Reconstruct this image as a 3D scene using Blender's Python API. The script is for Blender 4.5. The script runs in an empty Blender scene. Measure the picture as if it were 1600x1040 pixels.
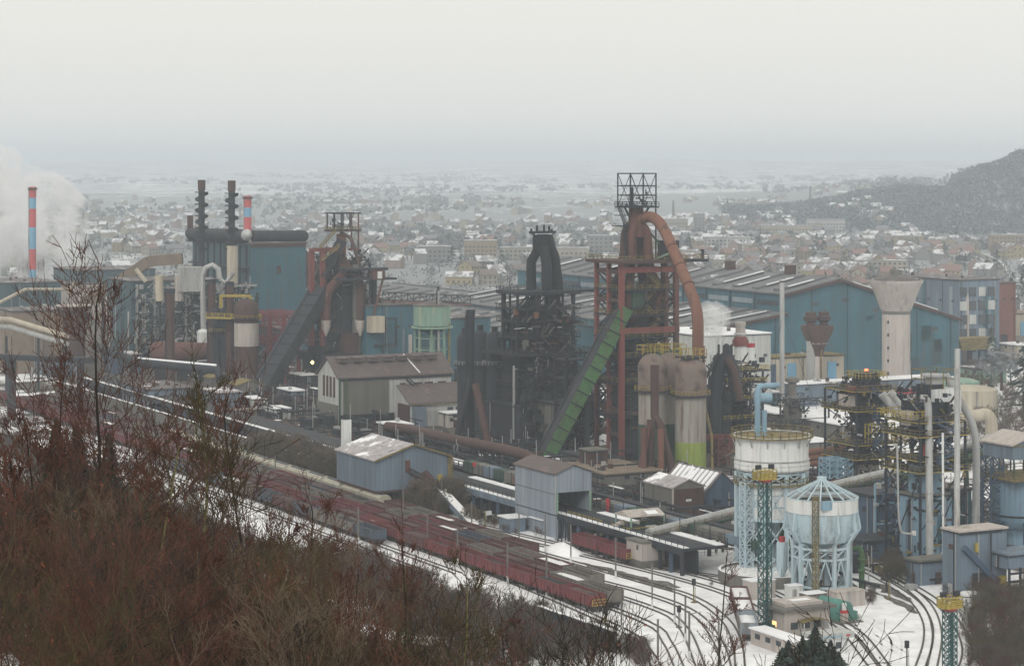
import bpy, math, random
from mathutils import Vector, noise as mnoise
R = random.Random(7)
SC = bpy.context.scene
COL = SC.collection
# ------------------------------------------------------------------ camera
FOC, EYE = 3600.0, 78.0            # focal length in pixels of a 1600 px wide frame, eye height in metres
cam_d = bpy.data.cameras.new('camera'); cam = bpy.data.objects.new('camera', cam_d); COL.objects.link(cam)
cam.location = (0, 0, EYE); cam.rotation_euler = (math.radians(90), 0, 0)
cam_d.sensor_width = 36; cam_d.lens = 36 * FOC / 1600; cam_d.shift_y = -270 / 1600
cam_d.clip_start = 0.5; cam_d.clip_end = 40000
SC.camera = cam
# ------------------------------------------------------------------ world: winter overcast
W = bpy.data.worlds.new('World'); SC.world = W; W.use_nodes = True
nt = W.node_tree; nt.nodes.clear()
wo = nt.nodes.new('ShaderNodeOutputWorld'); bg = nt.nodes.new('ShaderNodeBackground')
sky = nt.nodes.new('ShaderNodeTexSky'); sky.sky_type = 'NISHITA'; sky.sun_disc = False
sky.sun_elevation = math.radians(32); sky.sun_rotation = math.radians(200); sky.air_density = 1.0; sky.dust_density = 3
hs = nt.nodes.new('ShaderNodeHueSaturation'); hs.inputs['Saturation'].default_value = 0.15
mx = nt.nodes.new('ShaderNodeMix'); mx.data_type = 'RGBA'; mx.inputs['Factor'].default_value = 0.93
tc = nt.nodes.new('ShaderNodeTexCoord'); sp = nt.nodes.new('ShaderNodeSeparateXYZ'); cr = nt.nodes.new('ShaderNodeValToRGB')
nt.links.new(tc.outputs['Generated'], sp.inputs[0]); nt.links.new(sp.outputs['Z'], cr.inputs[0])
cr.color_ramp.elements[0].position = 0.0; cr.color_ramp.elements[0].color = (.74, .75, .73, 1)
cr.color_ramp.elements[1].position = 0.16; cr.color_ramp.elements[1].color = (.85, .815, .735, 1)
sc_ = nt.nodes.new('ShaderNodeVectorMath'); sc_.operation = 'SCALE'; sc_.inputs['Scale'].default_value = 9.2
nt.links.new(cr.outputs[0], sc_.inputs[0])
nt.links.new(sky.outputs[0], hs.inputs['Color']); nt.links.new(hs.outputs[0], mx.inputs['A']); nt.links.new(sc_.outputs[0], mx.inputs['B'])
nt.links.new(mx.outputs['Result'], bg.inputs['Color']); bg.inputs['Strength'].default_value = 0.1
nt.links.new(bg.outputs[0], wo.inputs['Surface'])
sun_d = bpy.data.lights.new('sun', 'SUN'); sun_d.energy = 1.0; sun_d.angle = math.radians(25); sun_d.color = (1, .97, .92)
sun = bpy.data.objects.new('sun', sun_d); COL.objects.link(sun)
sun.rotation_euler = (math.radians(58), 0, math.radians(-20))     # high and behind the camera's left shoulder, veiled
SC.view_settings.view_transform = 'Standard'; SC.view_settings.look = 'None'
SC.view_settings.exposure = 0.30; SC.view_settings.gamma = 1.0; SC.view_settings.use_curve_mapping = False
SC.render.engine = 'CYCLES'
SC.cycles.use_denoising = True; SC.cycles.volume_bounces = 3; SC.cycles.max_bounces = 5; SC.cycles.diffuse_bounces = 3
SC.cycles.transparent_max_bounces = 12; SC.cycles.volume_step_rate = 2.0; SC.cycles.volume_max_steps = 96
HAZE_DENSITY = 2.05e-4
# ------------------------------------------------------------------ plant axes: u runs along the yard towards the camera's right, v away to the right
AX, PX, ORG = (0.46, -0.888), (0.888, 0.46), (4.6, 476.0)
def uv(u, v, z=0.0): return Vector((ORG[0] + u*AX[0] + v*PX[0], ORG[1] + u*AX[1] + v*PX[1], z))
def touv(x, y): dx, dy = x-ORG[0], y-ORG[1]; return dx*AX[0]+dy*AX[1], dx*PX[0]+dy*PX[1]
def G(px, py, z=0.0):               # the point at height z seen at a photo position
    Y = FOC*(EYE-z)/(py-250.0); return Vector(((px-800.0)*Y/FOC, Y, z))
def P(px, py, Y): return Vector(((px-800.0)*Y/FOC, Y, EYE-(py-250.0)*Y/FOC))
A3, P3, Z3 = Vector((AX[0], AX[1], 0)), Vector((PX[0], PX[1], 0)), Vector((0, 0, 1))
ROT = math.atan2(AX[1], AX[0])
def sstep(a, b, x):
    t = min(1, max(0, (x-a)/(b-a))) if a != b else (1 if x > b else 0)
    return t*t*(3-2*t)
# ------------------------------------------------------------------ materials
MATS = {}
def mat(name, c1, c2=None, c3=None, snc=(.86, .87, .9), rough=.8, metal=0.0, sc=.25, streak=False, snow=0.0, lo=.35, hi=.68, emit=None, bump=0.0, wave=0.0, runs=0.0):
    m = bpy.data.materials.new(name); m.use_nodes = True; n = m.node_tree.nodes; l = m.node_tree.links
    b = n['Principled BSDF']; b.inputs['Roughness'].default_value = rough; b.inputs['Metallic'].default_value = metal
    if emit:
        b.inputs['Emission Color'].default_value = (*c1, 1); b.inputs['Emission Strength'].default_value = emit
    t = n.new('ShaderNodeTexCoord'); mp = n.new('ShaderNodeMapping'); l.new(t.outputs['Object'], mp.inputs[0])
    mp.inputs['Scale'].default_value = (sc, sc, sc*(.12 if streak else 1))
    nz = n.new('ShaderNodeTexNoise'); nz.inputs['Scale'].default_value = 1; nz.inputs['Detail'].default_value = 7; nz.inputs['Roughness'].default_value = .62
    l.new(mp.outputs[0], nz.inputs['Vector'])
    r = n.new('ShaderNodeValToRGB'); l.new(nz.outputs['Fac'], r.inputs[0]); e = r.color_ramp.elements
    c2 = c2 or tuple(x*.72 for x in c1)
    e[0].position = lo; e[1].position = hi; e[0].color = (*c1, 1); e[1].color = (*c2, 1)
    if c3: q = e.new((lo+hi)/2+.04); q.color = (*c3, 1)
    out = r.outputs[0]
    # a second, large blotch so that no two stretches of one thing look alike
    n2 = n.new('ShaderNodeTexNoise'); n2.inputs['Scale'].default_value = .045; n2.inputs['Detail'].default_value = 3
    l.new(t.outputs['Object'], n2.inputs['Vector'])
    mr = n.new('ShaderNodeMapRange'); mr.inputs['To Min'].default_value = .72; mr.inputs['To Max'].default_value = 1.28; l.new(n2.outputs['Fac'], mr.inputs['Value'])
    mul = n.new('ShaderNodeVectorMath'); mul.operation = 'SCALE'; l.new(out, mul.inputs[0]); l.new(mr.outputs[0], mul.inputs['Scale']); out = mul.outputs[0]
    if runs:                                    # rust runs and grime streaks down the face
        m4 = n.new('ShaderNodeMapping'); m4.inputs['Scale'].default_value = (1.1, 1.1, .07); l.new(t.outputs['Object'], m4.inputs[0]); n4 = n.new('ShaderNodeTexNoise'); n4.inputs['Scale'].default_value = 1; n4.inputs['Detail'].default_value = 5; n4.inputs['Roughness'].default_value = .7; l.new(m4.outputs[0], n4.inputs['Vector'])
        r4 = n.new('ShaderNodeMapRange'); r4.inputs['From Min'].default_value = .50; r4.inputs['From Max'].default_value = .72; r4.inputs['To Max'].default_value = runs; l.new(n4.outputs['Fac'], r4.inputs['Value'])
        m5 = n.new('ShaderNodeMix'); m5.data_type = 'RGBA'; l.new(r4.outputs[0], m5.inputs['Factor']); l.new(out, m5.inputs['A']); m5.inputs['B'].default_value = (.085, .055, .042, 1); out = m5.outputs['Result']
    if wave:                                    # trapezoid sheet cladding: ribs of real relief are below a pixel, their joints are not
        wv = n.new('ShaderNodeTexWave'); wv.bands_direction = 'DIAGONAL'; wv.inputs['Scale'].default_value = wave
        wv.inputs['Distortion'].default_value = 0; mp2 = n.new('ShaderNodeMapping'); mp2.inputs['Scale'].default_value = (1, 1, 0); l.new(t.outputs['Object'], mp2.inputs[0]); l.new(mp2.outputs[0], wv.inputs['Vector'])
        m3 = n.new('ShaderNodeMapRange'); m3.inputs['To Min'].default_value = .93; m3.inputs['To Max'].default_value = 1.05; l.new(wv.outputs['Fac'], m3.inputs['Value'])
        mu = n.new('ShaderNodeVectorMath'); mu.operation = 'SCALE'; l.new(out, mu.inputs[0]); l.new(m3.outputs[0], mu.inputs['Scale']); out = mu.outputs[0]
    if snow:
        g = n.new('ShaderNodeNewGeometry'); s = n.new('ShaderNodeSeparateXYZ'); l.new(g.outputs['True Normal'], s.inputs[0])
        up = n.new('ShaderNodeMapRange'); up.inputs['From Min'].default_value = .45; up.inputs['From Max'].default_value = .6; l.new(s.outputs['Z'], up.inputs['Value'])
        n3 = n.new('ShaderNodeTexNoise'); n3.inputs['Scale'].default_value = .16; n3.inputs['Detail'].default_value = 6; n3.inputs['Roughness'].default_value = .7
        l.new(t.outputs['Object'], n3.inputs['Vector'])
        th = n.new('ShaderNodeMapRange'); th.inputs['From Min'].default_value = .74-.5*snow; th.inputs['From Max'].default_value = .78-.5*snow; l.new(n3.outputs['Fac'], th.inputs['Value'])
        mm = n.new('ShaderNodeMath'); mm.operation = 'MULTIPLY'; l.new(up.outputs[0], mm.inputs[0]); l.new(th.outputs[0], mm.inputs[1])
        mc = n.new('ShaderNodeMix'); mc.data_type = 'RGBA'; l.new(mm.outputs[0], mc.inputs['Factor']); l.new(out, mc.inputs['A']); mc.inputs['B'].default_value = (*snc, 1); out = mc.outputs['Result']
    l.new(out, b.inputs['Base Color'])
    if bump:
        bp = n.new('ShaderNodeBump'); bp.inputs['Strength'].default_value = bump; l.new(nz.outputs['Fac'], bp.inputs['Height']); l.new(bp.outputs[0], b.inputs['Normal'])
    MATS[name] = m; return m
class M: pass
M.soot = mat('sooty_steel', (.006,.008,.013), (.022,.02,.022), (.010,.013,.02), sc=.5, streak=True)
M.soot2 = mat('dark_stained_steel', (.014,.018,.026), (.04,.034,.032), (.02,.025,.034), sc=.4, streak=True)
M.rust = mat('rust', (.085,.036,.028), (.035,.024,.023), (.12,.05,.038), sc=.5, streak=True)
M.rustd = mat('dark_rust', (.05,.027,.023), (.02,.017,.019), (.075,.037,.03), sc=.5, streak=True)
M.rusto = mat('orange_rust', (.15,.065,.042), (.065,.033,.028), (.19,.09,.06), sc=.5, streak=True)
M.redpaint = mat('faded_red_paint', (.15,.038,.035), (.05,.025,.025), (.19,.055,.045), sc=.5, streak=True)
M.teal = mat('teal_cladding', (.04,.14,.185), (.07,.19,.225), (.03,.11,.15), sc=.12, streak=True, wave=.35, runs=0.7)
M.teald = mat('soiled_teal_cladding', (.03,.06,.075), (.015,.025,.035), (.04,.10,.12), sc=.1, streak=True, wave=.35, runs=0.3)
M.blueg = mat('blue_grey_cladding', (.16,.22,.29), (.21,.27,.34), (.12,.165,.21), sc=.2, streak=True, wave=.5, runs=0.5)
M.blueg2 = mat('faded_blue_cladding', (.22,.27,.31), (.15,.16,.17), (.26,.31,.35), sc=.3, streak=True, wave=.5, runs=0.6)
M.blue = mat('pale_blue_paint', (.20,.33,.44), (.13,.20,.27), (.24,.38,.48), sc=.4, streak=True, runs=0.45)
M.bluer = mat('blue_paint_with_rust', (.17,.28,.38), (.12,.09,.07), (.21,.32,.41), sc=.5, streak=True, lo=.4, hi=.8, runs=0.7)
M.blued = mat('dark_blue_paint', (.035,.06,.10), (.02,.03,.05), (.06,.10,.16), sc=.3, streak=True)
M.lblue = mat('light_blue_steel', (.42,.54,.60), (.30,.36,.38), (.48,.60,.66), sc=.6, streak=True, runs=0.45)
M.white = mat('stained_white_paint', (.66,.68,.68), (.42,.40,.35), (.72,.73,.72), sc=.3, streak=True, lo=.45, hi=.85, runs=0.5)
M.whitec = mat('white_cladding', (.50,.52,.52), (.36,.36,.34), sc=.1, streak=True, wave=.4, runs=0.45)
M.cream = mat('cream_paint', (.50,.46,.37), (.38,.33,.26), sc=.3, streak=True, runs=0.4)
M.conc = mat('weathered_concrete', (.42,.38,.35), (.29,.26,.24), (.46,.42,.39), sc=.22, streak=True, runs=0.45)
M.concd = mat('dark_concrete', (.115,.11,.105), (.055,.053,.052), (.15,.145,.13), sc=.35, streak=True)
M.grey = mat('galvanised_steel', (.36,.37,.37), (.25,.23,.21), (.42,.43,.43), sc=.4, streak=True, rough=.6, metal=.2, runs=0.45)
M.stove = mat('rust_streaked_stove_shell', (.36,.35,.32), (.11,.065,.05), (.29,.26,.23), sc=.55, streak=True, lo=.42, hi=.72, runs=0.6)
M.dome = mat('rusty_dome', (.15,.14,.135), (.06,.045,.04), (.19,.14,.12), sc=.22, lo=.3, hi=.7)
M.lime = mat('lime_green_paint', (.25,.32,.06), (.19,.24,.06), (.28,.36,.08), sc=.5, streak=True, runs=0.4)
M.dgreen = mat('dark_green_paint', (.03,.075,.05), (.02,.045,.035), sc=.5, streak=True)
M.pale = mat('pale_grey_sheet', (.27,.315,.375), (.33,.37,.42), (.22,.26,.31), sc=.2, streak=True, wave=.5, runs=.35)
M.green = mat('worn_green_paint', (.035,.10,.038), (.028,.05,.03), (.06,.16,.05), sc=.6, runs=.75)
M.mint = mat('mint_paint', (.24,.38,.28), (.33,.38,.27), (.20,.33,.27), sc=.4, streak=True, runs=0.5)
M.tgreen = mat('teal_green_paint', (.08,.25,.21), (.06,.17,.15), sc=.4, runs=0.35)
M.mastg = mat('dark_teal_lattice_paint', (.02,.10,.10), (.02,.06,.06), sc=.5)
M.yellow = mat('yellow_paint', (.33,.25,.04), (.13,.10,.04), (.40,.31,.06), sc=.8)
M.pinkred = mat('pinkish_red_paint', (.26,.05,.06), (.14,.04,.045), sc=.8)
M.yell2 = mat('dull_yellow_paint', (.24,.185,.055), (.10,.08,.04), sc=.8)
M.roofb = mat('brown_sheet_roof', (.12,.098,.095), (.165,.13,.12), (.10,.08,.08), sc=.3, wave=.35, snow=.12)
M.roofh = mat('hall_roof_with_thin_snow', (.15,.155,.165), (.21,.21,.22), (.13,.135,.145), sc=.2, wave=.3, snow=.24)
M.roofs = mat('snow_dusted_roof', (.24,.23,.23), (.15,.13,.13), (.42,.40,.42), sc=.5, snow=.42)
M.roofd = mat('dark_roof', (.09,.085,.09), (.14,.12,.12), sc=.3, snow=.3)
M.roofw = mat('brown_dirt_roof', (.22,.17,.12), (.15,.12,.10), sc=.3)
M.snowy = mat('snow_cover', (.86,.87,.9), (.78,.8,.84), sc=.6, rough=.6, bump=.3)
M.snowd = mat('thin_dirty_snow', (.70,.71,.73), (.30,.28,.27), (.78,.79,.8), sc=.8, bump=.3)
M.win = mat('dark_glazing', (.035,.045,.055), (.07,.08,.09), rough=.25)
M.dark = mat('near_black_finish', (.012,.013,.015), (.02,.02,.022))  # near-black shared by tank water, floodlights, signal heads and car wheels
M.brick = mat('red_brick', (.22,.085,.06), (.16,.07,.055), sc=.6)
M.dirt = mat('dark_yard_dirt', (.05,.042,.036), (.09,.08,.07), sc=.4, bump=.4)
M.coal = mat('heaped_ore', (.012,.011,.012), (.035,.028,.028), (.02,.016,.017), sc=1.5, bump=.6, rough=.95)
M.ballast = mat('dark_ballast', (.20,.19,.18), (.10,.095,.09), sc=2)
M.ballast2 = mat('bared_ballast', (.10,.09,.085), (.30,.29,.29), (.07,.065,.06), sc=1.2, lo=.4, hi=.62)
M.rail = mat('rail_steel', (.07,.055,.05), (.05,.04,.04), sc=2, rough=.5, metal=.3)
M.wagr = mat('wagon_red', (.125,.026,.030), (.04,.02,.022), (.17,.038,.04), sc=.9, streak=True, runs=0.35)
M.wagb = mat('wagon_brown', (.075,.035,.035), (.035,.025,.025), (.11,.045,.042), sc=.9, streak=True)
M.wagg = mat('wagon_grey', (.13,.12,.11), (.05,.045,.04), (.19,.175,.155), sc=.9, streak=True, runs=0.3)
M.wagc = mat('wagon_cream', (.36,.34,.27), (.20,.17,.14), (.42,.40,.33), sc=.9, streak=True)
M.wagblue = mat('wagon_blue_grey', (.07,.10,.14), (.05,.05,.06), sc=.9, streak=True)
M.wheel = mat('wagon_running_gear', (.03,.026,.025), (.05,.04,.035))
M.lampo = mat('lit_orange_lamp', (1, .55, .12), emit=12)
M.lampr = mat('lit_red_lamp', (1, .12, .04), emit=5)
M.chr = mat('chimney_red', (.55,.10,.10), (.45,.09,.09), sc=.3); M.chb = mat('chimney_blue', (.18,.40,.58), (.16,.34,.5), sc=.3)
M.red = mat('bright_red_paint', (.45,.03,.04), (.33,.03,.04), sc=.5); M.bark = mat('dark_bark', (.022,.017,.013), (.06,.05,.025), (.018,.014,.011), sc=3)
M.twig = mat('reddish_twigs', (.04,.019,.014), (.012,.008,.007), (.11,.045,.028), sc=1.2)
M.twig3 = mat('pale_brown_twigs', (.11,.08,.055), (.045,.035,.026), (.15,.11,.075), sc=1.5)
M.twig3d = mat('grey_brown_twigs', (.075,.062,.052), (.04,.034,.03), (.10,.085,.07), sc=1.0)
M.twig4 = mat('orange_brown_twigs', (.10,.038,.022), (.04,.02,.014), (.13,.055,.03), sc=1.5)
M.twig2 = mat('olive_twigs', (.038,.030,.013), (.018,.014,.010), (.075,.06,.02), sc=1.2)
M.lichen = mat('lichened_bark', (.12,.115,.05), (.05,.04,.03), (.18,.165,.07), sc=5)
M.bud = mat('russet_dead_leaf', (.20,.055,.03), (.12,.035,.025), sc=2)
M.ftree = mat('haze_paled_bare_tree', (.12,.13,.14), (.18,.19,.20), sc=.3); M.hillt = mat('haze_paled_hill_tree', (.105,.13,.15), (.14,.165,.185), sc=.02)  # far tree and hill wood colours lightened bluish, distance haze painted in
M.fir = mat('fir_needles', (.018,.04,.03), (.03,.055,.038), sc=.8)
# ------------------------------------------------------------------ mesh builder
PENDING = []
class MB:
    def __init__(s, name, mats, parent=None, org=Vector((0,0,0)), smooth=False):
        s.name, s.mats, s.parent, s.org, s.smooth = name, (mats if isinstance(mats, (list, tuple)) else [mats]), parent, Vector(org), smooth
        s.v, s.f, s.mi, s.m, s.props, s.ob = [], [], [], 0, {}, None
        PENDING.append(s)
    def add(s, vs, fs):
        k = len(s.v); s.v += [tuple(v) for v in vs]
        for f in fs: s.f.append([i+k for i in f]); s.mi.append(s.m)
        return s
    def frame_box(s, c, ex, ey, ez):            # c = centre of the bottom face, e* = full edge vectors
        c = Vector(c); ex, ey, ez = Vector(ex), Vector(ey), Vector(ez)
        q = [c-ex/2-ey/2, c+ex/2-ey/2, c+ex/2+ey/2, c-ex/2+ey/2]
        return s.add(q+[x+ez for x in q], [(3,2,1,0), (4,5,6,7), (0,1,5,4), (1,2,6,5), (2,3,7,6), (3,0,4,7)])
    def box(s, c, lu, lv, h, rot=None):          # aligned with the plant unless rot (radians) is given
        r = ROT if rot is None else rot; e = Vector((math.cos(r), math.sin(r), 0)); w = Vector((-e.y, e.x, 0))
        return s.frame_box(c, e*lu, w*lv, Vector((0, 0, h)))
    def beam(s, a, b, w=.3, h=None):
        a, b = Vector(a), Vector(b); d = b-a
        if d.length < 1e-6: return s
        d.normalize(); side = d.cross(Z3)
        if side.length < .05: side = P3.copy()
        side.normalize(); up = side.cross(d).normalized(); h = h or w
        o = [(-w/2, -h/2), (w/2, -h/2), (w/2, h/2), (-w/2, h/2)]
        return s.add([e+side*x+up*y for e in (a, b) for x, y in o], [(0,1,5,4), (1,2,6,5), (2,3,7,6), (3,0,4,7), (3,2,1,0), (4,5,6,7)])
    def tube(s, pts, r, n=8, cap=True):
        pts = [Vector(p) for p in pts]; k = len(pts); rr = r if isinstance(r, (list, tuple)) else [r]*k
        vs, fs, up = [], [], None
        for i, p in enumerate(pts):
            d = ((pts[min(i+1, k-1)]-p).normalized()+(p-pts[max(i-1, 0)]).normalized()).normalized()
            if up is None: up = d.cross(Vector((.3, .2, 1)) if abs(d.z) < .9 else Vector((1, .2, 0))).normalized()
            else: up = (up-d*up.dot(d)).normalized()
            w = d.cross(up)
            vs += [p+(up*math.cos(2*math.pi*j/n)+w*math.sin(2*math.pi*j/n))*rr[i] for j in range(n)]
        for i in range(k-1):
            for j in range(n): fs.append((i*n+j, i*n+(j+1)%n, (i+1)*n+(j+1)%n, (i+1)*n+j))
        if cap: fs += [tuple(range(n))[::-1], tuple((k-1)*n+j for j in range(n))]
        return s.add(vs, fs)
    def lathe(s, c, prof, n=20, cap=True):       # prof = [(radius, z)...] above c
        c = Vector(c); k = len(prof)
        vs = [c+Vector((r*math.cos(2*math.pi*j/n), r*math.sin(2*math.pi*j/n), z)) for r, z in prof for j in range(n)]
        fs = [(i*n+j, i*n+(j+1)%n, (i+1)*n+(j+1)%n, (i+1)*n+j) for i in range(k-1) for j in range(n)]
        if cap: fs += [tuple(range(n))[::-1], tuple((k-1)*n+j for j in range(n))]
        return s.add(vs, fs)
    def rail(s, pts, h=1.1, w=.09, closed=False, step=2.2):
        pts = [Vector(p) for p in pts]; seg = list(zip(pts, pts[1:]+([pts[0]] if closed else [])))
        for a, b in (seg if closed else seg[:len(pts)-1]):
            L = (b-a).length; k = max(1, round(L/step))
            s.beam(a+Z3*h, b+Z3*h, w); s.beam(a+Z3*h*.5, b+Z3*h*.5, w*.8)
            for i in range(k+1): q = a.lerp(b, i/k); s.beam(q, q+Z3*h, w)
        return s
    def lattice(s, a, b, w, n=6, t=.12, side=None, w2=None):     # four-chord lattice boom or mast from a to b
        a, b = Vector(a), Vector(b); d = (b-a).normalized(); e = side or (P3 if abs(d.z) > .8 else d.cross(Z3)).normalized(); g = d.cross(e).normalized(); w2 = w if w2 is None else w2
        def cr(i): q = a.lerp(b, i/n); ww = w+(w2-w)*i/n; return [q+(e*x+g*y)*ww/2 for x, y in ((-1,-1), (1,-1), (1,1), (-1,1))]
        for i in range(n):
            c0, c1 = cr(i), cr(i+1)
            for j in range(4):
                s.beam(c0[j], c1[j], t); s.beam(c0[j], c1[(j+1)%4], t*.7); s.beam(c1[j], c1[(j+1)%4], t*.7)
                if t > .12: s.beam(c0[(j+1)%4], c1[j], t*.7)
        return s
    def truss(s, a, b, h, n, t=.15):             # flat Warren truss of height h
        a, b = Vector(a), Vector(b); s.beam(a, b, t); s.beam(a+Z3*h, b+Z3*h, t)
        for i in range(n):
            p0, p1 = a.lerp(b, i/n), a.lerp(b, (i+1)/n); s.beam(p0, p1+Z3*h, t*.7) if i%2 else s.beam(p0+Z3*h, p1, t*.7); s.beam(p0, p0+Z3*h, t*.7)
        s.beam(b, b+Z3*h, t*.7); return s
    def stair(s, a, b, w=1.0, t=.1):
        a, b = Vector(a), Vector(b); side = (b-a).cross(Z3).normalized()*w/2; k = max(3, int(abs(b.z-a.z)/.4))
        for q in (side, -side): s.beam(a+q, b+q, t, t*2); s.beam(a+q+Z3, b+q+Z3, t); s.beam(a+q, a+q+Z3, t); s.beam(b+q, b+q+Z3, t)
        for i in range(k+1): m = a.lerp(b, i/k); s.frame_box(m, side*2, (b-a).normalized()*.25, Z3*.05)
        return s
    def spots(s, cen, ru, rv, rz, n, size, kinds='beam'):        # fine clutter inside a block
        for _ in range(n):
            q = Vector(cen)+A3*R.uniform(-ru, ru)+P3*R.uniform(-rv, rv)+Z3*R.uniform(0, rz); L = R.uniform(.4, 1)*size
            d = R.choice((A3, P3, Z3, A3, P3, (A3+Z3).normalized(), (P3+Z3).normalized(), (P3-Z3).normalized()))
            if R.random() < .75: s.beam(q, q+d*L, R.uniform(.12, .4))
            else: s.box(q, L*.3, L*.3, L*R.uniform(.15, .5))
        return s
    def build(s):
        if not s.v: return None
        me = bpy.data.meshes.new(s.name); o = s.org
        me.from_pydata([(x-o.x, y-o.y, z-o.z) for x, y, z in s.v], [], s.f)
        for m in s.mats: me.materials.append(m)
        if len(s.mats) > 1: me.polygons.foreach_set('material_index', s.mi)
        if s.smooth: me.polygons.foreach_set('use_smooth', [True]*len(s.f)); me.set_sharp_from_angle(angle=math.radians(40))
        ob = bpy.data.objects.new(s.name, me); COL.objects.link(ob); s.ob = ob
        for k, v in s.props.items(): ob[k] = v
        par = s.parent
        if isinstance(par, MB): par = par.ob
        if par is not None: ob.parent = par
        else: ob.location = o
        return ob
class Thing:
    def __init__(s, name, label, cat, loc, group=None):
        s.o = bpy.data.objects.new(name, None); COL.objects.link(s.o); s.org = Vector(loc); s.o.location = s.org; s.o.empty_display_size = .5
        s.o['label'] = label; s.o['category'] = cat
        if group: s.o['group'] = group
    def p(s, name, mats, parent=None, smooth=False, label=None, kind=None):
        b = MB(name, mats, parent or s.o, s.org, smooth)
        if label: b.props['label'] = label
        if kind: b.props['kind'] = kind
        return b
def solo(name, label, cat, loc, mats, group=None, smooth=False, kind=None):
    b = MB(name, mats, None, loc, smooth)
    if kind: b.props['kind'] = kind
    if label: b.props['label'] = label
    if cat: b.props['category'] = cat
    if group: b.props['group'] = group
    return b
def struct(name, mats, loc=(0,0,0), smooth=False): return solo(name, None, None, loc, mats, None, smooth, 'structure')
def gable_house(t, c, lu, lv, ze, zr, wall, roof, ridge='u', over=.4, th=.3, z0=0, rname='roof', wname='wall'):
    """walls and a pitched roof; c = centre of the footprint"""
    c = Vector(c); c.z = 0; eu, ev = (A3*lu/2, P3*lv/2) if ridge == 'u' else (P3*lv/2, A3*lu/2)
    w = t.p(wname, wall); q = [c-eu-ev, c+eu-ev, c+eu+ev, c-eu+ev]
    vs = [x+Z3*z0 for x in q]+[x+Z3*ze for x in q]+[c-eu+Z3*zr, c+eu+Z3*zr]
    w.add(vs, [(0,1,5,4), (1,2,6,9,5), (2,3,7,6), (3,0,4,8,7), (3,2,1,0)])
    r = t.p(rname, roof); L, S = eu.normalized(), ev.normalized(); hl = eu.length+over; hs = ev.length; sl = (zr-ze)/hs
    for sg in (1, -1):
        a0, a1 = c-L*hl+Z3*(zr+.05), c+L*hl+Z3*(zr+.05); b0, b1 = [x+S*sg*(hs+over)-Z3*sl*(hs+over) for x in (a0, a1)]
        r.add([a0, a1, b1, b0, a0+Z3*th, a1+Z3*th, b1+Z3*th, b0+Z3*th], [(0,1,2,3), (7,6,5,4), (0,4,5,1), (1,5,6,2), (2,6,7,3), (3,7,4,0)])
    return w, r
def circ(c, r, z, n=20, a0=0, a1=2*math.pi): return [Vector((c[0]+r*math.cos(a0+(a1-a0)*i/n), c[1]+r*math.sin(a0+(a1-a0)*i/n), z)) for i in range(n+(0 if a1-a0 > 6.28 else 1))]
def ring_platform(t, c, r0, r1, z, deck, rail, n=20):
    d = t.p('platform', deck); d.lathe((c[0], c[1], z), [(r0, 0), (r1, 0), (r1, .3), (r0, .3)], n, cap=False)
    q = t.p('handrail', rail); q.rail(circ(c, r1-.1, z+.3, n), closed=True, step=3)
# ================================================================== terrain
def ridge_h(x):
    T = [(-9e9,0), (150,0), (230,2), (300,6), (350,9), (400,16), (440,26), (490,33), (540,30), (565,50), (600,62), (644,80), (700,92), (900,108), (9e9,110)]
    for (a, ha), (b, hb) in zip(T, T[1:]):
        if x <= b: return ha+(hb-ha)*sstep(a, b, x) if a > -1e9 else 0
    return 110
def terrain(x, y):
    u, v = touv(x, y); z = 0.0
    if y > 2000:
        k = x*2900/max(y, 1); z += ridge_h(k)*sstep(2250, 2900, y)*(1-sstep(5000, 7000, y))
        z += 6*(mnoise.noise(Vector((x*.004, y*.003, 3)))+.3)*sstep(2300, 3200, y)
    if y > 6500: z += (62+30*mnoise.noise(Vector((x*.0006, y*.0003, 8)))+12*mnoise.noise(Vector((x*.003, .5, 8))))*sstep(6500, 13500, y)
    d = -(v+60)
    if d > 0 and y < 1500:
        e = min(d, 210)/163.0; h = 76*e**1.35 if e < 1 else 76+6*(e-1)
        z += h*(1-sstep(750, 1500, y)*.6)+(mnoise.noise(Vector((x*.05, y*.05, 0)))*1.2*min(1, d/20) if d > 0 else 0)
    r2 = (x-142)**2/(1400.)+(y-372)**2/(1800.)
    return z
def cover(x, y):
    u, v = touv(x, y); v += 2.5*mnoise.noise(Vector((x*.06, y*.06, 5))); u += 9*mnoise.noise(Vector((x*.04, y*.04, 9)))
    yard = .93+.10*mnoise.noise(Vector((u*.025, v*.35, 3)))-.30*sstep(.12, .5, mnoise.noise(Vector((u*.045, v*.22, 7))))-.2*sstep(-80, -130, u)-.2*sstep(-180, -260, u)
    c = .48+(yard-.48)*sstep(-58, -54, v)
    plant = .12+(.93-.12)*sstep(5, 22, u)*(1-sstep(58, 66, v))
    c += (plant-c)*sstep(13, 18, v); c += (.8-c)*sstep(95, 120, u)*sstep(58, 66, v)
    c += (.66*sstep(-280, -250, u)+.2*(1-sstep(-280, -250, u))-c)*sstep(106, 116, v)
    c += (.36-c)*sstep(980, 1100, y)
    if y > 2000: c += (.06-c)*min(1, ridge_h(x*2900/y)/6)*(1-sstep(4500, 5500, y))
    return c+(.5-c)*sstep(4500, 5500, y)
rows = [-60+6*i for i in range(70)]+[360+5*i for i in range(140)]
y = rows[-1]
while y < 15500: y *= 1.022; rows.append(y)
vs, cols = [], 150
for y in rows:
    hw = max(140, abs(y)*.5+60)
    for j in range(cols+1):
        x = -hw+2*hw*j/cols; vs.append((x, y, terrain(x, y)))
g = struct('ground', None); g.mats = []
g.v = vs; g.smooth = True
for i in range(len(rows)-1):
    for j in range(cols): k = i*(cols+1)+j; g.f.append((k, k+1, k+cols+2, k+cols+1)); g.mi.append(0)
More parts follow.
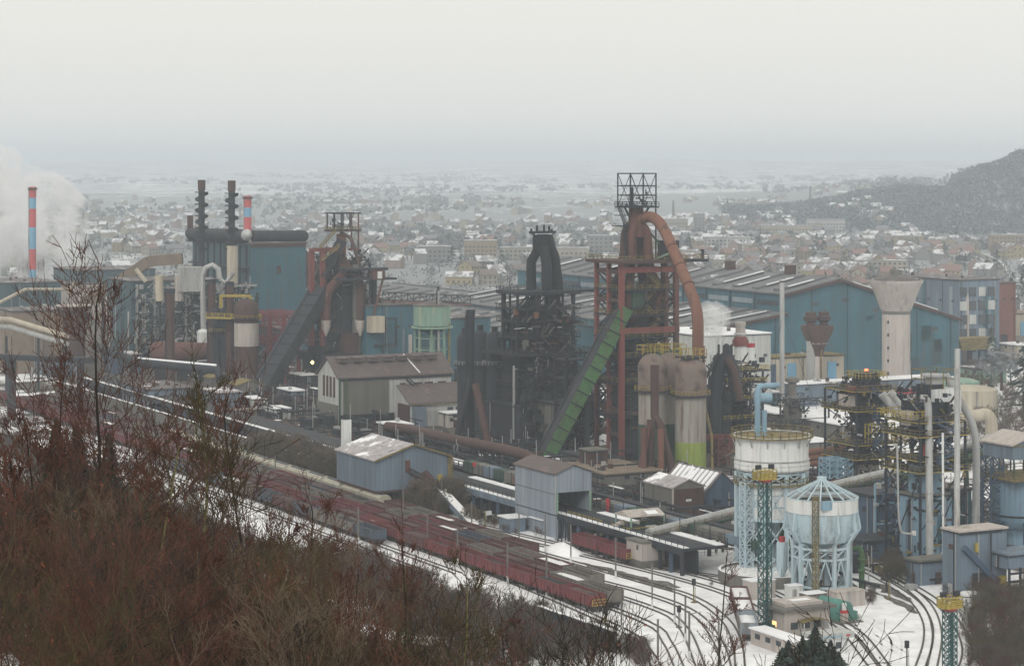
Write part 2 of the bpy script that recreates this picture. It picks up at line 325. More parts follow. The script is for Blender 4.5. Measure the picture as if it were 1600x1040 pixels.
m = bpy.data.materials.new('ground_with_thin_snow'); m.use_nodes = True; n, l = m.node_tree.nodes, m.node_tree.links; b = n['Principled BSDF']; b.inputs['Roughness'].default_value = .9
at = n.new('ShaderNodeAttribute'); at.attribute_name = 'snow_cover'; geo = n.new('ShaderNodeNewGeometry')
def N(scale, det, st=(1,1,1), ro=.65):
    mp = n.new('ShaderNodeMapping'); mp.inputs['Scale'].default_value = st; l.new(geo.outputs['Position'], mp.inputs[0])
    q = n.new('ShaderNodeTexNoise'); q.inputs['Scale'].default_value = scale; q.inputs['Detail'].default_value = det; q.inputs['Roughness'].default_value = ro; l.new(mp.outputs[0], q.inputs['Vector']); return q.outputs['Fac']
def MA(op, a, b_): 
    q = n.new('ShaderNodeMath'); q.operation = op
    for i, x in enumerate((a, b_)):
        if isinstance(x, (int, float)): q.inputs[i].default_value = x
        else: l.new(x, q.inputs[i])
    return q.outputs[0]
nn = MA('ADD', MA('MULTIPLY', N(.05, 8), .55), MA('MULTIPLY', N(.006, 5, (1, .6, 1)), .45))
s1 = MA('SUBTRACT', nn, MA('SUBTRACT', .70, MA('MULTIPLY', at.outputs['Fac'], .42)))
fac = MA('MINIMUM', MA('MAXIMUM', MA('MULTIPLY', s1, 22), 0), 1)
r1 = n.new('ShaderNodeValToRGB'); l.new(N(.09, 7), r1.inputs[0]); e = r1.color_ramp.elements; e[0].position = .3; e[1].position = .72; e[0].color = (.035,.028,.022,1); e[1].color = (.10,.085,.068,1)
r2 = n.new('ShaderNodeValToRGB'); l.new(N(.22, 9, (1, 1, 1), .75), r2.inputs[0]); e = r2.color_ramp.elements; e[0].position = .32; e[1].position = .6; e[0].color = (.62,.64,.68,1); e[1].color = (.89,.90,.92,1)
mc = n.new('ShaderNodeMix'); mc.data_type = 'RGBA'; l.new(fac, mc.inputs['Factor']); gs = n.new('ShaderNodeSeparateXYZ'); l.new(geo.outputs['Position'], gs.inputs[0]); fr = n.new('ShaderNodeMapRange'); fr.inputs['From Min'].default_value = 950; fr.inputs['From Max'].default_value = 1500; l.new(gs.outputs['Y'], fr.inputs['Value']); fm = n.new('ShaderNodeMix'); fm.data_type = 'RGBA'; l.new(fr.outputs[0], fm.inputs['Factor']); l.new(r1.outputs[0], fm.inputs['A']); fm.inputs['B'].default_value = (.24, .26, .275, 1); l.new(fm.outputs['Result'], mc.inputs['A']); l.new(r2.outputs[0], mc.inputs['B']); l.new(mc.outputs['Result'], b.inputs['Base Color'])  # bare ground pales with distance, haze mixed into its colour
bp = n.new('ShaderNodeBump'); bp.inputs['Strength'].default_value = .35; bp.inputs['Distance'].default_value = .4; l.new(N(.4, 6), bp.inputs['Height']); l.new(bp.outputs[0], b.inputs['Normal'])
g.mats = [m]
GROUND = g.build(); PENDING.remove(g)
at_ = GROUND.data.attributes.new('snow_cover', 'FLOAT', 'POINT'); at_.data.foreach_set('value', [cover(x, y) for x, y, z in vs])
# ================================================================== air
hz = solo('haze', None, None, (0, 0, 0), None, None, kind='stuff'); hz.mats = []
hz.frame_box((0, 7300, -6), (17200, 0, 0), (0, 16600, 0), (0, 0, 136))
m = bpy.data.materials.new('winter_haze'); m.use_nodes = True; m.node_tree.nodes.remove(m.node_tree.nodes['Principled BSDF'])
pv = m.node_tree.nodes.new('ShaderNodeVolumePrincipled'); pv.inputs['Density'].default_value = HAZE_DENSITY; pv.inputs['Color'].default_value = (.82, .905, 1, 1); pv.inputs['Anisotropy'].default_value = .15
m.node_tree.links.new(pv.outputs[0], m.node_tree.nodes['Material Output'].inputs['Volume']); hz.mats = [m]
# ================================================================== rolling mill halls behind
def hall(name, label, C, lu, wv, ze, zr, wall, roof, ribs=0, ribm=None, group=None):
    """C = front left corner at eave foot; ridge runs along u away from the camera"""
    t = Thing(name, label, 'mill hall', C, group); C = Vector((C[0], C[1], 0))
    c = C-A3*lu/2+P3*wv/2
    gable_house(t, c, lu, wv, ze, zr, wall, roof, over=.8, th=.5)
    for i in range(ribs):                           # roof monitors lying down the slopes
        for sg in (-1, 1):
            a = c-A3*(lu/2-lu*(i+.5)/ribs); sl = (zr-ze)/(wv/2)
            r = t.p('roof_monitor', ribm or MATS['snow_dusted_roof']); p0, p1 = a+P3*sg*wv*.06+Z3*(zr-sl*wv*.06+.7), a+P3*sg*wv*.42+Z3*(zr-sl*wv*.42+.7)
            r.beam(p0, p1, lu/ribs*.30, 1.3)
    return t, c
B0 = Vector((98, 802, 0)); LH = 200.0
hallA = Thing('mill_hall', 'large teal mill hall with a broad gable behind the concrete water tower', 'mill hall', B0)
PR = [(72, 0), (72, 20.5), (19, 36), (-4, 31.3), (-4, 24.6), (-40, 19.5), (-40, 0)]; w_ = hallA.p('wall', M.teal); np_ = len(PR)
w_.add([B0+P3*a+Z3*z for a, z in PR]+[B0+P3*a+Z3*z-A3*LH for a, z in PR], [tuple(range(np_))[::-1], tuple(range(np_, 2*np_))]+[(k, (k+1) % np_, (k+1) % np_+np_, k+np_) for k in range(np_)])
for (a, b) in ((1, 2), (2, 3), (4, 5)):
    (ta, za), (tb, zb) = PR[a], PR[b]; ex = .9; d = Vector((tb-ta, zb-za)).normalized()
    e0 = (ta-d.x*ex*(a != 2), za-d.y*ex*(a != 2)); e1 = (tb+d.x*ex*(b != 2), tb and zb+d.y*ex*(b != 2))
    q = hallA.p('roof', M.roofh); o = [B0+P3*e0[0]+Z3*(e0[1]+.1)+A3, B0+P3*e1[0]+Z3*(e1[1]+.1)+A3, B0+P3*e1[0]+Z3*(e1[1]+.1)-A3*(LH+1), B0+P3*e0[0]+Z3*(e0[1]+.1)-A3*(LH+1)]; q.add(o+[x+Z3*.5 for x in o], [(0,1,2,3), (7,6,5,4), (0,4,5,1), (1,5,6,2), (2,6,7,3), (3,7,4,0)])
    hallA.p('eave_trim', M.rustd).beam(B0+P3*e0[0]+Z3*(e0[1]-.25)+A3*1.25, B0+P3*e1[0]+Z3*(e1[1]-.25)+A3*1.25, .4, .9)
    for k in range(15):                                 # roof lights lying down the slopes, some with snow along them
        u_ = -LH*(k+.5)/15; f0, f1 = .06, .94; n0 = B0+A3*u_; pa = n0+P3*(ta+(tb-ta)*f0)+Z3*(za+(zb-za)*f0+.9); pb = n0+P3*(ta+(tb-ta)*f1)+Z3*(za+(zb-za)*f1+.9)
        hallA.p('roof_monitor', M.roofh).beam(pa, pb, 3.6, 1.0)
        if R.random() < .8: g0, g1 = R.uniform(0, .4), R.uniform(.6, 1); hallA.p('snow_strip', M.snowy).beam(pa.lerp(pb, g0)+Z3*.6+A3*2.2, pa.lerp(pb, g1)+Z3*.6+A3*2.2, R.uniform(.4, 1.3), .25)
def gz(t_):
    for (a, za), (b, zb) in ((PR[2], PR[1]), (PR[3], PR[2])):
        if min(a, b) <= t_ <= max(a, b): return za+(zb-za)*(t_-a)/(b-a)
    return 20+(t_+40)*.14
f0 = B0+A3*.2; RH = random.Random(3)
for k in range(8): t_ = -38+15.2*k; hallA.p('gable_column', M.teald).beam(f0+P3*t_, f0+P3*t_+Z3*(gz(t_)-.6), .3)
for k in range(20):
    t_ = RH.uniform(-36, 66); hh = RH.uniform(3, 10); zz_ = RH.uniform(0, max(.1, gz(t_)-hh-3)); hallA.p('patched_sheet', RH.choice((M.teal, M.teal, M.teal, M.teald))).frame_box(B0+P3*t_+A3*.04+Z3*zz_, P3*RH.uniform(1.5, 6), A3*.08, Z3*hh)
for k in range(8): t_ = -30+13*k; hallA.p('door' if k % 3 else 'roller_door', M.rustd if k % 2 else M.blueg2).frame_box(B0+P3*t_+A3*.08, P3*(1.4 if k % 3 else 5), A3*.12, Z3*(2.4 if k % 3 else 6)); hallA.p('louvre', M.win).frame_box(B0+P3*t_+A3*.08+Z3*(gz(t_)-7), P3*3, A3*.12, Z3*1.3)
for k in range(12): hallA.p('side_window_band', M.blueg2 if k % 3 else M.win).frame_box(B0-P3*4.15-A3*(10+16*k)+Z3*27.2, A3*13, P3*.2, Z3*1.7); hallA.p('side_downpipe', M.soot2).beam(B0-P3*4.3-A3*(2+16*k)+Z3*24.6, B0-P3*4.3-A3*(2+16*k)+Z3*31.2, .3)
for k in range(4): hallA.p('ridge_vent', M.rustd).box(B0+P3*19-A3*(30+40*k)+Z3*36.6, 3, 3, 3.2)
t, c = hall('mill_hall', 'long hall with pale roof and a light wall panel between two furnaces', Vector((-2, 830, 0)), 110, 46, 15, 19, M.teal, M.roofh, 9, M.roofh)
q = t.p('white_wall_panel', M.whitec); q.box(Vector((-2, 830, 0))+P3*14+A3*.3, .3, 26, 17)
t, c = hall('mill_hall', 'low hall with wide pinkish brown roof behind the green water tank', Vector((-88, 885, 0)), 150, 74, 13, 22, M.teal, M.roofh, 8, M.roofh)
t, c = hall('mill_hall', 'far low hall with long snow-streaked roof under the houses in the middle distance', Vector((-40, 1010, 0)), 150, 92, 10, 16, M.teal, M.roofh, 9, M.roofh)
# blue sheds right behind the green tank and furnace one
for (x, y, z0, z1, lu, lv, lab) in ((600, 498, 0, 16, 26, 26, 'blue box building right behind the left-most blast furnace'), (650, 492, 0, 21, 30, 36, 'wide blue shed wall standing behind the green water tank')):
    pass
m_detail = True
def boxb(name, label, cat, C, lu, lv, h, wall, top=M.roofd, z0=0, group=None):
    """C = front left ground corner (towards the camera); returns the thing"""
    C = Vector((C[0], C[1], 0)); t = Thing(name, label, cat, C+Z3*z0, group); c = C-A3*lu/2+P3*lv/2
    t.p('wall', wall).box(c+Z3*z0, lu, lv, h-z0); r = t.p('roof', top); r.box(c+Z3*h, lu+.5, lv+.5, .35)
    H = h-z0; RR = random.Random(int(C.x*7+C.y)); sheets = [M.blueg, M.blueg2, M.teal, M.grey, M.conc]
    def face(o, d, nrm, L):                        # gutter, downpipes, patched sheets, door and vents on one wall
        t.p('gutter', M.soot2).beam(o+nrm*.2+Z3*(h-.15), o+d*L+nrm*.2+Z3*(h-.15), .22)
        for k in range(max(2, int(L/11))): x = RR.uniform(.3, L-.3); t.p('downpipe', M.soot2 if k % 2 else M.grey).beam(o+d*x+nrm*.15+Z3*z0, o+d*x+nrm*.15+Z3*h, .16)
        for k in range(int(min(7, L*H/70))):
            w_ = RR.uniform(1, 2.6); x = RR.uniform(w_, max(w_+.1, L-w_)); hh = RR.uniform(.2, .7)*H; zz_ = RR.uniform(0, H-hh); q = t.p('patched_sheet', wall if RR.random() < .5 else RR.choice(sheets)) if wall in (M.teal, M.blueg, M.teald, M.bluer) else None
            if q: q.frame_box(o+d*x+nrm*.03+Z3*(z0+zz_), d*w_, nrm*.05, Z3*hh)
        if z0 < .5:
            x = RR.uniform(1.5, max(1.6, L-1.5)); t.p('door', M.rustd if RR.random() < .5 else M.grey).frame_box(o+d*x+nrm*.06, d*1.2, nrm*.1, Z3*2.2)
            if L > 9 and H > 5: x = RR.uniform(.2, .8)*L; t.p('roller_door', M.soot2).frame_box(o+d*x+nrm*.05, d*3.6, nrm*.1, Z3*min(4.2, H*.6))
        for k in range(int(min(6, L/4))): x = L*(k+.5)/max(1, int(min(6, L/4))); t.p('vent_louvre', M.win if RR.random() < .6 else M.rustd).frame_box(o+d*x+nrm*.05+Z3*(z0+H*.72), d*1.3, nrm*.1, Z3*.9) if RR.random() < .6 else None
    if lu*lv > 20 and m_detail: face(C, P3, A3, lv); face(C-A3*lu, A3, -P3, lu)
    for k in range(int(min(5, lu*lv/60))): q = t.p('roof_vent', M.grey if RR.random() < .5 else M.rustd); a = C-A3*RR.uniform(.15, .85)*lu+P3*RR.uniform(.15, .85)*lv+Z3*(h+.35); q.box(a, .9, .9, RR.uniform(.5, 1.4))
    return t
boxb('blue_shed', 'narrow blue shed tower right behind the left-most blast furnace', 'industrial building', G(572, 606), 22, 19, 28, M.teal)
t = boxb('blue_shed', 'wide blue shed wall standing behind the green water tank', 'industrial building', G(606, 600), 28, 40, 22, M.teal)
t = Thing('pipe_bridge', 'dark lattice pipe bridge crossing in front of the blue shed at the green tank roof', 'pipe bridge', P(602, 455, 800))
q = t.p('girder', M.soot2); q.truss(P(598, 468, 800), P(735, 474, 790), 2.6, 14, .3); t.p('walkway', M.redpaint).beam(P(598, 470, 801), P(735, 476, 791), 1.6, .3)
# pale wall building with white roof right of furnace three
t = boxb('white_shed', 'white shed with snowy flat roof behind the gas cleaning plant', 'industrial building', G(1098, 655), 32, 24.5, 25, M.whitec, M.snowy)
t = boxb('teal_tower_building', 'square teal stair tower in front of the large mill gable, right of the slim mast', 'industrial building', G(1232, 600), 9, 11, 24, M.teal, M.rustd)
t = boxb('low_pump_house', 'row of beige and blue panelled pump houses below the slim mast', 'industrial building', G(1193, 622), 10, 32, 13, M.cream, M.yell2)
for k in range(4):
    q = t.p('blue_panel', M.chb if k % 2 else M.blued); C0 = G(1193, 622)+A3*.2; q.box(C0+P3*(1.5+8*k)+P3*1.5+Z3*1, .3, 3.4, 10)
t = boxb('low_shed', 'long low grey shed with snow-edged roof behind the mushroom stack', 'industrial building', G(1240, 636), 8, 60, 7, M.blueg, M.snowy)
t = boxb('long_grey_shed', 'long dark shed with white snow roof running behind the dust collector towers', 'industrial building', G(1312, 702), 120, 9, 6.5, M.concd, M.snowy)
t = boxb('long_grey_shed', 'second long snow-roofed shed, just behind the white ringed tank', 'industrial building', G(1262, 722), 90, 8, 5, M.concd, M.snowy)
t = boxb('flat_works_building', 'low grey flat-roofed works building right of the mushroom stack', 'industrial building', G(1318, 575), 26, 58, 8, M.concd, M.roofd)
for k in range(3):
    q = t.p('roof_cabin', M.conc); c = G(1330, 575)+P3*(4+k*14)-A3*10; q.box(c+Z3*8.3, 3, 5, 3)
l_ = solo('works_lamp', 'lit orange lamp on the low works building beside the mushroom stack', 'lamp', P(1288, 567, 800), M.lampo); l_.lathe(P(1288, 567, 800), [(.05,-.6), (.55,0), (.05,.6)], 8)
# right background: glazed brick building, orange crane, beige shed, road bits
t = boxb('office_block', 'tall grey glazed works block with red brick end wall right of the mill hall', 'industrial building', G(1497, 563)-A3*2+P3*2, 46, 20, 31, M.blueg, M.roofd)
for r_ in range(5):
    for k in range(4):
        q = t.p('window', M.win if (r_+k) % 3 else M.whitec); q.box(G(1497, 563)-A3*1.8+P3*(4+4.6*k)+Z3*(3+5.4*r_), .3, 3.2, 3.6)
t = boxb('brick_workshop', 'red brick workshop with shallow roof beside the glazed works block', 'industrial building', G(1517, 540), 34, 24, 26, M.brick, M.roofd)
t = boxb('engine_shed', 'long beige shed with blue doors at the right edge below the town', 'industrial building', G(1532, 528), 16, 60, 10, M.cream, M.roofw)
for k in range(6): t.p('blue_door', M.chb).box(G(1532, 528)+P3*(4+9*k)+P3*2+A3*.2, .3, 3.6, 6.5)
t = Thing('mobile_crane_boom', 'upright orange crane boom standing beside the road on the right', 'crane', G(1571, 520)); t.p('boom', M.yellow).lattice(G(1571, 520), G(1571, 520)+Z3*23, 1.8, 10, .5); t.p('cab', M.yellow).box(G(1571, 520), 5, 3, 3)
t = Thing('ore_tub', 'large rusty yellow skip standing on a steel frame beside the mill hall corner', 'industrial skip', G(1516, 570))
b_ = G(1516, 570); q = t.p('tub', M.yell2); q.frame_box(b_+Z3*6, P3*14, A3*6, Z3*.4); q.add([b_+Z3*6.3-P3*6-A3*3, b_+Z3*6.3+P3*6-A3*3, b_+Z3*6.3+P3*6+A3*3, b_+Z3*6.3-P3*6+A3*3]+[b_+Z3*10.5-P3*8.5-A3*4, b_+Z3*10.5+P3*8.5-A3*4, b_+Z3*10.5+P3*8.5+A3*4, b_+Z3*10.5-P3*8.5+A3*4], [(0,1,5,4), (1,2,6,5), (2,3,7,6), (3,0,4,7), (4,5,6,7)])
for sx in (-6, 6):
    for sy in (-2, 2): t.p('leg', M.blued).beam(b_+P3*sx+A3*sy, b_+P3*sx+A3*sy+Z3*6.2, .8)
for (x, y, r, h, m_, lab) in ((1500, 640, 6, 9, M.mint, 'small green round tank right of the concrete water tower'), (1518, 648, 8, 8, M.cream, 'squat cream round tank right of the concrete water tower')):
    b_ = G(x, y); t = Thing('storage_tank', lab, 'tank', b_); t.p('shell', m_, smooth=True).lathe(b_, [(r, 0), (r, h), (r*.6, h+.8), (.1, h+1.1)], 20); t.p('ladder', M.grey).beam(b_-Vector((0, r+.2, 0)), b_-Vector((0, r+.2, -h)), .5)
# ================================================================== concrete water tower, slim mast, mushroom stack
b_ = G(1400, 612); b_.z = 0; s_ = FOC/b_.y
t = Thing('water_tower', 'tall beige concrete water tower with flared bowl top', 'water tower', b_)
zt = 78-(437-250)/s_; zb = 78-(490-250)/s_
t.p('shaft', M.conc, smooth=True).lathe(b_, [(22/s_, 0), (22/s_, zb)], 28); t.p('collar', M.concd).lathe(b_, [(22.6/s_, zb), (23.2/s_, zb+.6), (22/s_, zb+1)], 28)
t.p('bowl', M.conc, smooth=True).lathe(b_, [(22.5/s_, zb+1), (25/s_, zb+2), (39/s_, zt-1.6), (42.5/s_, zt-.6), (42.5/s_, zt)], 32); t.p('roof_dome', M.roofd, smooth=True).lathe(b_, [(42/s_, zt+.1), (32/s_, zt+.8), (14/s_, zt+1.8), (3/s_, zt+2.1)], 28)
t.p('roof_hatch', M.concd).box(b_+Z3*(zt+2), 3, 3, 1.4); t.p('rim_railing', M.concd).rail(circ(b_, 42/s_, zt, 24), closed=True, step=3)
for k in range(6):
    a = math.radians(-132); q = t.p('window', M.win); q.box(b_+Vector((math.cos(a), math.sin(a), 0))*(22/s_)+Z3*(6+k*4.3), .6, .5, 1.0)
b_ = G(1222, 640); t = Thing('slim_mast', 'slim tall white vent pipe in front of the large mill gable', 'vent pipe', b_); zt = 78-(441-250)*b_.y/3600
t.p('pipe', M.grey, smooth=True).tube([b_, b_+Z3*zt], .75, 10); t.p('rim', M.soot2).lathe(b_+Z3*zt, [(.85, 0), (.85, .5)], 10); t.p('base_block', M.conc).box(b_, 3, 3, 2)
for k in range(3): t.p('guy_wire', M.soot2).tube([b_+Z3*zt*.75, b_+Vector((math.cos(k*2.1), math.sin(k*2.1), 0))*11], .06, 4)
b_ = G(1277, 622); t = Thing('mushroom_stack', 'rusty funnel-topped twin stack on a grey shaft in front of the teal hall', 'industrial stack', b_); Y = b_.y; z_ = lambda py: 78-(py-250)*Y/3600
t.p('shaft', M.conc, smooth=True).lathe(b_, [(2.0, 0), (1.9, z_(556))], 14); t.p('side_shaft', M.grey).box(b_-P3*2.6, 2, 2, z_(520))
t.p('funnel', M.rustd, smooth=True).lathe(b_, [(1.9, z_(556)), (2.4, z_(545)), (5.4, z_(515)), (5.4, z_(508))], 16)
for s1 in (-1, 1):
    q = t.p('pot', M.rustd, smooth=True); c = b_+P3*s1*2.6; q.lathe(c, [(1.4, z_(508)), (1.4, z_(503)), (2.3, z_(500)), (2.3, z_(494)), (1.7, z_(492)), (1.9, z_(487))], 12)
    t.p('pot_flange', M.soot2).lathe(c, [(2.5, z_(497)), (2.5, z_(496))], 12)
t.p('platform', M.grey).lathe(b_+Z3*z_(536), [(3.4, 0), (3.4, .3)], 12); t.p('ladder', M.yell2).beam(b_+A3*2.2, b_+A3*2.2+Z3*z_(540), .4)
# ================================================================== steelworks block at left
Y0 = 905; C = P(391, 300, Y0); C.z = 0; z_ = lambda py, Y=Y0: 78-(py-250)*Y/3600
t = Thing('steelworks_building', 'tall dark teal steelworks building with a rusty duct along its roof', 'industrial building', C)
W1, L1 = 23.5, 66
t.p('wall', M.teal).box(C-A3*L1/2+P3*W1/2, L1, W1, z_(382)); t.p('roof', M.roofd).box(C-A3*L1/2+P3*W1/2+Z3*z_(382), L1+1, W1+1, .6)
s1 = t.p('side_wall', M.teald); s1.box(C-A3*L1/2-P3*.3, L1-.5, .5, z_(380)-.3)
for k in range(9): t.p('wall_rib', M.soot2).box(C-A3*(2+7.4*k)-P3*.8, .7, .7, z_(384))
for (k, zz) in enumerate((z_(420), z_(455), z_(500))): t.p('side_gallery', M.soot2).box(C-A3*L1/2-P3*1.4+Z3*zz, L1, 2.2, .5)
t.p('gable_trim', M.rustd).box(C+P3*W1/2+A3*.2+Z3*(z_(383)-.8), .6, W1, 1.2); t.p('gable_hatch', M.rustd).box(C+P3*12+A3*.15+Z3*z_(428), .3, 1.6, 3)
d0 = C-P3*1.5-A3*L1+Z3*z_(372); d1 = C-P3*1.5+A3*0+Z3*(z_(367))
t.p('roof_duct', M.soot2, smooth=True).tube([d0, d0.lerp(d1, .3), d1], 2.3, 14); t.p('duct_end_cap', M.whitec, smooth=True).tube([d1, d1+(d1-d0).normalized()*.8, d1+(d1-d0).normalized()*2.2], [2.35, 2.1, .5], 14)
e0 = C+P3*1+Z3*(z_(369)); e1 = C+P3*(W1-.5)+Z3*z_(370)
t.p('gable_duct', M.soot2, smooth=True).tube([e0, e1, e1+P3*1.2], [2.3, 2.3, 1.3], 14)
for k in range(6): c = d0.lerp(d1, (k+.5)/6); t.p('duct_saddle', M.soot2).box(c-Z3*3.4, 1, 5.6, 1.4)
t.p('roof_stub', M.rustd).box(d0+Z3*1, 2, 2, 6.5)
t.p('lower_annex', M.teal).box(C-A3*10+P3*(W1+9), 22, 17, z_(452)); t.p('annex_roof', M.roofd).box(C-A3*10+P3*(W1+9)+Z3*z_(452), 22.6, 17.6, .4)
t.p('inclined_brace', M.grey).beam(C+P3*W1+Z3*z_(455), C+P3*(W1+8)+Z3*z_(425), .5)
q = t.p('roof_apron', M.rustd); q.add([C+P3*W1+Z3*z_(392), C+P3*W1+Z3*z_(455), C+P3*(W1+15)+Z3*z_(455)]+[C-A3*1.5+P3*W1+Z3*z_(392), C-A3*1.5+P3*W1+Z3*z_(455), C-A3*1.5+P3*(W1+15)+Z3*z_(455)], [(0,1,2), (5,4,3), (0,2,5,3)])
STK = t
def spiral_stack(px, py0, pyb, Y, lab):
    b = P(px, 300, Y); b.z = 0; zt = 78-(py0-250)*Y/3600; zb = 78-(pyb-250)*Y/3600
    t = Thing('spiral_chimney', lab, 'chimney', b, 'chimneys with spiral strakes')
    t.p('shaft', M.soot2, smooth=True).lathe(b, [(2.0, 0), (1.7, zb), (1.25, zb+.4), (1.25, zt-4)], 14); t.p('mouth', M.rustd, smooth=True).lathe(b, [(1.5, zt-4), (1.5, zt), (1.1, zt), (1.1, zt-3.5)], 14, cap=False)
    q = t.p('spiral_strake', M.soot2); n_ = 90; pr = []
    for i in range(n_+1):
        a = i/n_*5*2*math.pi; z = zt-5-(i/n_)*22; d = Vector((math.cos(a), math.sin(a), 0)); pr.append((b+d*1.2+Z3*z, b+d*2.6+Z3*z))
    for (a0, a1), (b0, b1) in zip(pr, pr[1:]): q.add([a0, a1, b1, b0, a0-Z3*.5, a1-Z3*.5, b1-Z3*.5, b0-Z3*.5], [(0,1,2,3), (7,6,5,4), (1,5,6,2), (0,3,7,4)])
    for k in range(5): t.p('ring_platform', M.soot2).lathe(b+Z3*(zt-5-k*4.6), [(2.7, 0), (2.7, .35)], 14)
    return t
spiral_stack(315, 281, 420, 900, 'left one of the two dark chimneys wound with a spiral strake')
t = spiral_stack(362, 282, 360, 870, 'right one of the two dark chimneys wound with a spiral strake')
b_ = P(363, 300, 869); b_.z = 0; t.p('white_sleeve', M.cream, smooth=True).lathe(b_, [(2.1, z_(465, 869)), (2.1, z_(384, 869))], 14)
def banded(px, py0, Y, r, bands, lab):
    b = P(px, 300, Y); b.z = 0; t = Thing('banded_chimney', lab, 'chimney', b, 'red and blue banded chimneys'); zp = lambda py: 78-(py-250)*Y/3600; pts = [py0]+[p_ for p_, _ in bands]
    for (a, (b1, m_)) in zip(pts, bands): t.p('red_band' if m_ is M.chr else 'blue_band', m_, smooth=True).lathe(b+Z3*zp(b1), [(r, 0), (r, zp(a)-zp(b1))], 16)
    t.p('top_gallery', M.rustd).lathe(b+Z3*(zp(py0)-1.5), [(r*1.35, 0), (r*1.35, 1)], 16); t.p('lower_shaft', M.conc, smooth=True).lathe(b, [(r*1.1, 0), (r, zp(bands[-1][0]))], 16)
    t.p('side_ladder', M.grey).beam(b-P3*(r+.3)+Z3*2, b-P3*(r+.3)+Z3*zp(py0), .35)
banded(51, 292, 1150, 1.75, [(309, M.chr), (326, M.chb), (355, M.chr), (389, M.chb), (421, M.chr), (446, M.chb)], 'tall chimney striped red and blue beside the white steam plume')
banded(387, 306, 1150, 1.9, [(324, M.chr), (339, M.chb), (372, M.chr), (400, M.chb)], 'short red and blue striped chimney top rising behind the steelworks roof')
# coke quench building in the steam
b_ = P(48, 400, 1290); b_.z = 0; t = Thing('quench_tower', 'pale ribbed tower half lost in the steam behind the striped chimney', 'industrial tower', b_)
t.p('wall', M.conc).box(b_, 10, 12, 78-(372-250)*1290/3600)
for k in range(5): t.p('wall_rib', M.rustd).box(b_+P3*(-6+3*k)+A3*5.3, .5, .5, 78-(374-250)*1290/3600)
# steam plumes: closed lumpy bodies of thin vapour
def steam(name, label, blobs, dens, n=16):
    c0 = Vector(blobs[0][0]); s = solo(name, None, None, (0, 0, 0), None, None, True, 'stuff'); s.props['label'] = label
    m = bpy.data.materials.new(name+'_vapour'); m.use_nodes = True; nt_ = m.node_tree; nt_.nodes.remove(nt_.nodes['Principled BSDF']); v = nt_.nodes.new('ShaderNodeVolumePrincipled'); v.inputs['Color'].default_value = (.97,.98,1,1); v.inputs['Anisotropy'].default_value = .1
    tcn = nt_.nodes.new('ShaderNodeNewGeometry'); no = nt_.nodes.new('ShaderNodeTexNoise'); no.inputs['Scale'].default_value = .075; no.inputs['Detail'].default_value = 3; nt_.links.new(tcn.outputs['Position'], no.inputs['Vector'])
    mr = nt_.nodes.new('ShaderNodeMapRange'); mr.inputs['From Min'].default_value = .42; mr.inputs['From Max'].default_value = .62; mr.inputs['To Max'].default_value = dens; nt_.links.new(no.outputs['Fac'], mr.inputs['Value']); nt_.links.new(mr.outputs[0], v.inputs['Density'])
    nt_.links.new(v.outputs[0], nt_.nodes['Material Output'].inputs['Volume']); s.mats = [m]
    for c, r in blobs:
        c = Vector(c); vs, fs = [], []; h = n//2
        for i in range(h+1):
            for j in range(n):
                th, ph = math.pi*i/h, 2*math.pi*j/n; d = Vector((math.sin(th)*math.cos(ph), math.sin(th)*math.sin(ph), math.cos(th)))
                vs.append(c+d*r*(1+.28*mnoise.noise(c*.1+d*1.8)))
        fs = [(i*n+j, (i+1)*n+j, (i+1)*n+(j+1)%n, i*n+(j+1)%n) for i in range(h) for j in range(n)]
        s.add(vs, fs)
    return s
steam('steam_plume', 'large white steam cloud drifting behind the striped chimney at the left edge', [(P(x, y, 1240), r) for x, y, r in ((105, 400, 14), (85, 370, 20), (60, 340, 26), (95, 415, 12), (70, 395, 17), (45, 370, 22), (20, 345, 26), (-10, 320, 30), (-20, 380, 34), (20, 405, 26), (55, 410, 18), (-60, 300, 34), (-60, 350, 40), (-100, 330, 42), (70, 365, 12))],   .2)
steam('steam_wisp', 'small wisp of steam rising beside the bent downcomer pipe', [(P(x, y, 640), r) for x, y, r in ((1104, 535, 3), (1107, 520, 4.4), (1113, 502, 5), (1120, 494, 4), (1106, 494, 4))], .35)
# ================================================================== left works
t = Thing('conveyor_gallery', 'long brown inclined conveyor gallery climbing to the steelworks from the left', 'conveyor', G(90, 560))
a, b2, c2 = P(78, 512, 905), P(232, 408, 905), P(285, 404, 905)
t.p('gallery', M.roofw).beam(a, b2, 4, 4); t.p('head_gallery', M.roofw).beam(b2, c2, 4.2, 4.2)
for k in range(5):
    q = a.lerp(b2, (k+.8)/5.2); t.p('trestle_leg', M.soot2).beam(Vector((q.x, q.y, 0)), q, .9)
t = boxb('teal_works_building', 'dark teal works building below the brown inclined conveyor', 'industrial building', P(205, 500, 870), 30, 36, 78-(440-250)*870/3600, M.teald); wb = P(205, 500, 870)
for k in range(5): t.p('white_column', M.grey).beam(Vector((wb.x, wb.y, 0))+P3*(2+7*k)+A3*.7, Vector((wb.x, wb.y, 0))+P3*(2+7*k)+A3*.7+Z3*31, .8)
for k in range(4): t.p('floor_band', M.blueg).box(Vector((wb.x, wb.y, 0))+P3*18+A3*.6+Z3*(5+6.5*k), .5, 36, .7)
q = t.p('pipework', M.grey, kind='stuff'); q.spots(Vector((wb.x, wb.y, 4))+P3*18+A3*4, 3, 17, 26, 260, 5)
q = t.p('pipework', M.soot2, kind='stuff'); q.spots(Vector((wb.x, wb.y, 2))+P3*18+A3*4, 3.5, 18, 26, 220, 6)
t = boxb('rusty_bunker_house', 'rusty beige bunker building at the left edge under the white pipes', 'industrial building', P(20, 500, 840), 22, 22, 78-(487-250)*840/3600, M.roofw, M.roofd)
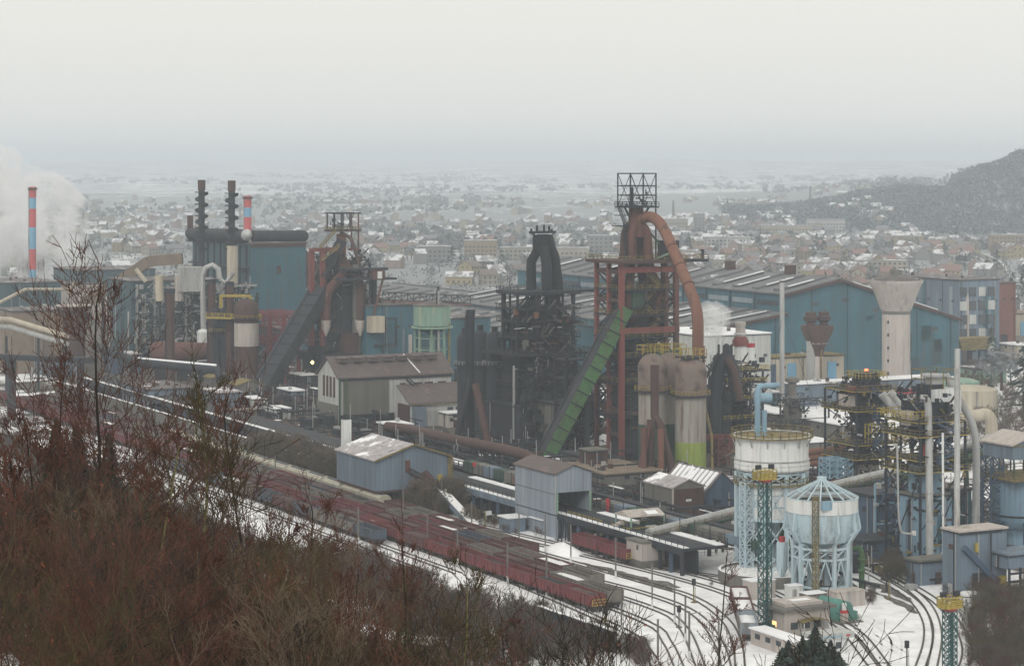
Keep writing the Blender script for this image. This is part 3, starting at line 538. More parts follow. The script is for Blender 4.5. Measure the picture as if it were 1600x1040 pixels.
b_ = P(115, 480, 850); b_.z = 0; t = Thing('thickener_tank', 'broad round rusty tank with flared rim at the foot of the inclined conveyor', 'tank', b_); zt = 78-(478-250)*850/3600
t.p('shell', M.rustd, smooth=True).lathe(b_, [(4, 0), (4, zt-2.5), (6.5, zt-1), (6.5, zt)], 24); t.p('rim', M.conc).lathe(b_+Z3*zt, [(6.7, 0), (6.7, .4)], 24)
t = Thing('steam_pipe', 'pair of pale steam pipes running down from the left edge', 'pipe', G(0, 600))
for (dy, nm) in ((0, 1), (12, 2)):
    pts = [P(-30, 497+dy, 800), P(18, 499+dy, 795), P(60, 512+dy, 780), P(105, 525+dy, 765)]; t.p('pipe', M.cream if nm == 1 else M.grey, smooth=True).tube(pts, .85, 10)
for x in (10, 60, 100): q = P(x, 525, 780); t.p('support', M.soot2).beam(Vector((q.x, q.y, 0)), q, .7)
t = Thing('steam_pipe', 'thin pale pipe bending over the hazy sheds at far left', 'pipe', P(0, 520, 900))
t.p('pipe', M.cream, smooth=True).tube([P(-20, 482, 900), P(40, 452, 900), P(110, 452, 905), P(118, 440, 905)], .7, 8)
t.p('support', M.soot2).beam(Vector((P(60, 452, 900).x, 900, 0)), P(60, 452, 900), .6)
for (x, y, lu, lv, h, m_, lab) in ((-40, 520, 40, 40, 22, M.teald, 'hazy blue grey shed at the far left edge behind the pipes'), (30, 505, 40, 50, 18, M.conc, 'hazy pale shed behind the foot of the striped chimney'), (120, 500, 40, 40, 24, M.teald, 'hazy dark shed between striped chimney and inclined conveyor')):
    boxb('works_shed', lab, 'industrial building', G(x, y), lu, lv, h, m_)
t = Thing('pipe_rack', 'dark elevated pipe trestle with a thick leg at the left edge above the red wagons', 'pipe trestle', G(0, 600))
t.p('deck', M.soot2).beam(P(-30, 556, 700), P(150, 563, 690), 3, 1.6); q = P(18, 556, 700); t.p('leg', M.soot2).beam(Vector((q.x, q.y, 0)), q, 2.2); q = P(125, 562, 692); t.p('leg', M.soot2).beam(Vector((q.x, q.y, 0)), q, 1.4)
# grey/white upper steel between the blue works and the stoves
t = Thing('gas_duct_tower', 'pale steel frame with looping grey ducts beside the steelworks wall', 'pipe tower', G(310, 600)); b_ = P(262, 520, 850); b_.z = 0
for k in range(6):
    for dd in (0, 9): t.p('column', M.grey if dd == 0 else M.soot2).beam(b_+P3*7*k-A3*dd, b_+P3*7*k-A3*dd+Z3*(32 if k < 4 else 26), .7)
for z in (12, 22, 31): t.p('girder', M.grey).beam(b_+Z3*z, b_+P3*35+Z3*z, .7); t.p('floor', M.soot2).box(b_+P3*17.5-A3*4.5+Z3*z, 9, 35, .4)
Yd = 846
t.p('duct', M.grey, smooth=True).tube([P(318, 520, Yd), P(316, 430, Yd), P(322, 418, Yd), P(332, 414, Yd), P(341, 420, Yd), P(343, 435, Yd)], 1.05, 10)
t.p('duct', M.grey, smooth=True).tube([P(343, 435, Yd), P(352, 442, Yd), P(362, 430, Yd), P(364, 425, Yd)], .9, 10); t.p('duct', M.conc, smooth=True).tube([P(280, 430, Yd), P(280, 470, Yd)], 1.8, 10); t.p('duct', M.cream, smooth=True).tube([P(248, 430, Yd), P(250, 470, Yd)], 1.6, 10); t.p('duct', M.cream, smooth=True).tube([P(212, 420, Yd), P(228, 440, Yd)], .8, 8)
t.p('panel', M.grey).box(P(298, 455, Yd), 5, 9, 9)
q = t.p('pipework', M.grey, kind='stuff'); q.spots(b_+P3*17+Z3*2, 5, 17, 29, 200, 5); q = t.p('pipework', M.soot2, kind='stuff'); q.spots(b_+P3*17, 5, 18, 30, 380, 6)
def stack(px, py0, pyb, r, m_, lab, z0=0, cap=None, cat='chimney', name='rusty_stack', Y=None):
    b = G(px, pyb) if Y is None else P(px, pyb, Y); b.z = 0; Y = b.y; zt = 78-(py0-250)*Y/3600; r = r*Y/3600
    t = Thing(name, lab, cat, b); t.p('shaft', m_, smooth=True).lathe(b, [(r*1.15, 0), (r, 3), (r, zt)], 14); t.p('mouth', cap or M.soot2, smooth=True).lathe(b+Z3*(zt-1.2), [(r*1.12, 0), (r*1.12, 1.4), (r*.8, 1.4), (r*.8, .4)], 14, cap=False)
    t.p('ladder', M.soot2).beam(b-P3*(r+.25)+Z3*1, b-P3*(r+.25)+Z3*(zt-1), .3); return t
stack(266, 452, 605, 7, M.rustd, 'isolated reddish brown stack left of the old stoves')
stack(331, 437, 600, 6, M.rustd, 'left dark rusty stack standing before the old stoves'); stack(359, 441, 605, 6.5, M.rustd, 'right dark rusty stack standing before the old stoves')
stack(402, 458, 600, 1.6, M.soot2, 'thin dark mast right of the old ringed stove', cat='mast', name='thin_mast')
b_ = G(317, 588); t = Thing('gas_bottle_tank', 'upright white cylindrical tank left of the dark stoves', 'tank', b_); s_ = b_.y/3600; zt = 78-(514-250)*s_
t.p('shell', M.white, smooth=True).lathe(b_, [(9*s_, 0), (9*s_, zt-1), (6*s_, zt-.3), (.5, zt)], 18); t.p('ladder', M.grey).beam(b_+P3*2.4, b_+P3*2.4+Z3*zt, .4)
# big horizontal rusty main at left
t = Thing('gas_main', 'fat rusty gas main with a rounded end lying before the teal works building', 'pipe', G(245, 580)); t.p('pipe', M.rust, smooth=True).tube([P(238, 552, 815), P(246, 551, 815), P(330, 548, 815)], [3.0, 4.0, 2.9], 14)
for x in (252, 285, 318): q = P(x, 560, 815); t.p('saddle', M.soot2).box(Vector((q.x, q.y, 0)), 2, 3.4, max(1, q.z-1))
t = Thing('gas_main', 'snow-topped dark pipe running level in front of the white cylindrical tank', 'pipe', G(300, 600)); t.p('pipe', M.soot2, smooth=True).tube([P(150, 541, 800), P(215, 566, 760), P(340, 578, 750), P(345, 590, 748)], 1.5, 12); t.p('snow_cap', M.snowy).tube([P(215, 560, 760), P(338, 571, 750)], .55, 6)
# old stoves of furnace one
def stove(t_or_lab, b, r, zt, shell, dome, ring=None, n=24, band=None, ringmat=M.yellow, grp=None, zb=None, foot=None):
    t = Thing('hot_blast_stove', t_or_lab, 'blast stove', b, grp); dm = r*.95
    zc = zb or zt-dm-7
    if foot: t.p('painted_foot', foot[0], smooth=True).lathe(b, [(r*1.0, 0), (r*1.0, foot[1])], n); t.p('shell', shell, smooth=True).lathe(b+Z3*foot[1], [(r, 0), (r, zc-foot[1])], n)
    else: t.p('shell', shell, smooth=True).lathe(b, [(r, 0), (r, zc)], n)
    t.p('dome', dome, smooth=True).lathe(b+Z3*zc, [(r*1.04, 0), (r*1.04, zt-dm*1.0-zc)]+[(r*1.04*math.cos(x), zt-dm*1.0-zc+dm*1.0*math.sin(x)) for x in (.3, .6, .9, 1.2, 1.45)], n)
    ring_platform(t, b, r*.98, r+1.1, zc-.2, M.soot2, ringmat, 18)
    if band: t.p('pale_band', band[0], smooth=True).lathe(b+Z3*band[1], [(r*1.012, 0), (r*1.012, band[2])], n)
    return t
b_ = G(385, 606); s_ = b_.y/3600; z_ = lambda py: 78-(py-250)*s_
stove('rusty ringed stove with pale band and yellow gallery, right of two dark stacks', b_, 19*s_, z_(466), M.rustd, M.rustd, grp=None, zb=z_(497), band=(M.conc, z_(540), z_(504)-z_(540)))
for k, x in enumerate((338, 350)): b_ = G(x, 603); stove(('left' if k == 0 else 'right')+' narrow dark stove squeezed behind the yellow gallery beside the ringed stove', b_, 7*s_, z_(482), M.soot2, M.soot2, grp='narrow dark stoves', n=14)
t = Thing('yellow_gantry', 'yellow tubular gantry over the ringed stove', 'gantry', P(370, 600, 790)); t.p('beam', M.yellow).beam(P(345, 462, 790), P(391, 462, 790), .9); t.p('beam', M.yellow).beam(P(391, 462, 790), P(392, 494, 790), .9); t.p('beam', M.yellow).beam(P(345, 462, 790), P(345, 480, 790), .9); q = t.p('gallery', M.yellow); q.rail([P(322, 495, 788), P(408, 497, 788)], 1.3, .2); t.p('deck', M.yellow).beam(P(322, 496, 788), P(408, 498, 788), 2.5, .5)
# low yellow-roofed canopies
for (x, y, lab) in ((345, 600, 'left small hut with a yellow edged roof by the stoves'), (385, 612, 'right small hut with a yellow edged roof by the skip bridge foot')):
    b_ = G(x, y+12); t = Thing('small_hut', lab, 'hut', b_); gable_house(t, b_, 8, 9, 5, 6.5, M.concd, M.yell2)
# red lattice structure
b_ = G(402, 602); b_.z = 0; t = Thing('red_lattice_gallery', 'red steel lattice crane runway between the stoves and the left blast furnace', 'steel framework', b_); s_ = b_.y/3600
for k in range(5):
    for dd in (0, -16, -32):
        a = b_+P3*5.2*k+A3*dd*.9; t.p('column', M.pinkred).beam(a, a+Z3*24, .65)
    for z in (14, 19, 24):
        t.p('cross_beam', M.pinkred).beam(b_+P3*5.2*k+Z3*z, b_+P3*5.2*k-A3*29+Z3*z, .35)
q = t.p('bracing', M.pinkred, kind='stuff')
for dd in (0, -14.4, -28.8):
    q.truss(b_+A3*dd+Z3*21, b_+A3*dd+P3*21+Z3*21, 3, 8, .35); q.truss(b_+A3*dd+Z3*14, b_+A3*dd+P3*21+Z3*14, 2, 8, .3)
    for k in range(4): q.beam(b_+A3*dd+P3*5.2*k, b_+A3*dd+P3*5.2*(k+1)+Z3*14, .25)
t.p('yellow_stair', M.yellow).stair(b_+P3*16+A3*2, b_+P3*20+A3*2+Z3*10)
# green elevated water tank
b_ = G(675, 622); b_.z = 0; s_ = b_.y/3600; z_ = lambda py: 78-(py-250)*s_
t = Thing('green_water_tank', 'mint green round water tank on tall thin legs between two furnaces', 'water tank', b_); r = 29*s_
t.p('shell', M.mint, smooth=True).lathe(b_, [(r, z_(508)), (r, z_(476))], 24); t.p('roof', M.roofb, smooth=True).lathe(b_+Z3*z_(476), [(r*1.08, 0), (r*.5, .9), (.2, 1.4)], 24); t.p('pale_patch', M.cream).box(b_+P3*3.5-Vector((0, r-.6, 0))+Z3*z_(500), .5, 3.4, 4.5)
t.p('walkway', M.mint).lathe(b_+Z3*(z_(512)), [(r+.8, 0), (r+.8, .6)], 24); t.p('bottom_cone', M.teald, smooth=True).lathe(b_, [(.8, z_(523)), (r*.95, z_(512))], 20); t.p('riser', M.mint).tube([b_, b_+Z3*z_(522)], .9, 10)
L_ = circ(b_, r*.93, 0, 8)
for k, q0 in enumerate(L_): t.p('leg', M.mint).beam(q0, q0+Z3*z_(511), .5)
q = t.p('leg_bracing', M.mint, kind='stuff')
for z in (z_(575), z_(545), z_(527)):
    for k in range(8): q.beam(L_[k]+Z3*z, L_[(k+1)%8]+Z3*z, .25)
t.p('yellow_ladder', M.yell2).beam(b_+P3*4+A3*4.5, b_+P3*4+A3*4.5+Z3*z_(505), .6)
stack(685, 448, 624, 1.6, M.grey, 'thin grey mast standing in front of the green water tank', cat='mast', name='thin_mast')
# ================================================================== blast furnaces
def frame_grid(t, C, W_, D, zt, cm, gm, cols=(0, 1), w=1.0, levels=(), brm=None, seg=0, deepcols=(0, 1)):
    """open steel frame; C = front left foot, W_ along v, D back along -u"""
    for i in cols:
        for j in deepcols:
            a = C+P3*W_*i-A3*D*j; t.p('column', cm).beam(a, a+Z3*zt, w)
    for z in levels:
        for j in deepcols: t.p('girder', gm).beam(C-A3*D*j+Z3*z, C+P3*W_-A3*D*j+Z3*z, w*.75, w)
        for i in (0, 1): t.p('girder', gm).beam(C+P3*W_*i+Z3*z, C+P3*W_*i-A3*D+Z3*z, w*.7, w)
def floor(t, C, W_, D, z, m_, over=1.5, rl=None, th=.5):
    c = C+P3*W_/2-A3*D/2; t.p('floor', m_).box(c+Z3*z, D+2*over, W_+2*over, th)
    if rl:
        o = over-.1; q = [C+A3*o-P3*o, C+A3*o+P3*(W_+o), C-A3*(D+o)+P3*(W_+o), C-A3*(D+o)-P3*o]; t.p('handrail', rl).rail([x+Z3*(z+th) for x in q], closed=True, w=.12)
def pipe(t, pts, r, m_, n=10, name='pipe'):
    return t.p(name, m_, smooth=True).tube(pts, r, n)
def bend(pts, k=5, rad=.35):                      # round the corners of a polyline
    pts = [Vector(p) for p in pts]; o = [pts[0]]
    for a, b, c in zip(pts, pts[1:], pts[2:]):
        s, e = b.lerp(a, rad), b.lerp(c, rad)
        for i in range(k+1): x = i/k; o.append(s.lerp(b, x).lerp(b.lerp(e, x), x))
    return o+[pts[-1]]
# ---- furnace three (tallest, right)
Y = 597; C = P(971, 400, Y); C.z = 0; W_, D = 16.5, 13; zz = lambda py, y=Y: 78-(py-250)*y/3600
t = Thing('blast_furnace', 'tallest blast furnace with red steel frame and bent orange downcomer pipe', 'blast furnace', C)
ztop = zz(412)
for i, j, m_, w in ((0, 0, M.redpaint, 1.25), (1, 0, M.rust, 1.2), (0, 1, M.redpaint, 1.0), (1, 1, M.rustd, 1.2), (0, .5, M.redpaint, 1.0), (1, .5, M.rustd, 1.0), (.82, 0, M.rustd, .9), (.18, .9, M.rustd, 1)):
    a = C+P3*W_*i-A3*D*j; t.p('column', m_).beam(a, a+Z3*ztop, w)
for z in (zz(422), zz(517)): t.p('girder', M.redpaint).beam(C+Z3*z-P3*.8, C+P3*W_+Z3*z+P3*.8, 1.1, 1.5)
for z in (zz(425), zz(470), zz(517), zz(560), zz(600), zz(640), zz(680)):
    t.p('girder', M.rustd).beam(C-A3*D+Z3*z, C-A3*D+P3*W_+Z3*z, .7, 1); t.p('girder', M.rustd).beam(C+Z3*z, C-A3*D+Z3*z, .7, 1); t.p('girder', M.rustd).beam(C+P3*W_+Z3*z, C-A3*D+P3*W_+Z3*z, .7, 1)
q = t.p('bracing', M.soot2, kind='stuff')
for (z0, z1) in ((zz(470), zz(425)), (zz(517), zz(470)), (zz(560), zz(517)), (zz(600), zz(560)), (zz(640), zz(600)), (zz(690), zz(640))):
    for a, b in ((C, C-A3*D), (C+P3*W_, C+P3*W_-A3*D), (C-A3*D, C-A3*D+P3*W_)): q.beam(a+Z3*z0, b+Z3*z1, .35); q.beam(b+Z3*z0, a+Z3*z1, .35)
for (z0, z1) in ((zz(560), zz(517)), (zz(600), zz(560)), (zz(650), zz(600))): q.beam(C+Z3*z0, C+P3*W_+Z3*z1, .35)
F = C+P3*W_/2-A3*D/2
t.p('furnace_shaft', M.soot, smooth=True).lathe(F, [(7.5, 0), (7.5, 8), (6.6, 12), (6.9, 17), (5.4, 28), (4.3, 38), (3.2, 41), (3.2, 43)], 20)
t.p('soot_core', M.soot).box(F+P3*1, 10, 13, zz(640)); t.p('bustle_pipe', M.rustd, smooth=True).tube([Vector((F.x+8.4*math.cos(x*.5236), F.y+8.4*math.sin(x*.5236), 12)) for x in range(13)], .9, 8)
for z in (zz(655), zz(600), zz(560), zz(530), zz(495), zz(455)): floor(t, C, W_, D, z, M.soot2, .6, M.yell2 if z > 18 else M.soot2, .35)
floor(t, C, W_, D, ztop, M.rustd, 2.2, M.yell2, .8)
for i in (-1, 1):
    for j in (-1, 1):
        a = F+P3*i*3+A3*j*3+Z3*36; b = F+P3*i*5.2+A3*j*4.2+Z3*42; c2 = F+P3*i*2.4+A3*j*1.6+Z3*(ztop+8)
        pipe(t, bend([a, b, F+P3*i*2.6+A3*j*2+Z3*(ztop-1), c2, F+P3*i*.8+A3*j*.8+Z3*(zz(352))], 4), 1.25, M.rust if j > 0 else M.rustd, 10, 'uptake')
T0 = P(985, 360, F.y); T0.x = F.x; T0.y = F.y
pipe(t, [F+Z3*zz(372), F+Z3*zz(360), F+Z3*zz(326)], [2.6, 2.2, 1.9], M.rust, 14, 'top_main')
dc = [F+Z3*zz(345), P(1018, 337, F.y-3), P(1036, 352, F.y-8), P(1086, 470, 580), P(1091, 500, 577), P(1090, 560, 577)]
pipe(t, bend(dc, 6, .4), 1.45, M.rusto, 16, 'downcomer'); 
for k, x in enumerate((.3, .55, .8)): c = Vector(dc[2]).lerp(Vector(dc[3]), x); d = (Vector(dc[3])-Vector(dc[2])).normalized(); t.p('pipe_flange', M.rust).tube([c-d*.15, c+d*.15], 1.62, 16)
t.p('downcomer_strut', M.mint).beam(F+P3*4+Z3*ztop, Vector(dc[2]).lerp(Vector(dc[3]), .35), .4); t.p('downcomer_strut', M.dgreen).beam(F+Z3*zz(352)+P3*2, P(1046, 398, F.y), .5)
# cage
cw = 7.8; zc0, zc1 = zz(322, F.y), zz(271, F.y); cc = F+P3*.2
for i in (-1, 0, 1):
    for j in (-1, 1):
        a = cc+P3*i*cw/2+A3*j*cw*.42; t.p('cage_post', M.soot2).beam(a+Z3*zc0, a+Z3*zc1, .28)
for z in (zc0, (zc0*2+zc1)/3, zc1*.62+zc0*.38, zc1):
    for j in (-1, 1): t.p('cage_beam', M.soot2).beam(cc-P3*cw/2+A3*j*cw*.42+Z3*z, cc+P3*cw/2+A3*j*cw*.42+Z3*z, .28); t.p('cage_beam', M.soot2).beam(cc+P3*j*cw/2-A3*cw*.42+Z3*z, cc+P3*j*cw/2+A3*cw*.42+Z3*z, .28)
q = t.p('cage_bracing', M.soot2, kind='stuff')
for j in (-1, 1):
    for i in (-1, 0):
        a = cc+A3*j*cw*.42+P3*i*cw/2; q.beam(a+Z3*zc0, a+P3*cw/2+Z3*zc1, .14); q.beam(a+P3*cw/2+Z3*zc0, a+Z3*zc1, .14)
q = t.p('cage_floor', M.soot2); q.box(cc+Z3*(zc0-.4), cw*1.05, cw*1.12, .4); t.p('cage_handrail', M.soot2).rail([cc+P3*x*cw*.56+A3*y_*cw*.52+Z3*zc0 for x, y_ in ((-1,1),(1,1),(1,-1),(-1,-1))], closed=True, w=.12)
q = t.p('bleeder_valves', M.soot2, kind='stuff'); q.spots(cc+Z3*zc0, 2.6, 2.6, 3.5, 26, 1.8); q.beam(cc-P3*1.5+Z3*zc0, cc-P3*1.5+Z3*(zc0+5), .6)
for i in (-1, 1): t.p('cage_bracket', M.soot2).beam(cc+P3*i*cw*.5+Z3*zc0, F+P3*i*1.6+Z3*(zc0-3.5), .4)
st = F-P3*4.2; q = t.p('top_stair', M.soot2); q.stair(st+Z3*zz(355)+A3*2, st+Z3*(zc0)-A3*2, .9); q.stair(st+Z3*zz(410)+A3*3+P3*-.5, st+Z3*zz(355)+A3*2-P3*.5, .9); t.p('stair_landing', M.soot2).box(st+Z3*zz(355)-P3*.5, 3.5, 3.4, .25); t.p('stair_landing', M.soot2).box(st+Z3*zz(338)-P3*.2, 3, 3, .2)
t.p('vent_mast', M.rustd).tube([F+P3*6+Z3*ztop, F+P3*6+Z3*zz(312)], .22, 6)
cr0 = C+P3*W_-A3*3; t.p('crane_gallery', M.soot2).frame_box(cr0+P3*4.5+Z3*ztop, P3*12, A3*5, Z3*.7); t.p('crane_girder', M.grey).beam(cr0+P3*-2+Z3*(ztop+3.4), cr0+P3*9.5+Z3*(ztop+2.4), .7); t.p('crane_handrail', M.yell2).rail([cr0-P3*1+A3*2.4+Z3*(ztop+.7), cr0+P3*10.4+A3*2.4+Z3*(ztop+.7), cr0+P3*10.4-A3*2.4+Z3*(ztop+.7)], w=.14)
t.p('hoist_house', M.soot2).box(cr0-P3*.5+Z3*(ztop+.7), 4, 4.2, 5)
t.p('hoist_end_panel', M.soot2).box(cr0+P3*10+Z3*(ztop+.8), 1.2, .5, 2.4)
q = t.p('pipework', M.soot2, kind='stuff'); q.spots(F, 6, 6.5, 44, 480, 4.5); q = t.p('pipework', M.soot, kind='stuff'); q.spots(F+P3*1, 6, 7, 30, 520, 5); q = t.p('pipework', M.rustd, kind='stuff'); q.spots(F+Z3*4, 7, 8, 42, 160, 5)
t.p('control_cabin', M.dgreen).box(F+P3*4+A3*9+Z3*zz(570), 4, 7, 3.5); t.p('dark_cabin', M.dgreen).box(C+P3*6-A3*2+Z3*zz(485), 3, 4.5, 5)
for k in range(5): z0 = zz(560)+k*4.6; t.p('zigzag_stair', M.yell2).stair(C+P3*(7 if k % 2 else 12)-A3*1+Z3*z0, C+P3*(12 if k % 2 else 7)-A3*1+Z3*(z0+4.6), .8, .14)
# side tower at lower left
lt = C-P3*7.5-A3*16
for i in (0, 1):
    for j in (0, 1): t.p('side_tower_post', M.soot).beam(lt+P3*i*6-A3*j*6, lt+P3*i*6-A3*j*6+Z3*26, .8)
for z in (8, 14, 20, 25): t.p('side_tower_floor', M.soot).box(lt+P3*3-A3*3+Z3*z, 8, 7.5, .4)
q = t.p('side_tower_bracing', M.soot, kind='stuff'); q.spots(lt+P3*3-A3*3, 3, 3.5, 26, 90, 5)
def skip_bridge(name, lab, a, b, mtop, mside, w=3.6, h=3.2, n=12, legs=()):
    t = Thing(name, lab, 'skip bridge', a); a, b = Vector(a), Vector(b); d = (b-a).normalized(); side = d.cross(Z3).normalized(); up = side.cross(d).normalized(); L = (b-a).length
    for k in range(n):
        p0, p1 = a+d*L*k/n, a+d*L*(k+1)/n; m0, dd = (p0+p1)/2, (p1-p0)*.985
        t.p('side_panel', mside).frame_box(m0-up*h/2+side*w/2, side*.25, dd, up*h*R.uniform(.97, 1)); t.p('side_panel', mtop).frame_box(m0-up*h/2-side*w/2, side*.25, dd, up*h)
        t.p('deck_plate', mtop).frame_box(m0-up*h/2, side*w*.92, dd, up*.3); t.p('cover_plate', mtop).frame_box(m0+up*h*.42, side*w*.92, dd, up*.25)
        t.p('rib', M.soot2).frame_box(p0-up*(h/2+.15)+side*0, side*(w+.9), d*.35, up*(h+.3))
    t.p('rail_walk', mtop).frame_box((a+b)/2+up*h/2-side*w*.45, side*1, b-a, up*.3)
    for x in legs: q = a+d*L*x; t.p('support_leg', M.soot2).beam(Vector((q.x, q.y, 0)), q, 1.2)
    return t
skip_bridge('skip_bridge', 'steep bright green covered skip bridge climbing to the tallest blast furnace', G(846, 722)-Z3*.5, P(975, 480, 600), M.soot2, M.green, 6.4, 3.4, 13, (.55,))
# stoves of furnace three
b0 = G(1079, 746); s_ = b0.y/3600; z_ = lambda py, y=b0.y: 78-(py-250)*y/3600; r3 = 24.5*s_
t = stove('front rust-streaked stove with lime green foot, nearest of the three pale stoves', b0, r3, z_(557), M.stove, M.dome, zb=z_(617), grp='three big rust-streaked stoves', foot=(M.lime, z_(689)), ringmat=M.yellow); t.p('top_platform', M.soot2).box(b0+Z3*z_(559), 5, 6, .4); t.p('top_handrail', M.yellow).rail([b0+Z3*z_(559)+A3*x*2.6+P3*y_*3 for x, y_ in ((-1,-1),(1,-1),(1,1),(-1,1))], closed=True, h=2.2, w=.15)
b1 = G(1048, 734); t = stove('middle stove of the three pale rust-streaked stoves', b1, r3*.96, z_(550, b1.y), M.stove, M.dome, zb=z_(612, b1.y), grp='three big rust-streaked stoves', foot=(M.dgreen, 12)); t.p('top_handrail', M.yellow).rail([b1+Z3*z_(551, b1.y)+A3*x*2.6+P3*y_*3 for x, y_ in ((-1,-1),(1,-1),(1,1),(-1,1))], closed=True, h=2.2, w=.15)
b2 = G(1020, 744); t = stove('left stove of the three, with a dark red pipe running down its shell', b2, r3*.92, z_(552, b2.y), M.stove, M.dome, zb=z_(610, b2.y), grp='three big rust-streaked stoves', foot=(M.dgreen, 13)); t.p('top_handrail', M.yellow).rail([b2+Z3*z_(553, b2.y)+A3*x*2.6+P3*y_*3 for x, y_ in ((-1,-1),(1,-1),(1,1),(-1,1))], closed=True, h=2.2, w=.15)
t = Thing('hot_blast_pipe', 'dark red hot blast pipe slanting down in front of the left pale stove', 'pipe', G(1050, 745)); pipe(t, [P(1023, 570, 556), P(1023, 650, 556), P(1031, 664, 554), P(1053, 745, 552)], 1.05, M.rustd, 14); pipe(t, [P(1017, 655, 553), P(1016, 745, 551)], 1.0, M.rustd, 10); pipe(t, [P(1014, 665, 551), P(999, 742, 549)], .7, M.rust, 10); pipe(t, [P(1006, 668, 550), P(1006, 756, 547)], .75, M.rust, 10); pipe(t, [P(1032, 670, 550), P(1033, 740, 549)], .8, M.rusto, 10)
t = Thing('stove_drain_pipe', 'thin yellow pipe beside the front pale stove', 'pipe', G(1108, 740)); pipe(t, [P(1098, 620, 566), P(1112, 680, 566), P(1113, 742, 564)], .35, M.yell2, 6); pipe(t, [P(1099, 540, 568), P(1099, 620, 567)], .4, M.rusto, 6)
# ---- furnace two (dark, middle)
Y = 630; C = P(813, 400, Y); C.z = 0; W_, D = 16.5, 10; F = C+P3*W_/2-A3*D/2
t = Thing('blast_furnace', 'soot-black middle blast furnace with inverted Y uptakes and no cage on top', 'blast furnace', C)
zD, zL = zz(461, Y), zz(556, Y)
for i, j, m_, w in ((-.05, 0, M.soot2, .6), (.3, 0, M.soot2, 1.2), (1, 0, M.soot2, .9), (0, 1, M.soot, 1), (1, 1, M.soot, 1), (.45, 1, M.soot, .8), (.75, .1, M.soot, .8)): a = C+P3*W_*i-A3*D*j; t.p('column', m_).beam(a, a+Z3*zD, w)
for i_ in (.12, .55, .8):
    for j_ in (0, 1): a = C+P3*W_*i_-A3*D*j_; t.p('column', M.soot2).beam(a+Z3*zL, a+Z3*zD, .5)
qb = t.p('bracing', M.soot2, kind='stuff')
for j_ in (0, 1):
    for z0_, z1_ in ((zL, (zL+zD)/2), ((zL+zD)/2, zD)):
        a, b = C-A3*D*j_, C+P3*W_-A3*D*j_; m_ = (a+b)/2; qb.beam(a+Z3*z0_, m_+Z3*z1_, .35); qb.beam(b+Z3*z0_, m_+Z3*z1_, .35)
t.p('pale_corner_post', M.grey).beam(C+P3*4.6+A3*1, C+P3*4.6+A3*1+Z3*zL, .8); t.p('pale_corner_post', M.grey).beam(C-P3*2.5+A3*1, C-P3*2.5+A3*1+Z3*22, .5)
floor(t, C, W_, D, zD, M.soot2, 1.6, M.soot2, 1.0); floor(t, C-P3*1, W_+2, D+2, zL, M.soot, 3.2, M.soot2, .8)
t.p('deck_overhang', M.soot2).frame_box(C+P3*(W_+3.8)-A3*3+Z3*(zD+.3), P3*7, A3*4, Z3*.7)
for z in (zz(580, Y), zz(605, Y), zz(630, Y), zz(655, Y), zz(530, Y), zz(505, Y), zz(485, Y)): floor(t, C-P3*.5, W_+1, D, z, M.soot, 1.2, M.soot, .35)
t.p('furnace_shaft', M.soot, smooth=True).lathe(F, [(7, 0), (7, 9), (6, 13), (6.2, 16), (4.4, 28), (3.2, 33), (3.2, 35)], 18)
t.p('hopper', M.soot, smooth=True).lathe(F+A3*1, [(1.5, zz(545, Y)), (4, zz(520, Y)), (4, zz(500, Y)), (2, zz(480, Y))], 14)
Yf = F.y; q_ = lambda x, y, dy=0: P(x, y, Yf+dy)
t.p('soot_core', M.soot).box(C-P3*.5+P3*W_/2-A3*D/2, D-1, W_, zL-.5)
pipe(t, [q_(830, 462), q_(830, 408), q_(849, 376)], [1.5, 1.4, 1.3], M.soot, 12, 'uptake'); pipe(t, [q_(855, 462, -3), q_(854, 412, -3), q_(849, 385, -2)], 1.45, M.soot, 12, 'uptake')
t.p('top_web', M.soot).frame_box(q_(849, 396), P3*4.6, A3*2.4, Z3*5.2); pipe(t, [q_(875, 462), q_(868, 402), q_(857, 371)], [1.3, 1.2, 1.0], M.soot, 12, 'uptake')
pipe(t, [q_(849, 392), q_(849, 366)], 1.9, M.soot, 14, 'top_main'); pipe(t, [q_(861, 462, 5), q_(863, 400, 4), q_(857, 372, 2)], 1.5, M.soot, 10, 'uptake')
pipe(t, bend([q_(806, 552), q_(806, 500), q_(836, 470), q_(838, 458)], 4, .3), 1.6, M.soot, 10, 'lower_uptake'); pipe(t, bend([q_(882, 552), q_(882, 500), q_(862, 470), q_(860, 458)], 4, .3), 1.9, M.soot, 10, 'lower_uptake')
t.p('arch_brace', M.soot).beam(q_(820, 500, -6), q_(842, 462, -6), .9)
F2_ = F; F = q_(850, 366); F.z = 0
t.p('top_beam', M.soot).beam(F-P3*4.6+Z3*zz(364, Y), F+P3*3.6+Z3*zz(364, Y), .6, .6)
for i, h in ((-4, 1.2), (-2.2, 2), (0, 2.2), (1.6, 1.8), (2.4, 1)): t.p('valve_post', M.soot).beam(F+P3*i+Z3*zz(365, Y), F+P3*i+Z3*(zz(365, Y)+h), .45)
t.p('thin_post', M.soot).beam(F-P3*3.2+Z3*zz(364, Y), F-P3*3.2+Z3*zz(404, Y), .45)
for i in (-4.6, 3.6): t.p('bracket', M.soot).beam(F+P3*i+Z3*zz(364, Y), F+P3*i*.45+Z3*zz(373, Y), .25)
F = F2_
q = t.p('pipework', M.concd, kind='stuff'); q.spots(F+A3*5.5, 2.5, 8.5, 38, 150, 4); q = t.p('pipework', M.rust, kind='stuff'); q.spots(F+A3*4, 3, 8, 36, 60, 3); q = t.p('snow_scraps', M.snowd, kind='stuff')
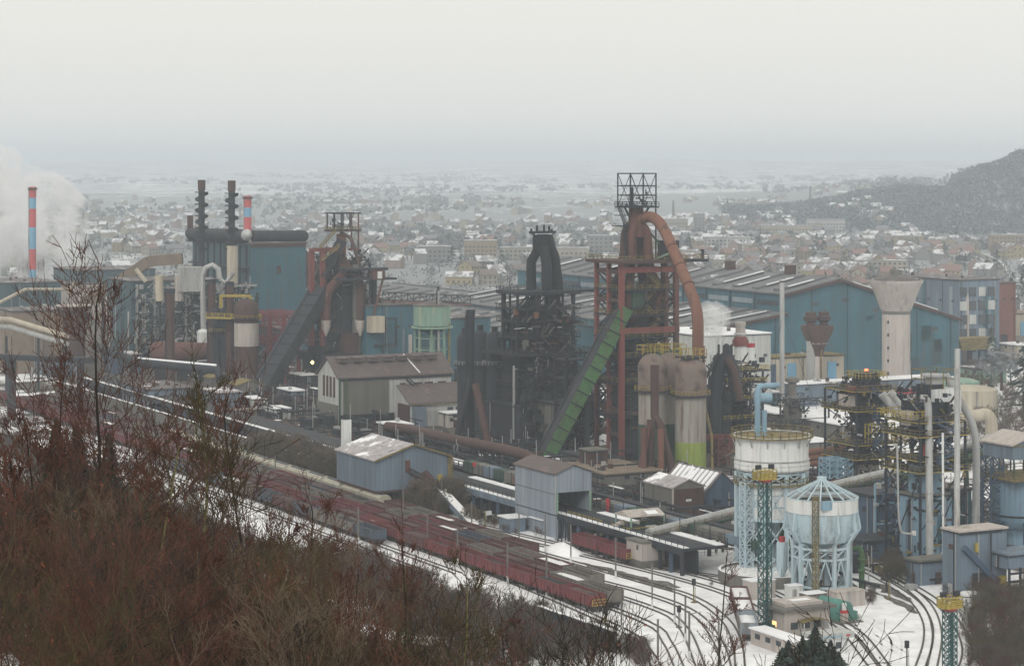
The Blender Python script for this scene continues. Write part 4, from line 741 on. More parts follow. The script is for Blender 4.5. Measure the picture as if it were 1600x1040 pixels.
for _ in range(26): c_ = F+A3*R.uniform(3, 8)+P3*R.uniform(-10, 9)+Z3*R.choice((0, 5, 9, 13, 17, 21, 25, 32)); q.box(c_, .6, R.uniform(.6, 2.6), .12)
q = t.p('pipework', M.soot, kind='stuff'); q.spots(F, 6, 7.5, 35, 700, 5); q.spots(F+A3*6.5, 2, 9.5, 20, 520, 5); q = t.p('pipework', M.soot2, kind='stuff'); q.spots(F+A3*6.5, 2.5, 8, 22, 420, 4.5); q.spots(F+Z3*22, 5, 6.5, 14, 160, 4)
for (x, y) in ((806, 492), (838, 497)): t.p('rust_patch_box', M.rusto).box(P(x, y, Y-1), 1, 1.1, 1.6)
for i in range(6): a = C+P3*(i*3.3)+A3*2; q = t.p('lower_brace', M.soot2); q.beam(a+Z3*8, a+P3*3+Z3*16, .25); q.beam(a+P3*3+Z3*8, a+Z3*16, .25)
# dark casting hall around furnace two's foot
t = boxb('casting_hall', 'black soot-covered casting hall at the foot of the middle furnace', 'industrial building', C-P3*2.5+A3*5, 22, 24, 11, M.soot, M.soot); c0 = C-P3*2.5+A3*5
q = t.p('facade_steel', M.soot2, kind='stuff'); q.spots(c0+P3*12+A3*1.5, 2, 13, 15, 260, 6)
for k in range(7): t.p('front_column', M.soot2).beam(c0+P3*4*k+A3*.5, c0+P3*4*k+A3*.5+Z3*(12+R.uniform(0, 5)), .5)
t = boxb('dark_slab_building', 'plain dark grey windowless building behind the foot of the green skip bridge', 'industrial building', P(872, 700, 616)+Z3*0, 12, 9.5, 12.5, M.concd, M.soot2)
t = boxb('red_brown_cabin', 'small red brown cabin at the foot of the tallest furnace', 'industrial building', G(921, 757), 5, 5, 8, M.rustd, M.concd)
t = boxb('dark_low_annex', 'low dark building with a brown dusty roof before the tallest furnace', 'industrial building', G(945, 772), 22, 16, 4.5, M.concd, M.roofw)
t = Thing('slag_heap', 'heap of snow and rubble between the two right-hand furnaces', 'heap', G(912, 690)); q = t.p('heap', M.snowy, smooth=True); q.lathe(G(912, 690), [(9, 0), (6, 2.4), (2, 4.5), (.2, 5)], 12)
# stoves of furnace two
Yb = 655; dd_ = [(726, 519, 9, 'left-most domed stove of the black row beside the middle furnace'), (750, 515, 11, 'second domed stove of the black row beside the middle furnace'), (773, 517, 11, 'third domed stove of the black row, hard against the middle furnace')]
for x, y, r, lab in dd_:
    b = P(x, 600, Yb); b.z = 0; s_ = Yb/3600; z_ = lambda py: 78-(py-250)*s_
    t = stove(lab, b, (r+2)*s_*1.05, z_(y), M.soot2, M.soot2, zb=z_(570), grp='dark domed stoves beside the middle furnace', ringmat=M.grey, band=(M.conc if x != 726 else M.rustd, z_(568), 5.0))
    t.p('dome_cap', M.soot).lathe(b+Z3*(z_(y)-.3), [(.9, 0), (.9, 1.6)], 8); Yb -= 5
stack(735, 485, 690, 6.5, M.soot, 'soot black stack in front of the dark domed stoves', Y=620)
t = Thing('buttress_pipe', 'dark slanting pipes leaning at the foot of the black stack', 'pipe', G(735, 690)); pipe(t, [P(735, 590, 618), P(712, 692, 614)], .9, M.soot, 8); pipe(t, [P(742, 600, 618), P(765, 700, 612)], 1.1, M.rustd, 10); pipe(t, [P(724, 600, 618), P(730, 690, 616)], 1.0, M.soot, 8)
# ---- furnace one (left)
Y = 790; C = P(504, 400, Y); C.z = 0; W_, D = 20, 14; F = C+P3*9.5-A3*6; zz = lambda py, y=790: 78-(py-250)*y/3600
t = Thing('blast_furnace', 'left blast furnace with orange Y-shaped uptakes and red frame legs', 'blast furnace', C)
pa = C; pb = C-P3*.6-A3*7
for a, py, m_, w in ((pa, 391, M.redpaint, 2.0), (C-P3*3.2-A3*2, 388, M.redpaint, 2.0)): t.p('column', m_).beam(a+Z3*zz(540), a+Z3*zz(py), w*.8); t.p('column_foot', M.soot).beam(a, a+Z3*zz(540), w)
t.p('top_beam', M.redpaint).beam(C-P3*4+Z3*zz(390), C+P3*8+Z3*zz(390), 1.2, 1.4); t.p('top_handrail', M.grey).rail([C-P3*4+Z3*zz(388), C+P3*2+Z3*zz(388)], 1.6, .2)
for x, y0 in ((558, 414), (584, 421)): b = P(x, 400, Y+3); b.z = 0; t.p('column', M.soot2 if x > 560 else M.concd, smooth=True).tube([b, b+Z3*zz(y0)], 1.7 if x < 570 else 1.1, 10)
t.p('thin_mast', M.soot2).tube([P(578, 600, Y), P(578, 411, Y)], .45, 6)
t.p('side_hopper_floor', M.soot2).frame_box(P(572, 437, Y), P3*20, A3*7, Z3*.7); t.p('roof_canopy', M.soot2).frame_box(P(567, 422, Y), P3*16, A3*7, Z3*.8); t.p('hoist_cabin', M.rust).frame_box(P(588, 436, Y), P3*4.5, A3*5, Z3*3); t.p('cabin_panel', M.white).frame_box(P(593.5, 435, Y-3), P3*1.6, A3*.3, Z3*2.4)
t.p('diagonal_strut', M.rust).beam(P(598, 437, Y), P(582, 498, Y), .7)
pipe(t, bend([F+Z3*zz(367), F+Z3*zz(400)], 2), 1.7, M.rusto, 12, 'top_main'); pipe(t, bend([F+Z3*zz(410), P(540, 425, Y), P(511, 455, Y), P(509, 500, Y)], 5), 1.6, M.rust, 12, 'uptake'); pipe(t, bend([F+Z3*zz(402), P(548, 424, Y), P(564, 440, Y), P(563, 498, Y)], 5), 1.4, M.rustd, 12, 'uptake'); pipe(t, bend([F+Z3*zz(365), P(550, 372, Y+2), P(565, 430, Y+2)], 5), .6, M.rustd, 8, 'bleeder_pipe')
for x in (509, 563): q = P(x, 500, Y); t.p('dust_cone', M.conc, smooth=True).lathe(Vector((q.x, q.y, zz(525))), [(.3, 0), (1.6, zz(512)-zz(525)), (1.9, zz(500)-zz(525))], 10)
t.p('furnace_shaft', M.soot, smooth=True).lathe(F, [(9, 0), (9, 10), (8, 14), (7.6, 24), (5.2, 36), (3.6, 42), (1.9, zz(405))], 18)
for z in (zz(436), zz(470), zz(500), zz(530), zz(545)): floor(t, C, W_-2, D, z, M.soot2, .5, M.soot2, .5)
t.p('soot_core', M.soot).box(F+P3*.5, 10, 15, zz(470)); t.p('soot_core', M.soot).box(F+P3*.5, 7, 9, zz(440)); t.p('soot_core', M.soot).box(F+P3*.5, 13, 20, zz(535)); t.p('cast_floor', M.soot).box(F+Z3*zz(565)+P3*1, 22, 26, 3); t.p('cast_floor_wall', M.soot2).box(F+P3*1, 19, 23, zz(566)); t.p('red_brown_box', M.rustd).box(C+P3*8.5+A3*3+Z3*zz(552), 4, 5, 7)
t.p('ledge', M.redpaint).box(C+P3*20+A3*2+Z3*zz(552), 4, 6, 2.5)
# cage of furnace one
cw = 9.2; cc = F+P3*.6; zc0, zc1 = zz(361), zz(334)
for i in (-1, -.4, .3, 1):
    for j in (-1, 1): a = cc+P3*i*cw/2+A3*j*3; t.p('cage_post', M.soot2 if i < 1 else M.rust).beam(a+Z3*(zc0 if i < 1 else zz(391)), a+Z3*zc1, .4)
for z in (zc0, zc1):
    for j in (-1, 1): t.p('cage_beam', M.soot2).beam(cc-P3*cw*.6+A3*j*3+Z3*z, cc+P3*cw*.6+A3*j*3+Z3*z, .45)
    for j in (-1, 1): t.p('cage_beam', M.soot2).beam(cc+P3*j*cw/2-A3*3+Z3*z, cc+P3*j*cw/2+A3*3+Z3*z, .4)
t.p('cage_floor', M.rustd).box(cc+Z3*(zc0-.4), 7, cw*1.2, .4); q = t.p('cage_bracing', M.soot2, kind='stuff'); q.beam(cc+A3*3+Z3*zc0, cc+P3*3+A3*3+Z3*zc1, .2); q.beam(cc+A3*3+P3*3+Z3*zc0, cc+A3*3+Z3*zc1, .2); q.spots(cc+Z3*zc0-P3*2, 2, 2, 3, 24, 1.6)
t.p('red_bracket', M.redpaint).beam(cc+P3*cw/2+A3*3+Z3*zz(391), cc+A3*3+P3*1+Z3*zz(391), .7); t.p('cage_handrail', M.yell2).rail([cc+P3*x*cw*.58+A3*y_*3.3+Z3*zc0 for x, y_ in ((-1,1),(1,1),(1,-1),(-1,-1))], closed=True, w=.15)
for k, (a, b) in enumerate(((P(500, 388, Y-2), P(524, 362, Y-2)), (P(503, 407, Y-2), P(530, 385, Y-2)), (P(503, 432, Y-2), P(525, 410, Y-2)))): t.p('yellow_stair' if k < 2 else 'dark_stair', M.yell2 if k < 2 else M.soot2).stair(a, b, 1.2, .25)
q = t.p('skip_head', M.soot2); q.beam(P(497, 440, Y+4), P(535, 375, Y+4), 4, 3.4)
q = t.p('pipework', M.soot, kind='stuff'); q.spots(F+Z3*8, 6, 7.5, 34, 620, 5); q.spots(F, 9, 10, 18, 420, 5); q = t.p('pipework', M.rustd, kind='stuff'); q.spots(F+Z3*10, 7, 9, 34, 260, 5); q = t.p('pipework', M.grey, kind='stuff'); q.spots(F+Z3*10, 7, 10, 30, 110, 3.5); q = t.p('pipework', M.soot2, kind='stuff'); q.spots(F+Z3*8, 7.5, 9.5, 38, 420, 5)
t.p('side_gantry', M.soot2).truss(P(585, 500, Y), P(619, 500, Y-3), .8, 4, .3); t.p('side_gantry', M.soot2).truss(P(585, 541, Y), P(619, 541, Y-3), .8, 4, .3); t.p('gantry_post', M.soot2).beam(P(619, 498, Y-3), P(619, 542, Y-3), .4); t.p('gantry_post', M.soot2).beam(P(602, 498, Y-2), P(602, 542, Y-2), .3); t.p('pale_cabin', M.cream).box(P(587, 519, Y-2), 4, 5, 5.5)
skip_bridge('skip_bridge', 'dark brown covered skip bridge climbing to the left blast furnace', G(402, 618)-Z3*1, P(502, 452, 792), M.soot2, M.soot2, 6, 4.5, 11)
l_ = solo('works_lamp', 'lit orange lamp low on the left blast furnace', 'lamp', P(488, 566, 770), M.lampo); l_.lathe(P(488, 566, 770), [(.05,-.6), (.6,0), (.05,.6)], 8)
# ================================================================== pale casting house with brown roof
C = G(529, 668); C.z = 0; s_ = C.y/3600; z_ = lambda py: 78-(py-250)*s_
t = Thing('casting_house', 'pale casting house with long brown roof and dark soot-stained wall', 'industrial building', C)
LV, LU = 36.5, 15.5; ze, zr = z_(590), z_(590)+5.2; c = C+P3*LV/2-A3*LU/2
w_, r_ = gable_house(t, c, LU, LV, ze, zr, M.whitec, M.roofb, ridge='v', over=.7, th=.4)
t.p('soot_stained_cladding', M.concd).box(C+P3*8.7+A3*.12, .3, 14.5, ze-.6); t.p('base_plinth', M.soot).box(C+P3*9+A3*.5, .5, 17, 3.6); t.p('gable_plinth', M.concd).box(C-P3*.2-A3*LU/2, LU*.98, .4, 6.5)
for k in range(7):
    a = C+P3*(3.4+4.75*k)-A3*LU*.40+Z3*(zr-.2); q = t.p('roof_lantern', M.roofb); q.frame_box(a, P3*3.1, A3*5.4, Z3*.3); q.frame_box(a-Z3*1.0, P3*2.8, A3*5, Z3*1.0)
for k in range(4): t.p('gable_window', M.rustd).box(C-A3*(3+2.6*k)-P3*.12+Z3*8.5, 1.0, .3, 6)
for k, x in enumerate((20.5, 25.6, 29.0, 33.3)): t.p('shutter_window', M.rustd).box(C+P3*x+A3*.15+Z3*(ze-7.2), .3, 2.6 if k else 1.8, 4.8)
t.p('green_drainpipe', M.green).beam(C+A3*.6+P3*2.2, C+A3*.6+P3*2.2+Z3*ze, .35); t.p('corner_pipe', M.dgreen).beam(C+A3*.6+P3*.1, C+A3*.6+P3*.1+Z3*ze, .4); t.p('roof_snow_strip', M.snowy).beam(C+P3*24-A3*7+Z3*(zr+.25), C+P3*26+A3*.4+Z3*(ze+.45), .4, .2)
t.p('soot_eave_fringe', M.soot2).box(C+P3*LV/2+A3*.35+Z3*(ze-1), .3, LV, 1); t.p('outside_stair', M.soot2).stair(C+P3*21.5+A3*.9+Z3*(ze-1.5), C+P3*26.8+A3*.9+Z3*(ze-6), .8, .15)
# lean-to annex right of it
C2 = C+P3*19+A3*8.5; t2 = Thing('annex_workshop', 'low grey annex with lean-to brown roof in front of the casting house', 'industrial building', C2)
q = t2.p('wall', M.whitec); A_, B_ = C2, C2+P3*23; vs = [A_, B_, B_-A3*8.3, A_-A3*8.3]; q.add(vs+[A_+Z3*6.5, B_+Z3*6.5, B_-A3*8.3+Z3*11, A_-A3*8.3+Z3*11], [(0,1,5,4), (1,2,6,5), (2,3,7,6), (3,0,4,7)])
q = t2.p('roof', M.roofb); o = [A_+A3*.7-P3*.6+Z3*6.6, B_+A3*.7+P3*.6+Z3*6.6, B_-A3*8.3+P3*.6+Z3*11.4, A_-A3*8.3-P3*.6+Z3*11.4]; q.add(o+[x+Z3*.35 for x in o], [(0,1,2,3), (7,6,5,4), (0,4,5,1), (1,5,6,2), (2,6,7,3), (3,7,4,0)])
t2.p('yellow_gutter', M.yell2).beam(A_+A3*.85+Z3*6.5, B_+A3*.85+Z3*6.5, .25); t2.p('roller_door', M.grey).box(A_+P3*7.5+A3*.12, .25, 4, 4.6); t2.p('brick_side', M.rustd).box(A_-A3*4-P3*.15, 8, .3, 6.4)
for k in range(3): t2.p('window', M.win).box(A_+P3*(13+2.7*k)+A3*.12+Z3*4.4, .25, 1.7, .9)
t2.p('dark_window', M.win).box(A_+P3*17.5+A3*.12+Z3*1.4, .25, 2.6, 2); t2.p('door', M.grey).box(A_+P3*11+A3*.12, .25, 1.1, 2.3); t2.p('glazed_bay', M.blueg).box(A_+P3*2.6+A3*.5, .9, 4, 6)
# ================================================================== ringed tanks right of the yard
b_ = G(1206, 892); s_ = b_.y/3600; z_ = lambda py, y=b_.y: 78-(py-250)*y/3600
t = Thing('water_treatment_tank', 'big white round tank with a yellow railing standing high on pale blue legs', 'industrial tank', b_)
r = 59*s_; rt = 62*s_
t.p('upper_shell', M.white, smooth=True).lathe(b_, [(r*.99, z_(731)), (r*1.0, z_(722)), (r*.965, z_(716)), (r*.965, z_(684)), (rt, z_(680)), (rt, z_(678)), (rt*.95, z_(678)), (rt*.95, z_(682))], 40, cap=False)
t.p('tank_cover', M.yell2).lathe(b_+Z3*z_(682), [(.5, .4), (rt*.94, .1)], 36, cap=False); t.p('upper_bottom', M.concd).lathe(b_+Z3*z_(731), [(r, 0), (.3, 0)], 36, cap=False)
for zz_ in (716, 723, 730): t.p('ring_band', M.grey).lathe(b_+Z3*z_(zz_), [(r*.975, 0), (r*1.01, .1), (r*.975, .2)], 40, cap=False)
q = t.p('top_railing', M.yell2); q.rail(circ(b_, rt*1.02, z_(680), 30), h=1.3, w=.13, closed=True, step=3); q = t.p('top_walkway', M.yell2); q.lathe(b_+Z3*z_(681), [(rt*.9, 0), (rt*1.05, 0), (rt*1.05, .3), (rt*.9, .3)], 40, cap=False)
for k in range(14): a = k*math.tau/14; d = Vector((math.cos(a), math.sin(a), 0)); t.p('bracket', M.grey).beam(b_+d*r*.97+Z3*z_(694), b_+d*rt*1.0+Z3*z_(683), .18)
t.p('lower_shell', M.white, smooth=True).lathe(b_, [(r*.83, z_(806)), (r*.85, z_(798)), (r*.85, z_(750))], 36, cap=False); t.p('lower_bottom', M.concd).lathe(b_+Z3*z_(806), [(r*.83, 0), (.3, -.8)], 30, cap=False)
for zz_ in (768, 786, 805): t.p('ring_band', M.lblue).lathe(b_+Z3*z_(zz_), [(r*.855, 0), (r*.875, .1), (r*.855, .2)], 36, cap=False)
LG = circ(b_, r*.92, 0, 10); q = t.p('leg_bracing', M.lblue, kind='stuff')
for k, a in enumerate(LG):
    b2_ = LG[(k+1) % 10]; t.p('leg', M.lblue).beam(a, a+Z3*z_(735), .8 if k % 2 else .6); t.p('leg_foot', M.lblue).lathe(a, [(1.3, 0), (.5, 1.4)], 8)
    for z in (z_(806), z_(750), z_(735)): t.p('ring_beam', M.lblue).beam(a+Z3*z, b2_+Z3*z, .45)
    for z0, z1 in ((2, z_(855)), (z_(855), z_(806)), (z_(806), z_(750)), (z_(750), z_(735))): q.beam(a+Z3*z0, b2_+Z3*z1, .22); q.beam(b2_+Z3*z0, a+Z3*z1, .22)
q = t.p('middle_gallery', M.yell2); q.rail(circ(b_, r*1.0, z_(752), 26), h=1.2, w=.12, closed=True, step=3); q.lathe(b_+Z3*z_(753), [(r*.86, 0), (r*1.02, 0), (r*1.02, .25), (r*.86, .25)], 30, cap=False)
t.p('stair_tower', M.lblue).lattice(b_-P3*r*.93+A3*1.5, b_-P3*r*.93+A3*1.5+Z3*z_(748), 1.8, 9, .2); t.p('center_riser', M.lblue, smooth=True).tube([b_, b_+Z3*z_(806)], 1.3, 12); t.p('green_riser', M.green, smooth=True).tube([b_+P3*3, b_+P3*3+Z3*z_(806)], .9, 10)
t.p('roof_pipe', M.blue, smooth=True).tube(bend([b_-P3*3.2+Z3*z_(690), b_-P3*3.2+Z3*z_(602), b_+P3*1.5+Z3*z_(602)], 4, .15), .55, 10); t.p('roof_pipe', M.blue, smooth=True).tube([b_-P3*1.7+Z3*z_(690), b_-P3*1.7+Z3*z_(640)], .5, 10)
bs = Thing('round_basin', 'low round dark-walled basin under the white tank, snow inside', 'basin', b_); rb = 76*s_; b_ = G(1200, 906); bs.p('wall', M.concd).lathe(b_, [(rb, 0), (rb, 2.1), (rb-.5, 2.1), (rb-.5, 1.2)], 44, cap=False); bs.p('snow_layer', M.snowd).lathe(b_+Z3*1.6, [(rb-.5, 0), (.3, .1)], 40, cap=False); bs.p('rim_snow', M.snowy).lathe(b_+Z3*2.12, [(rb+.02, 0), (rb-.5, 0)], 40, cap=False)
# cone-roofed blue tank
b_ = G(1284, 925); s_ = b_.y/3600; z_ = lambda py, y=b_.y: 78-(py-250)*y/3600; r = 56.5*s_
t = Thing('water_cooling_tank', 'pale blue tank with open conical rafter roof on splayed lattice legs', 'industrial tank', b_)
t.p('rim_shell', M.white, smooth=True).lathe(b_, [(r, z_(797)), (r, z_(776)), (r*.98, z_(776)), (r*.98, z_(790))], 36, cap=False); t.p('bowl', M.lblue, smooth=True).lathe(b_, [(r*.45, z_(850)), (r*.78, z_(842)), (r*.93, z_(822)), (r*.97, z_(797))], 32, cap=False); t.p('bowl_belly', M.lblue, smooth=True).lathe(b_, [(.5, z_(856)), (r*.46, z_(849.5))], 28, cap=False); t.p('water_surface', M.dark).lathe(b_+Z3*z_(784), [(.3, 0), (r*.98, 0)], 36, cap=False)
apex = b_+Z3*z_(747); RM = circ(b_, r, z_(775), 18)
for a in RM: t.p('rafter', M.lblue).beam(a, apex, .25)
for f_ in (.33, .66): q = t.p('purlin_ring', M.lblue); pts = [x.lerp(apex, f_) for x in RM]; [q.beam(x, y_, .18) for x, y_ in zip(pts, pts[1:]+pts[:1])]
t.p('apex_hub', M.lblue).lathe(apex, [(.9, -.3), (.9, .3)], 10); t.p('rim_ring', M.lblue).lathe(b_+Z3*z_(776), [(r*1.0, 0), (r*1.02, .1), (r*1.0, .2)], 36, cap=False)
LG = circ(b_, r*.78, 0, 10); OUT = circ(b_, r*1.06, 0, 10); q = t.p('leg_bracing', M.lblue, kind='stuff'); RB = circ(b_, r*.98, 0, 10)
for k in range(10):
    a, a2, o, o2 = LG[k], LG[(k+1) % 10], OUT[k], RB[k]
    t.p('leg', M.lblue).beam(a, a+Z3*z_(845), .65); t.p('leg_foot', M.lblue).lathe(a, [(1.2, 0), (.45, 1.5)], 8); t.p('knee_bracket', M.lblue).beam(a+Z3*z_(848), o+Z3*z_(824), .4); t.p('knee_bracket', M.lblue).beam(o+Z3*z_(824), o2+Z3*z_(797), .4); t.p('knee_plate', M.lblue).beam(o+Z3*z_(824), a+Z3*z_(835), .3)
    for z in (1.6, z_(868), z_(852)): t.p('ring_beam', M.lblue).beam(a+Z3*z, a2+Z3*z, .4)
    q.beam(a+Z3*1.6, a.lerp(a2, .5)+Z3*z_(868), .22); q.beam(a2+Z3*1.6, a.lerp(a2, .5)+Z3*z_(868), .22); q.beam(a+Z3*z_(868), a2+Z3*z_(848), .22); q.beam(RB[k]+Z3*z_(822), RB[(k+1)%10]+Z3*z_(798), .16); q.beam(RB[(k+1)%10]+Z3*z_(822), RB[k]+Z3*z_(798), .16)
for k in range(10): t.p('shell_post', M.lblue).beam(RB[k]+Z3*z_(824), RB[k]*1+Z3*z_(795), .35)
t.p('yellow_ladder', M.yell2).lattice(b_+Vector((-2.0, -r*1.0, 0)), b_+Vector((-2.0, -r*1.0, z_(768))), .8, 16, .12); t.p('rim_box', M.blue).box(b_+Vector((.2, -r, z_(788))), .6, 2.6, 1.6)
bs = Thing('round_basin', 'dark round pit wall under the pale blue tank', 'basin', b_); bs.p('wall', M.concd).lathe(b_, [(r*.98, 0), (r*.98, 1.2), (r*.92, 1.2), (r*.92, .4)], 40, cap=False); bs.p('pit_floor', M.dirt).lathe(b_+Z3*.5, [(.3, 0), (r*.92, 0)], 32, cap=False)
# small blue silo on stand
b_ = G(1222, 915); t = Thing('small_silo', 'small pale blue silo on a blue stand with red legs between the two big tanks', 'silo', b_); s_ = b_.y/3600; z_ = lambda py: 78-(py-250)*s_
t.p('shell', M.lblue, smooth=True).lathe(b_, [(.4, z_(900)), (8.7*s_, z_(888)), (8.7*s_, z_(848)), (8*s_, z_(846))], 18); t.p('platform', M.lblue).box(b_+Z3*z_(911), 4, 9, 1.1); t.p('red_valve', M.red).box(b_+Z3*z_(846), .8, .8, 1)
for i in (-1, 1):
    for j in (-1, 1): t.p('silo_leg', M.lblue).beam(b_+P3*i*1.6+A3*j*1.5+Z3*z_(905), b_+P3*i*.9+A3*j*.9+Z3*z_(885), .3)
for i, j in ((-4.2, 1.5), (1.4, 1.5), (3.4, 1.5), (-4.2, -1.5), (3.4, -1.5)): t.p('red_leg', M.red).beam(b_+P3*i+A3*j*1-Z3*0, b_+P3*i+A3*j+Z3*z_(911), .55)
# green lattice mast with yellow basket, and the one at lower right
def mast(px, pyt, pyb, lab, w, up=M.mastg, seg=14, base=True):
    b = G(px, pyb) if pyb < 1300 else G(px, pyb); s = b.y/3600; zt = 78-(pyt-250)*s; t = Thing('lattice_light_mast', lab, 'lattice mast', b, 'lattice masts with yellow baskets')
    t.p('lattice_shaft', up).lattice(b, b+Z3*zt, w, seg, .13); t.p('red_collar', M.red).box(b+Z3*(zt-.1), w, w, .5); t.p('basket_floor', M.yellow).box(b+Z3*(zt+.4), w*1.4, w*2, .3)
    q = t.p('basket', M.yellow)
    for h in (.5, 1.0, 1.5): q.rail([b+Z3*(zt+.5)+A3*x*w*.7+P3*y_*w for x, y_ in ((-1,-1),(1,-1),(1,1),(-1,1))], closed=True, h=h, w=.14, step=.9)
    for i in (-1, 1): t.p('floodlight', M.dark).box(b+P3*i*w*.8+Z3*(zt+2.1), .5, .9, .7)
    if base: t.p('base_block', M.mastg).box(b, 2.6, 2.6, 1.6); t.p('plinth', M.concd).box(b-Z3*.2, 4, 4, .5)
    t.p('cable_ladder', M.mastg).beam(b+P3*w*.3, b+P3*w*.3+Z3*zt, .3)
    return t
mast(1195, 752, 990, 'dark green lattice mast with a yellow basket in front of the white tank', 1.6)
mast(1484, 953, 1075, 'blue-green lattice mast with a yellow basket at the lower right by the curved tracks', 1.5, M.mastg, 12, False)
# green discharge pipe
t = Thing('green_pipe', 'bent green pipe standing right of the pale blue tank', 'pipe', G(1346, 922)); pipe(t, bend([P(1330, 858, 420), P(1344, 855, 420), P(1347, 868, 419), G(1346, 922)], 4, .3), .5, M.green, 10)
for k in range(3): t.p('flange', M.green).tube([G(1346, 922)+Z3*(1.5+2*k), G(1346, 922)+Z3*(1.8+2*k)], .7, 10)
# teal tank on slab, box, control building
b_ = G(1306, 966); t = Thing('fuel_tank', 'turquoise horizontal tank with a boxy turquoise end on a slab', 'tank', b_)
t.p('slab', M.concd).box(b_-Z3*.05, 9, 5, .25); t.p('cylinder', M.tgreen, smooth=True).tube([b_-A3*4+Z3*1.9, b_+A3*1.6+Z3*1.9], 1.45, 20); t.p('end_housing', M.tgreen).box(b_+A3*1.6-Z3*0, 2.6, 3, 2.0); t.p('housing_arch', M.tgreen, smooth=True).tube([b_+A3*.4+Z3*2.0, b_+A3*2.9+Z3*2.0], 1.5, 18); t.p('side_box', M.tgreen).box(b_+P3*2+A3*2, 1.6, 1.0, 1.6); t.p('white_ball', M.whitec, smooth=True).lathe(b_+P3*3+A3*2.5+Z3*.6, [(.05,-.45),(.45,0),(.05,.45)], 10)
b_ = G(1319, 972); t = Thing('fuel_pump', 'small white and red fuel pump beside the turquoise tank', 'fuel pump', b_); t.p('body', M.conc).box(b_, .9, 1.1, 1.6); t.p('red_band', M.red).box(b_+Z3*1.6, .9, 1.1, .5); t.p('head', M.white).box(b_+Z3*2.1, .5, .6, 1.2)
C = G(1222, 996); t = Thing('signal_box', 'small beige control building with flat overhanging roof by the tracks', 'building', C); 
def lbox(nm, m_, c, du, dv, h): return t.p(nm, m_).box(c, du, dv, h)
# building's long side runs to the right, slightly away
c = C+P3*5-A3*3
lbox('wall', M.conc, c, 6, 9, 4.2); lbox('roof', M.concd, c+Z3*4.2, 7.4, 10.8, .5); lbox('roof_parapet', M.conc, c+Z3*4.7-A3*.3, 4.8, 7.4, .5); lbox('roof_snow', M.snowy, c+Z3*5.22-A3*.2+P3*.6, 1.6, 3.6, .06)
for k in range(3): lbox('window', M.win, c+A3*3.02+P3*(-2.6+2.3*k)+Z3*1.2, .15, 1.4, 1.1)
lbox('lit_window', mat('lit_window', (1, .62, .25), emit=1.2), c-P3*4.52+A3*0+Z3*1.3, 1.2, .12, .9); lbox('window', M.win, c-P3*4.52-A3*2+Z3*1.3, .8, .12, .9); lbox('door', M.grey, c+A3*3.03+P3*3.6, .12, .9, 2.1)
q = t.p('yellow_canopy', M.yell2, smooth=True); ca = c+A3*3.6+P3*.5+Z3*2.9; q.add([ca+P3*(-2.6+.65*k)+A3*d-Z3*(.0+.045*abs(k-4)**1.6) for d in (-.6, 1.3) for k in range(9)]+[ca+P3*(-2.6+.65*k)+A3*d-Z3*(.1+.045*abs(k-4)**1.6) for d in (-.6, 1.3) for k in range(9)], [(k, k+1, k+10, k+9) for k in range(8)]+[(k+27, k+28, k+19, k+18) for k in range(8)]+[(k+9, k+10, k+28, k+27) for k in range(8)])
for k in (-2.4, 2.6): t.p('canopy_post', M.white).beam(c+A3*4.8+P3*(k+.5), c+A3*4.8+P3*(k+.5)+Z3*2.5, .1)
t.p('veranda', M.concd).box(c+A3*4-Z3*.0, 2.4, 9, .3); t.p('railing', M.grey).rail([c+A3*5.1-P3*4.4+Z3*.3, c+A3*5.1+P3*4.4+Z3*.3], 1, .07, step=1.2)
C = G(1212, 1012)-P3*1; t = Thing('low_annex_shed', 'long low white-walled shed with snowy roof in front of the control building', 'building', C); c = C+A3*1.5+P3*.5; t.p('wall', M.conc).box(c, 12, 2.6, 2.5); t.p('roof', M.snowy).box(c+Z3*2.5, 12.4, 3.2, .25)
for k in range(3): t.p('window', M.win).box(c-P3*1.35-A3*(4-3*k)+Z3*1.2, 1.3, .1, .8)
C = G(1302, 1022); t = Thing('site_cabin', 'small white site cabin with a red-marked fascia board by the conifers', 'cabin', C); t.p('wall', M.white).box(C-A3*1.5, 3, 5.5, 2.5); t.p('fascia_board', M.whitec).box(C-A3*1.4+Z3*2.5, 3.6, 7.6, .9); t.p('red_logo', M.red).box(C+A3*.42+P3*2.6+Z3*2.8, .05, .8, .25); t.p('blue_lettering_strip', M.chb).box(C+A3*.42-P3*.4+Z3*2.85, .05, 3.6, .16); t.p('window', M.win).box(C+A3*.02+P3*1+Z3*.9, .08, 1.1, 1)
for (x, y, lu, lv, h, m_, lab) in ((1178, 975, 0, 0, 0, None, ''),): pass
b_ = G(1172, 950); 
for (x, y, lu, lv, h, m_, nm, lab) in ((1186, 933, 3, 5, 3.2, M.conc, 'relay_hut', 'light concrete relay hut at the basin wall under the white tank'), (1322, 945, 3, 6, 2.6, M.conc, 'concrete_block_wall', 'pale graffiti-stained concrete block right of the pale blue tank foot'), (1270, 945, 2.5, 4, 2.2, M.concd, 'pump_skid', 'dark pump skid below the pale blue tank'), (1240, 935, 2, 2.5, 2.4, M.white, 'electric_cabinet', 'white electric cabinet between the two round tanks')):
    b_ = G(x, y); t = Thing(nm, lab, 'small structure', b_); t.p('body', m_).box(b_, lu, lv, h); t.p('lid', M.snowy if nm != 'concrete_block_wall' else M.conc).box(b_+Z3*h, lu+.2, lv+.2, .15); t.p('door', M.grey).box(b_+A3*(lu/2+.03)-P3*.5, .08, .9, h*.8)
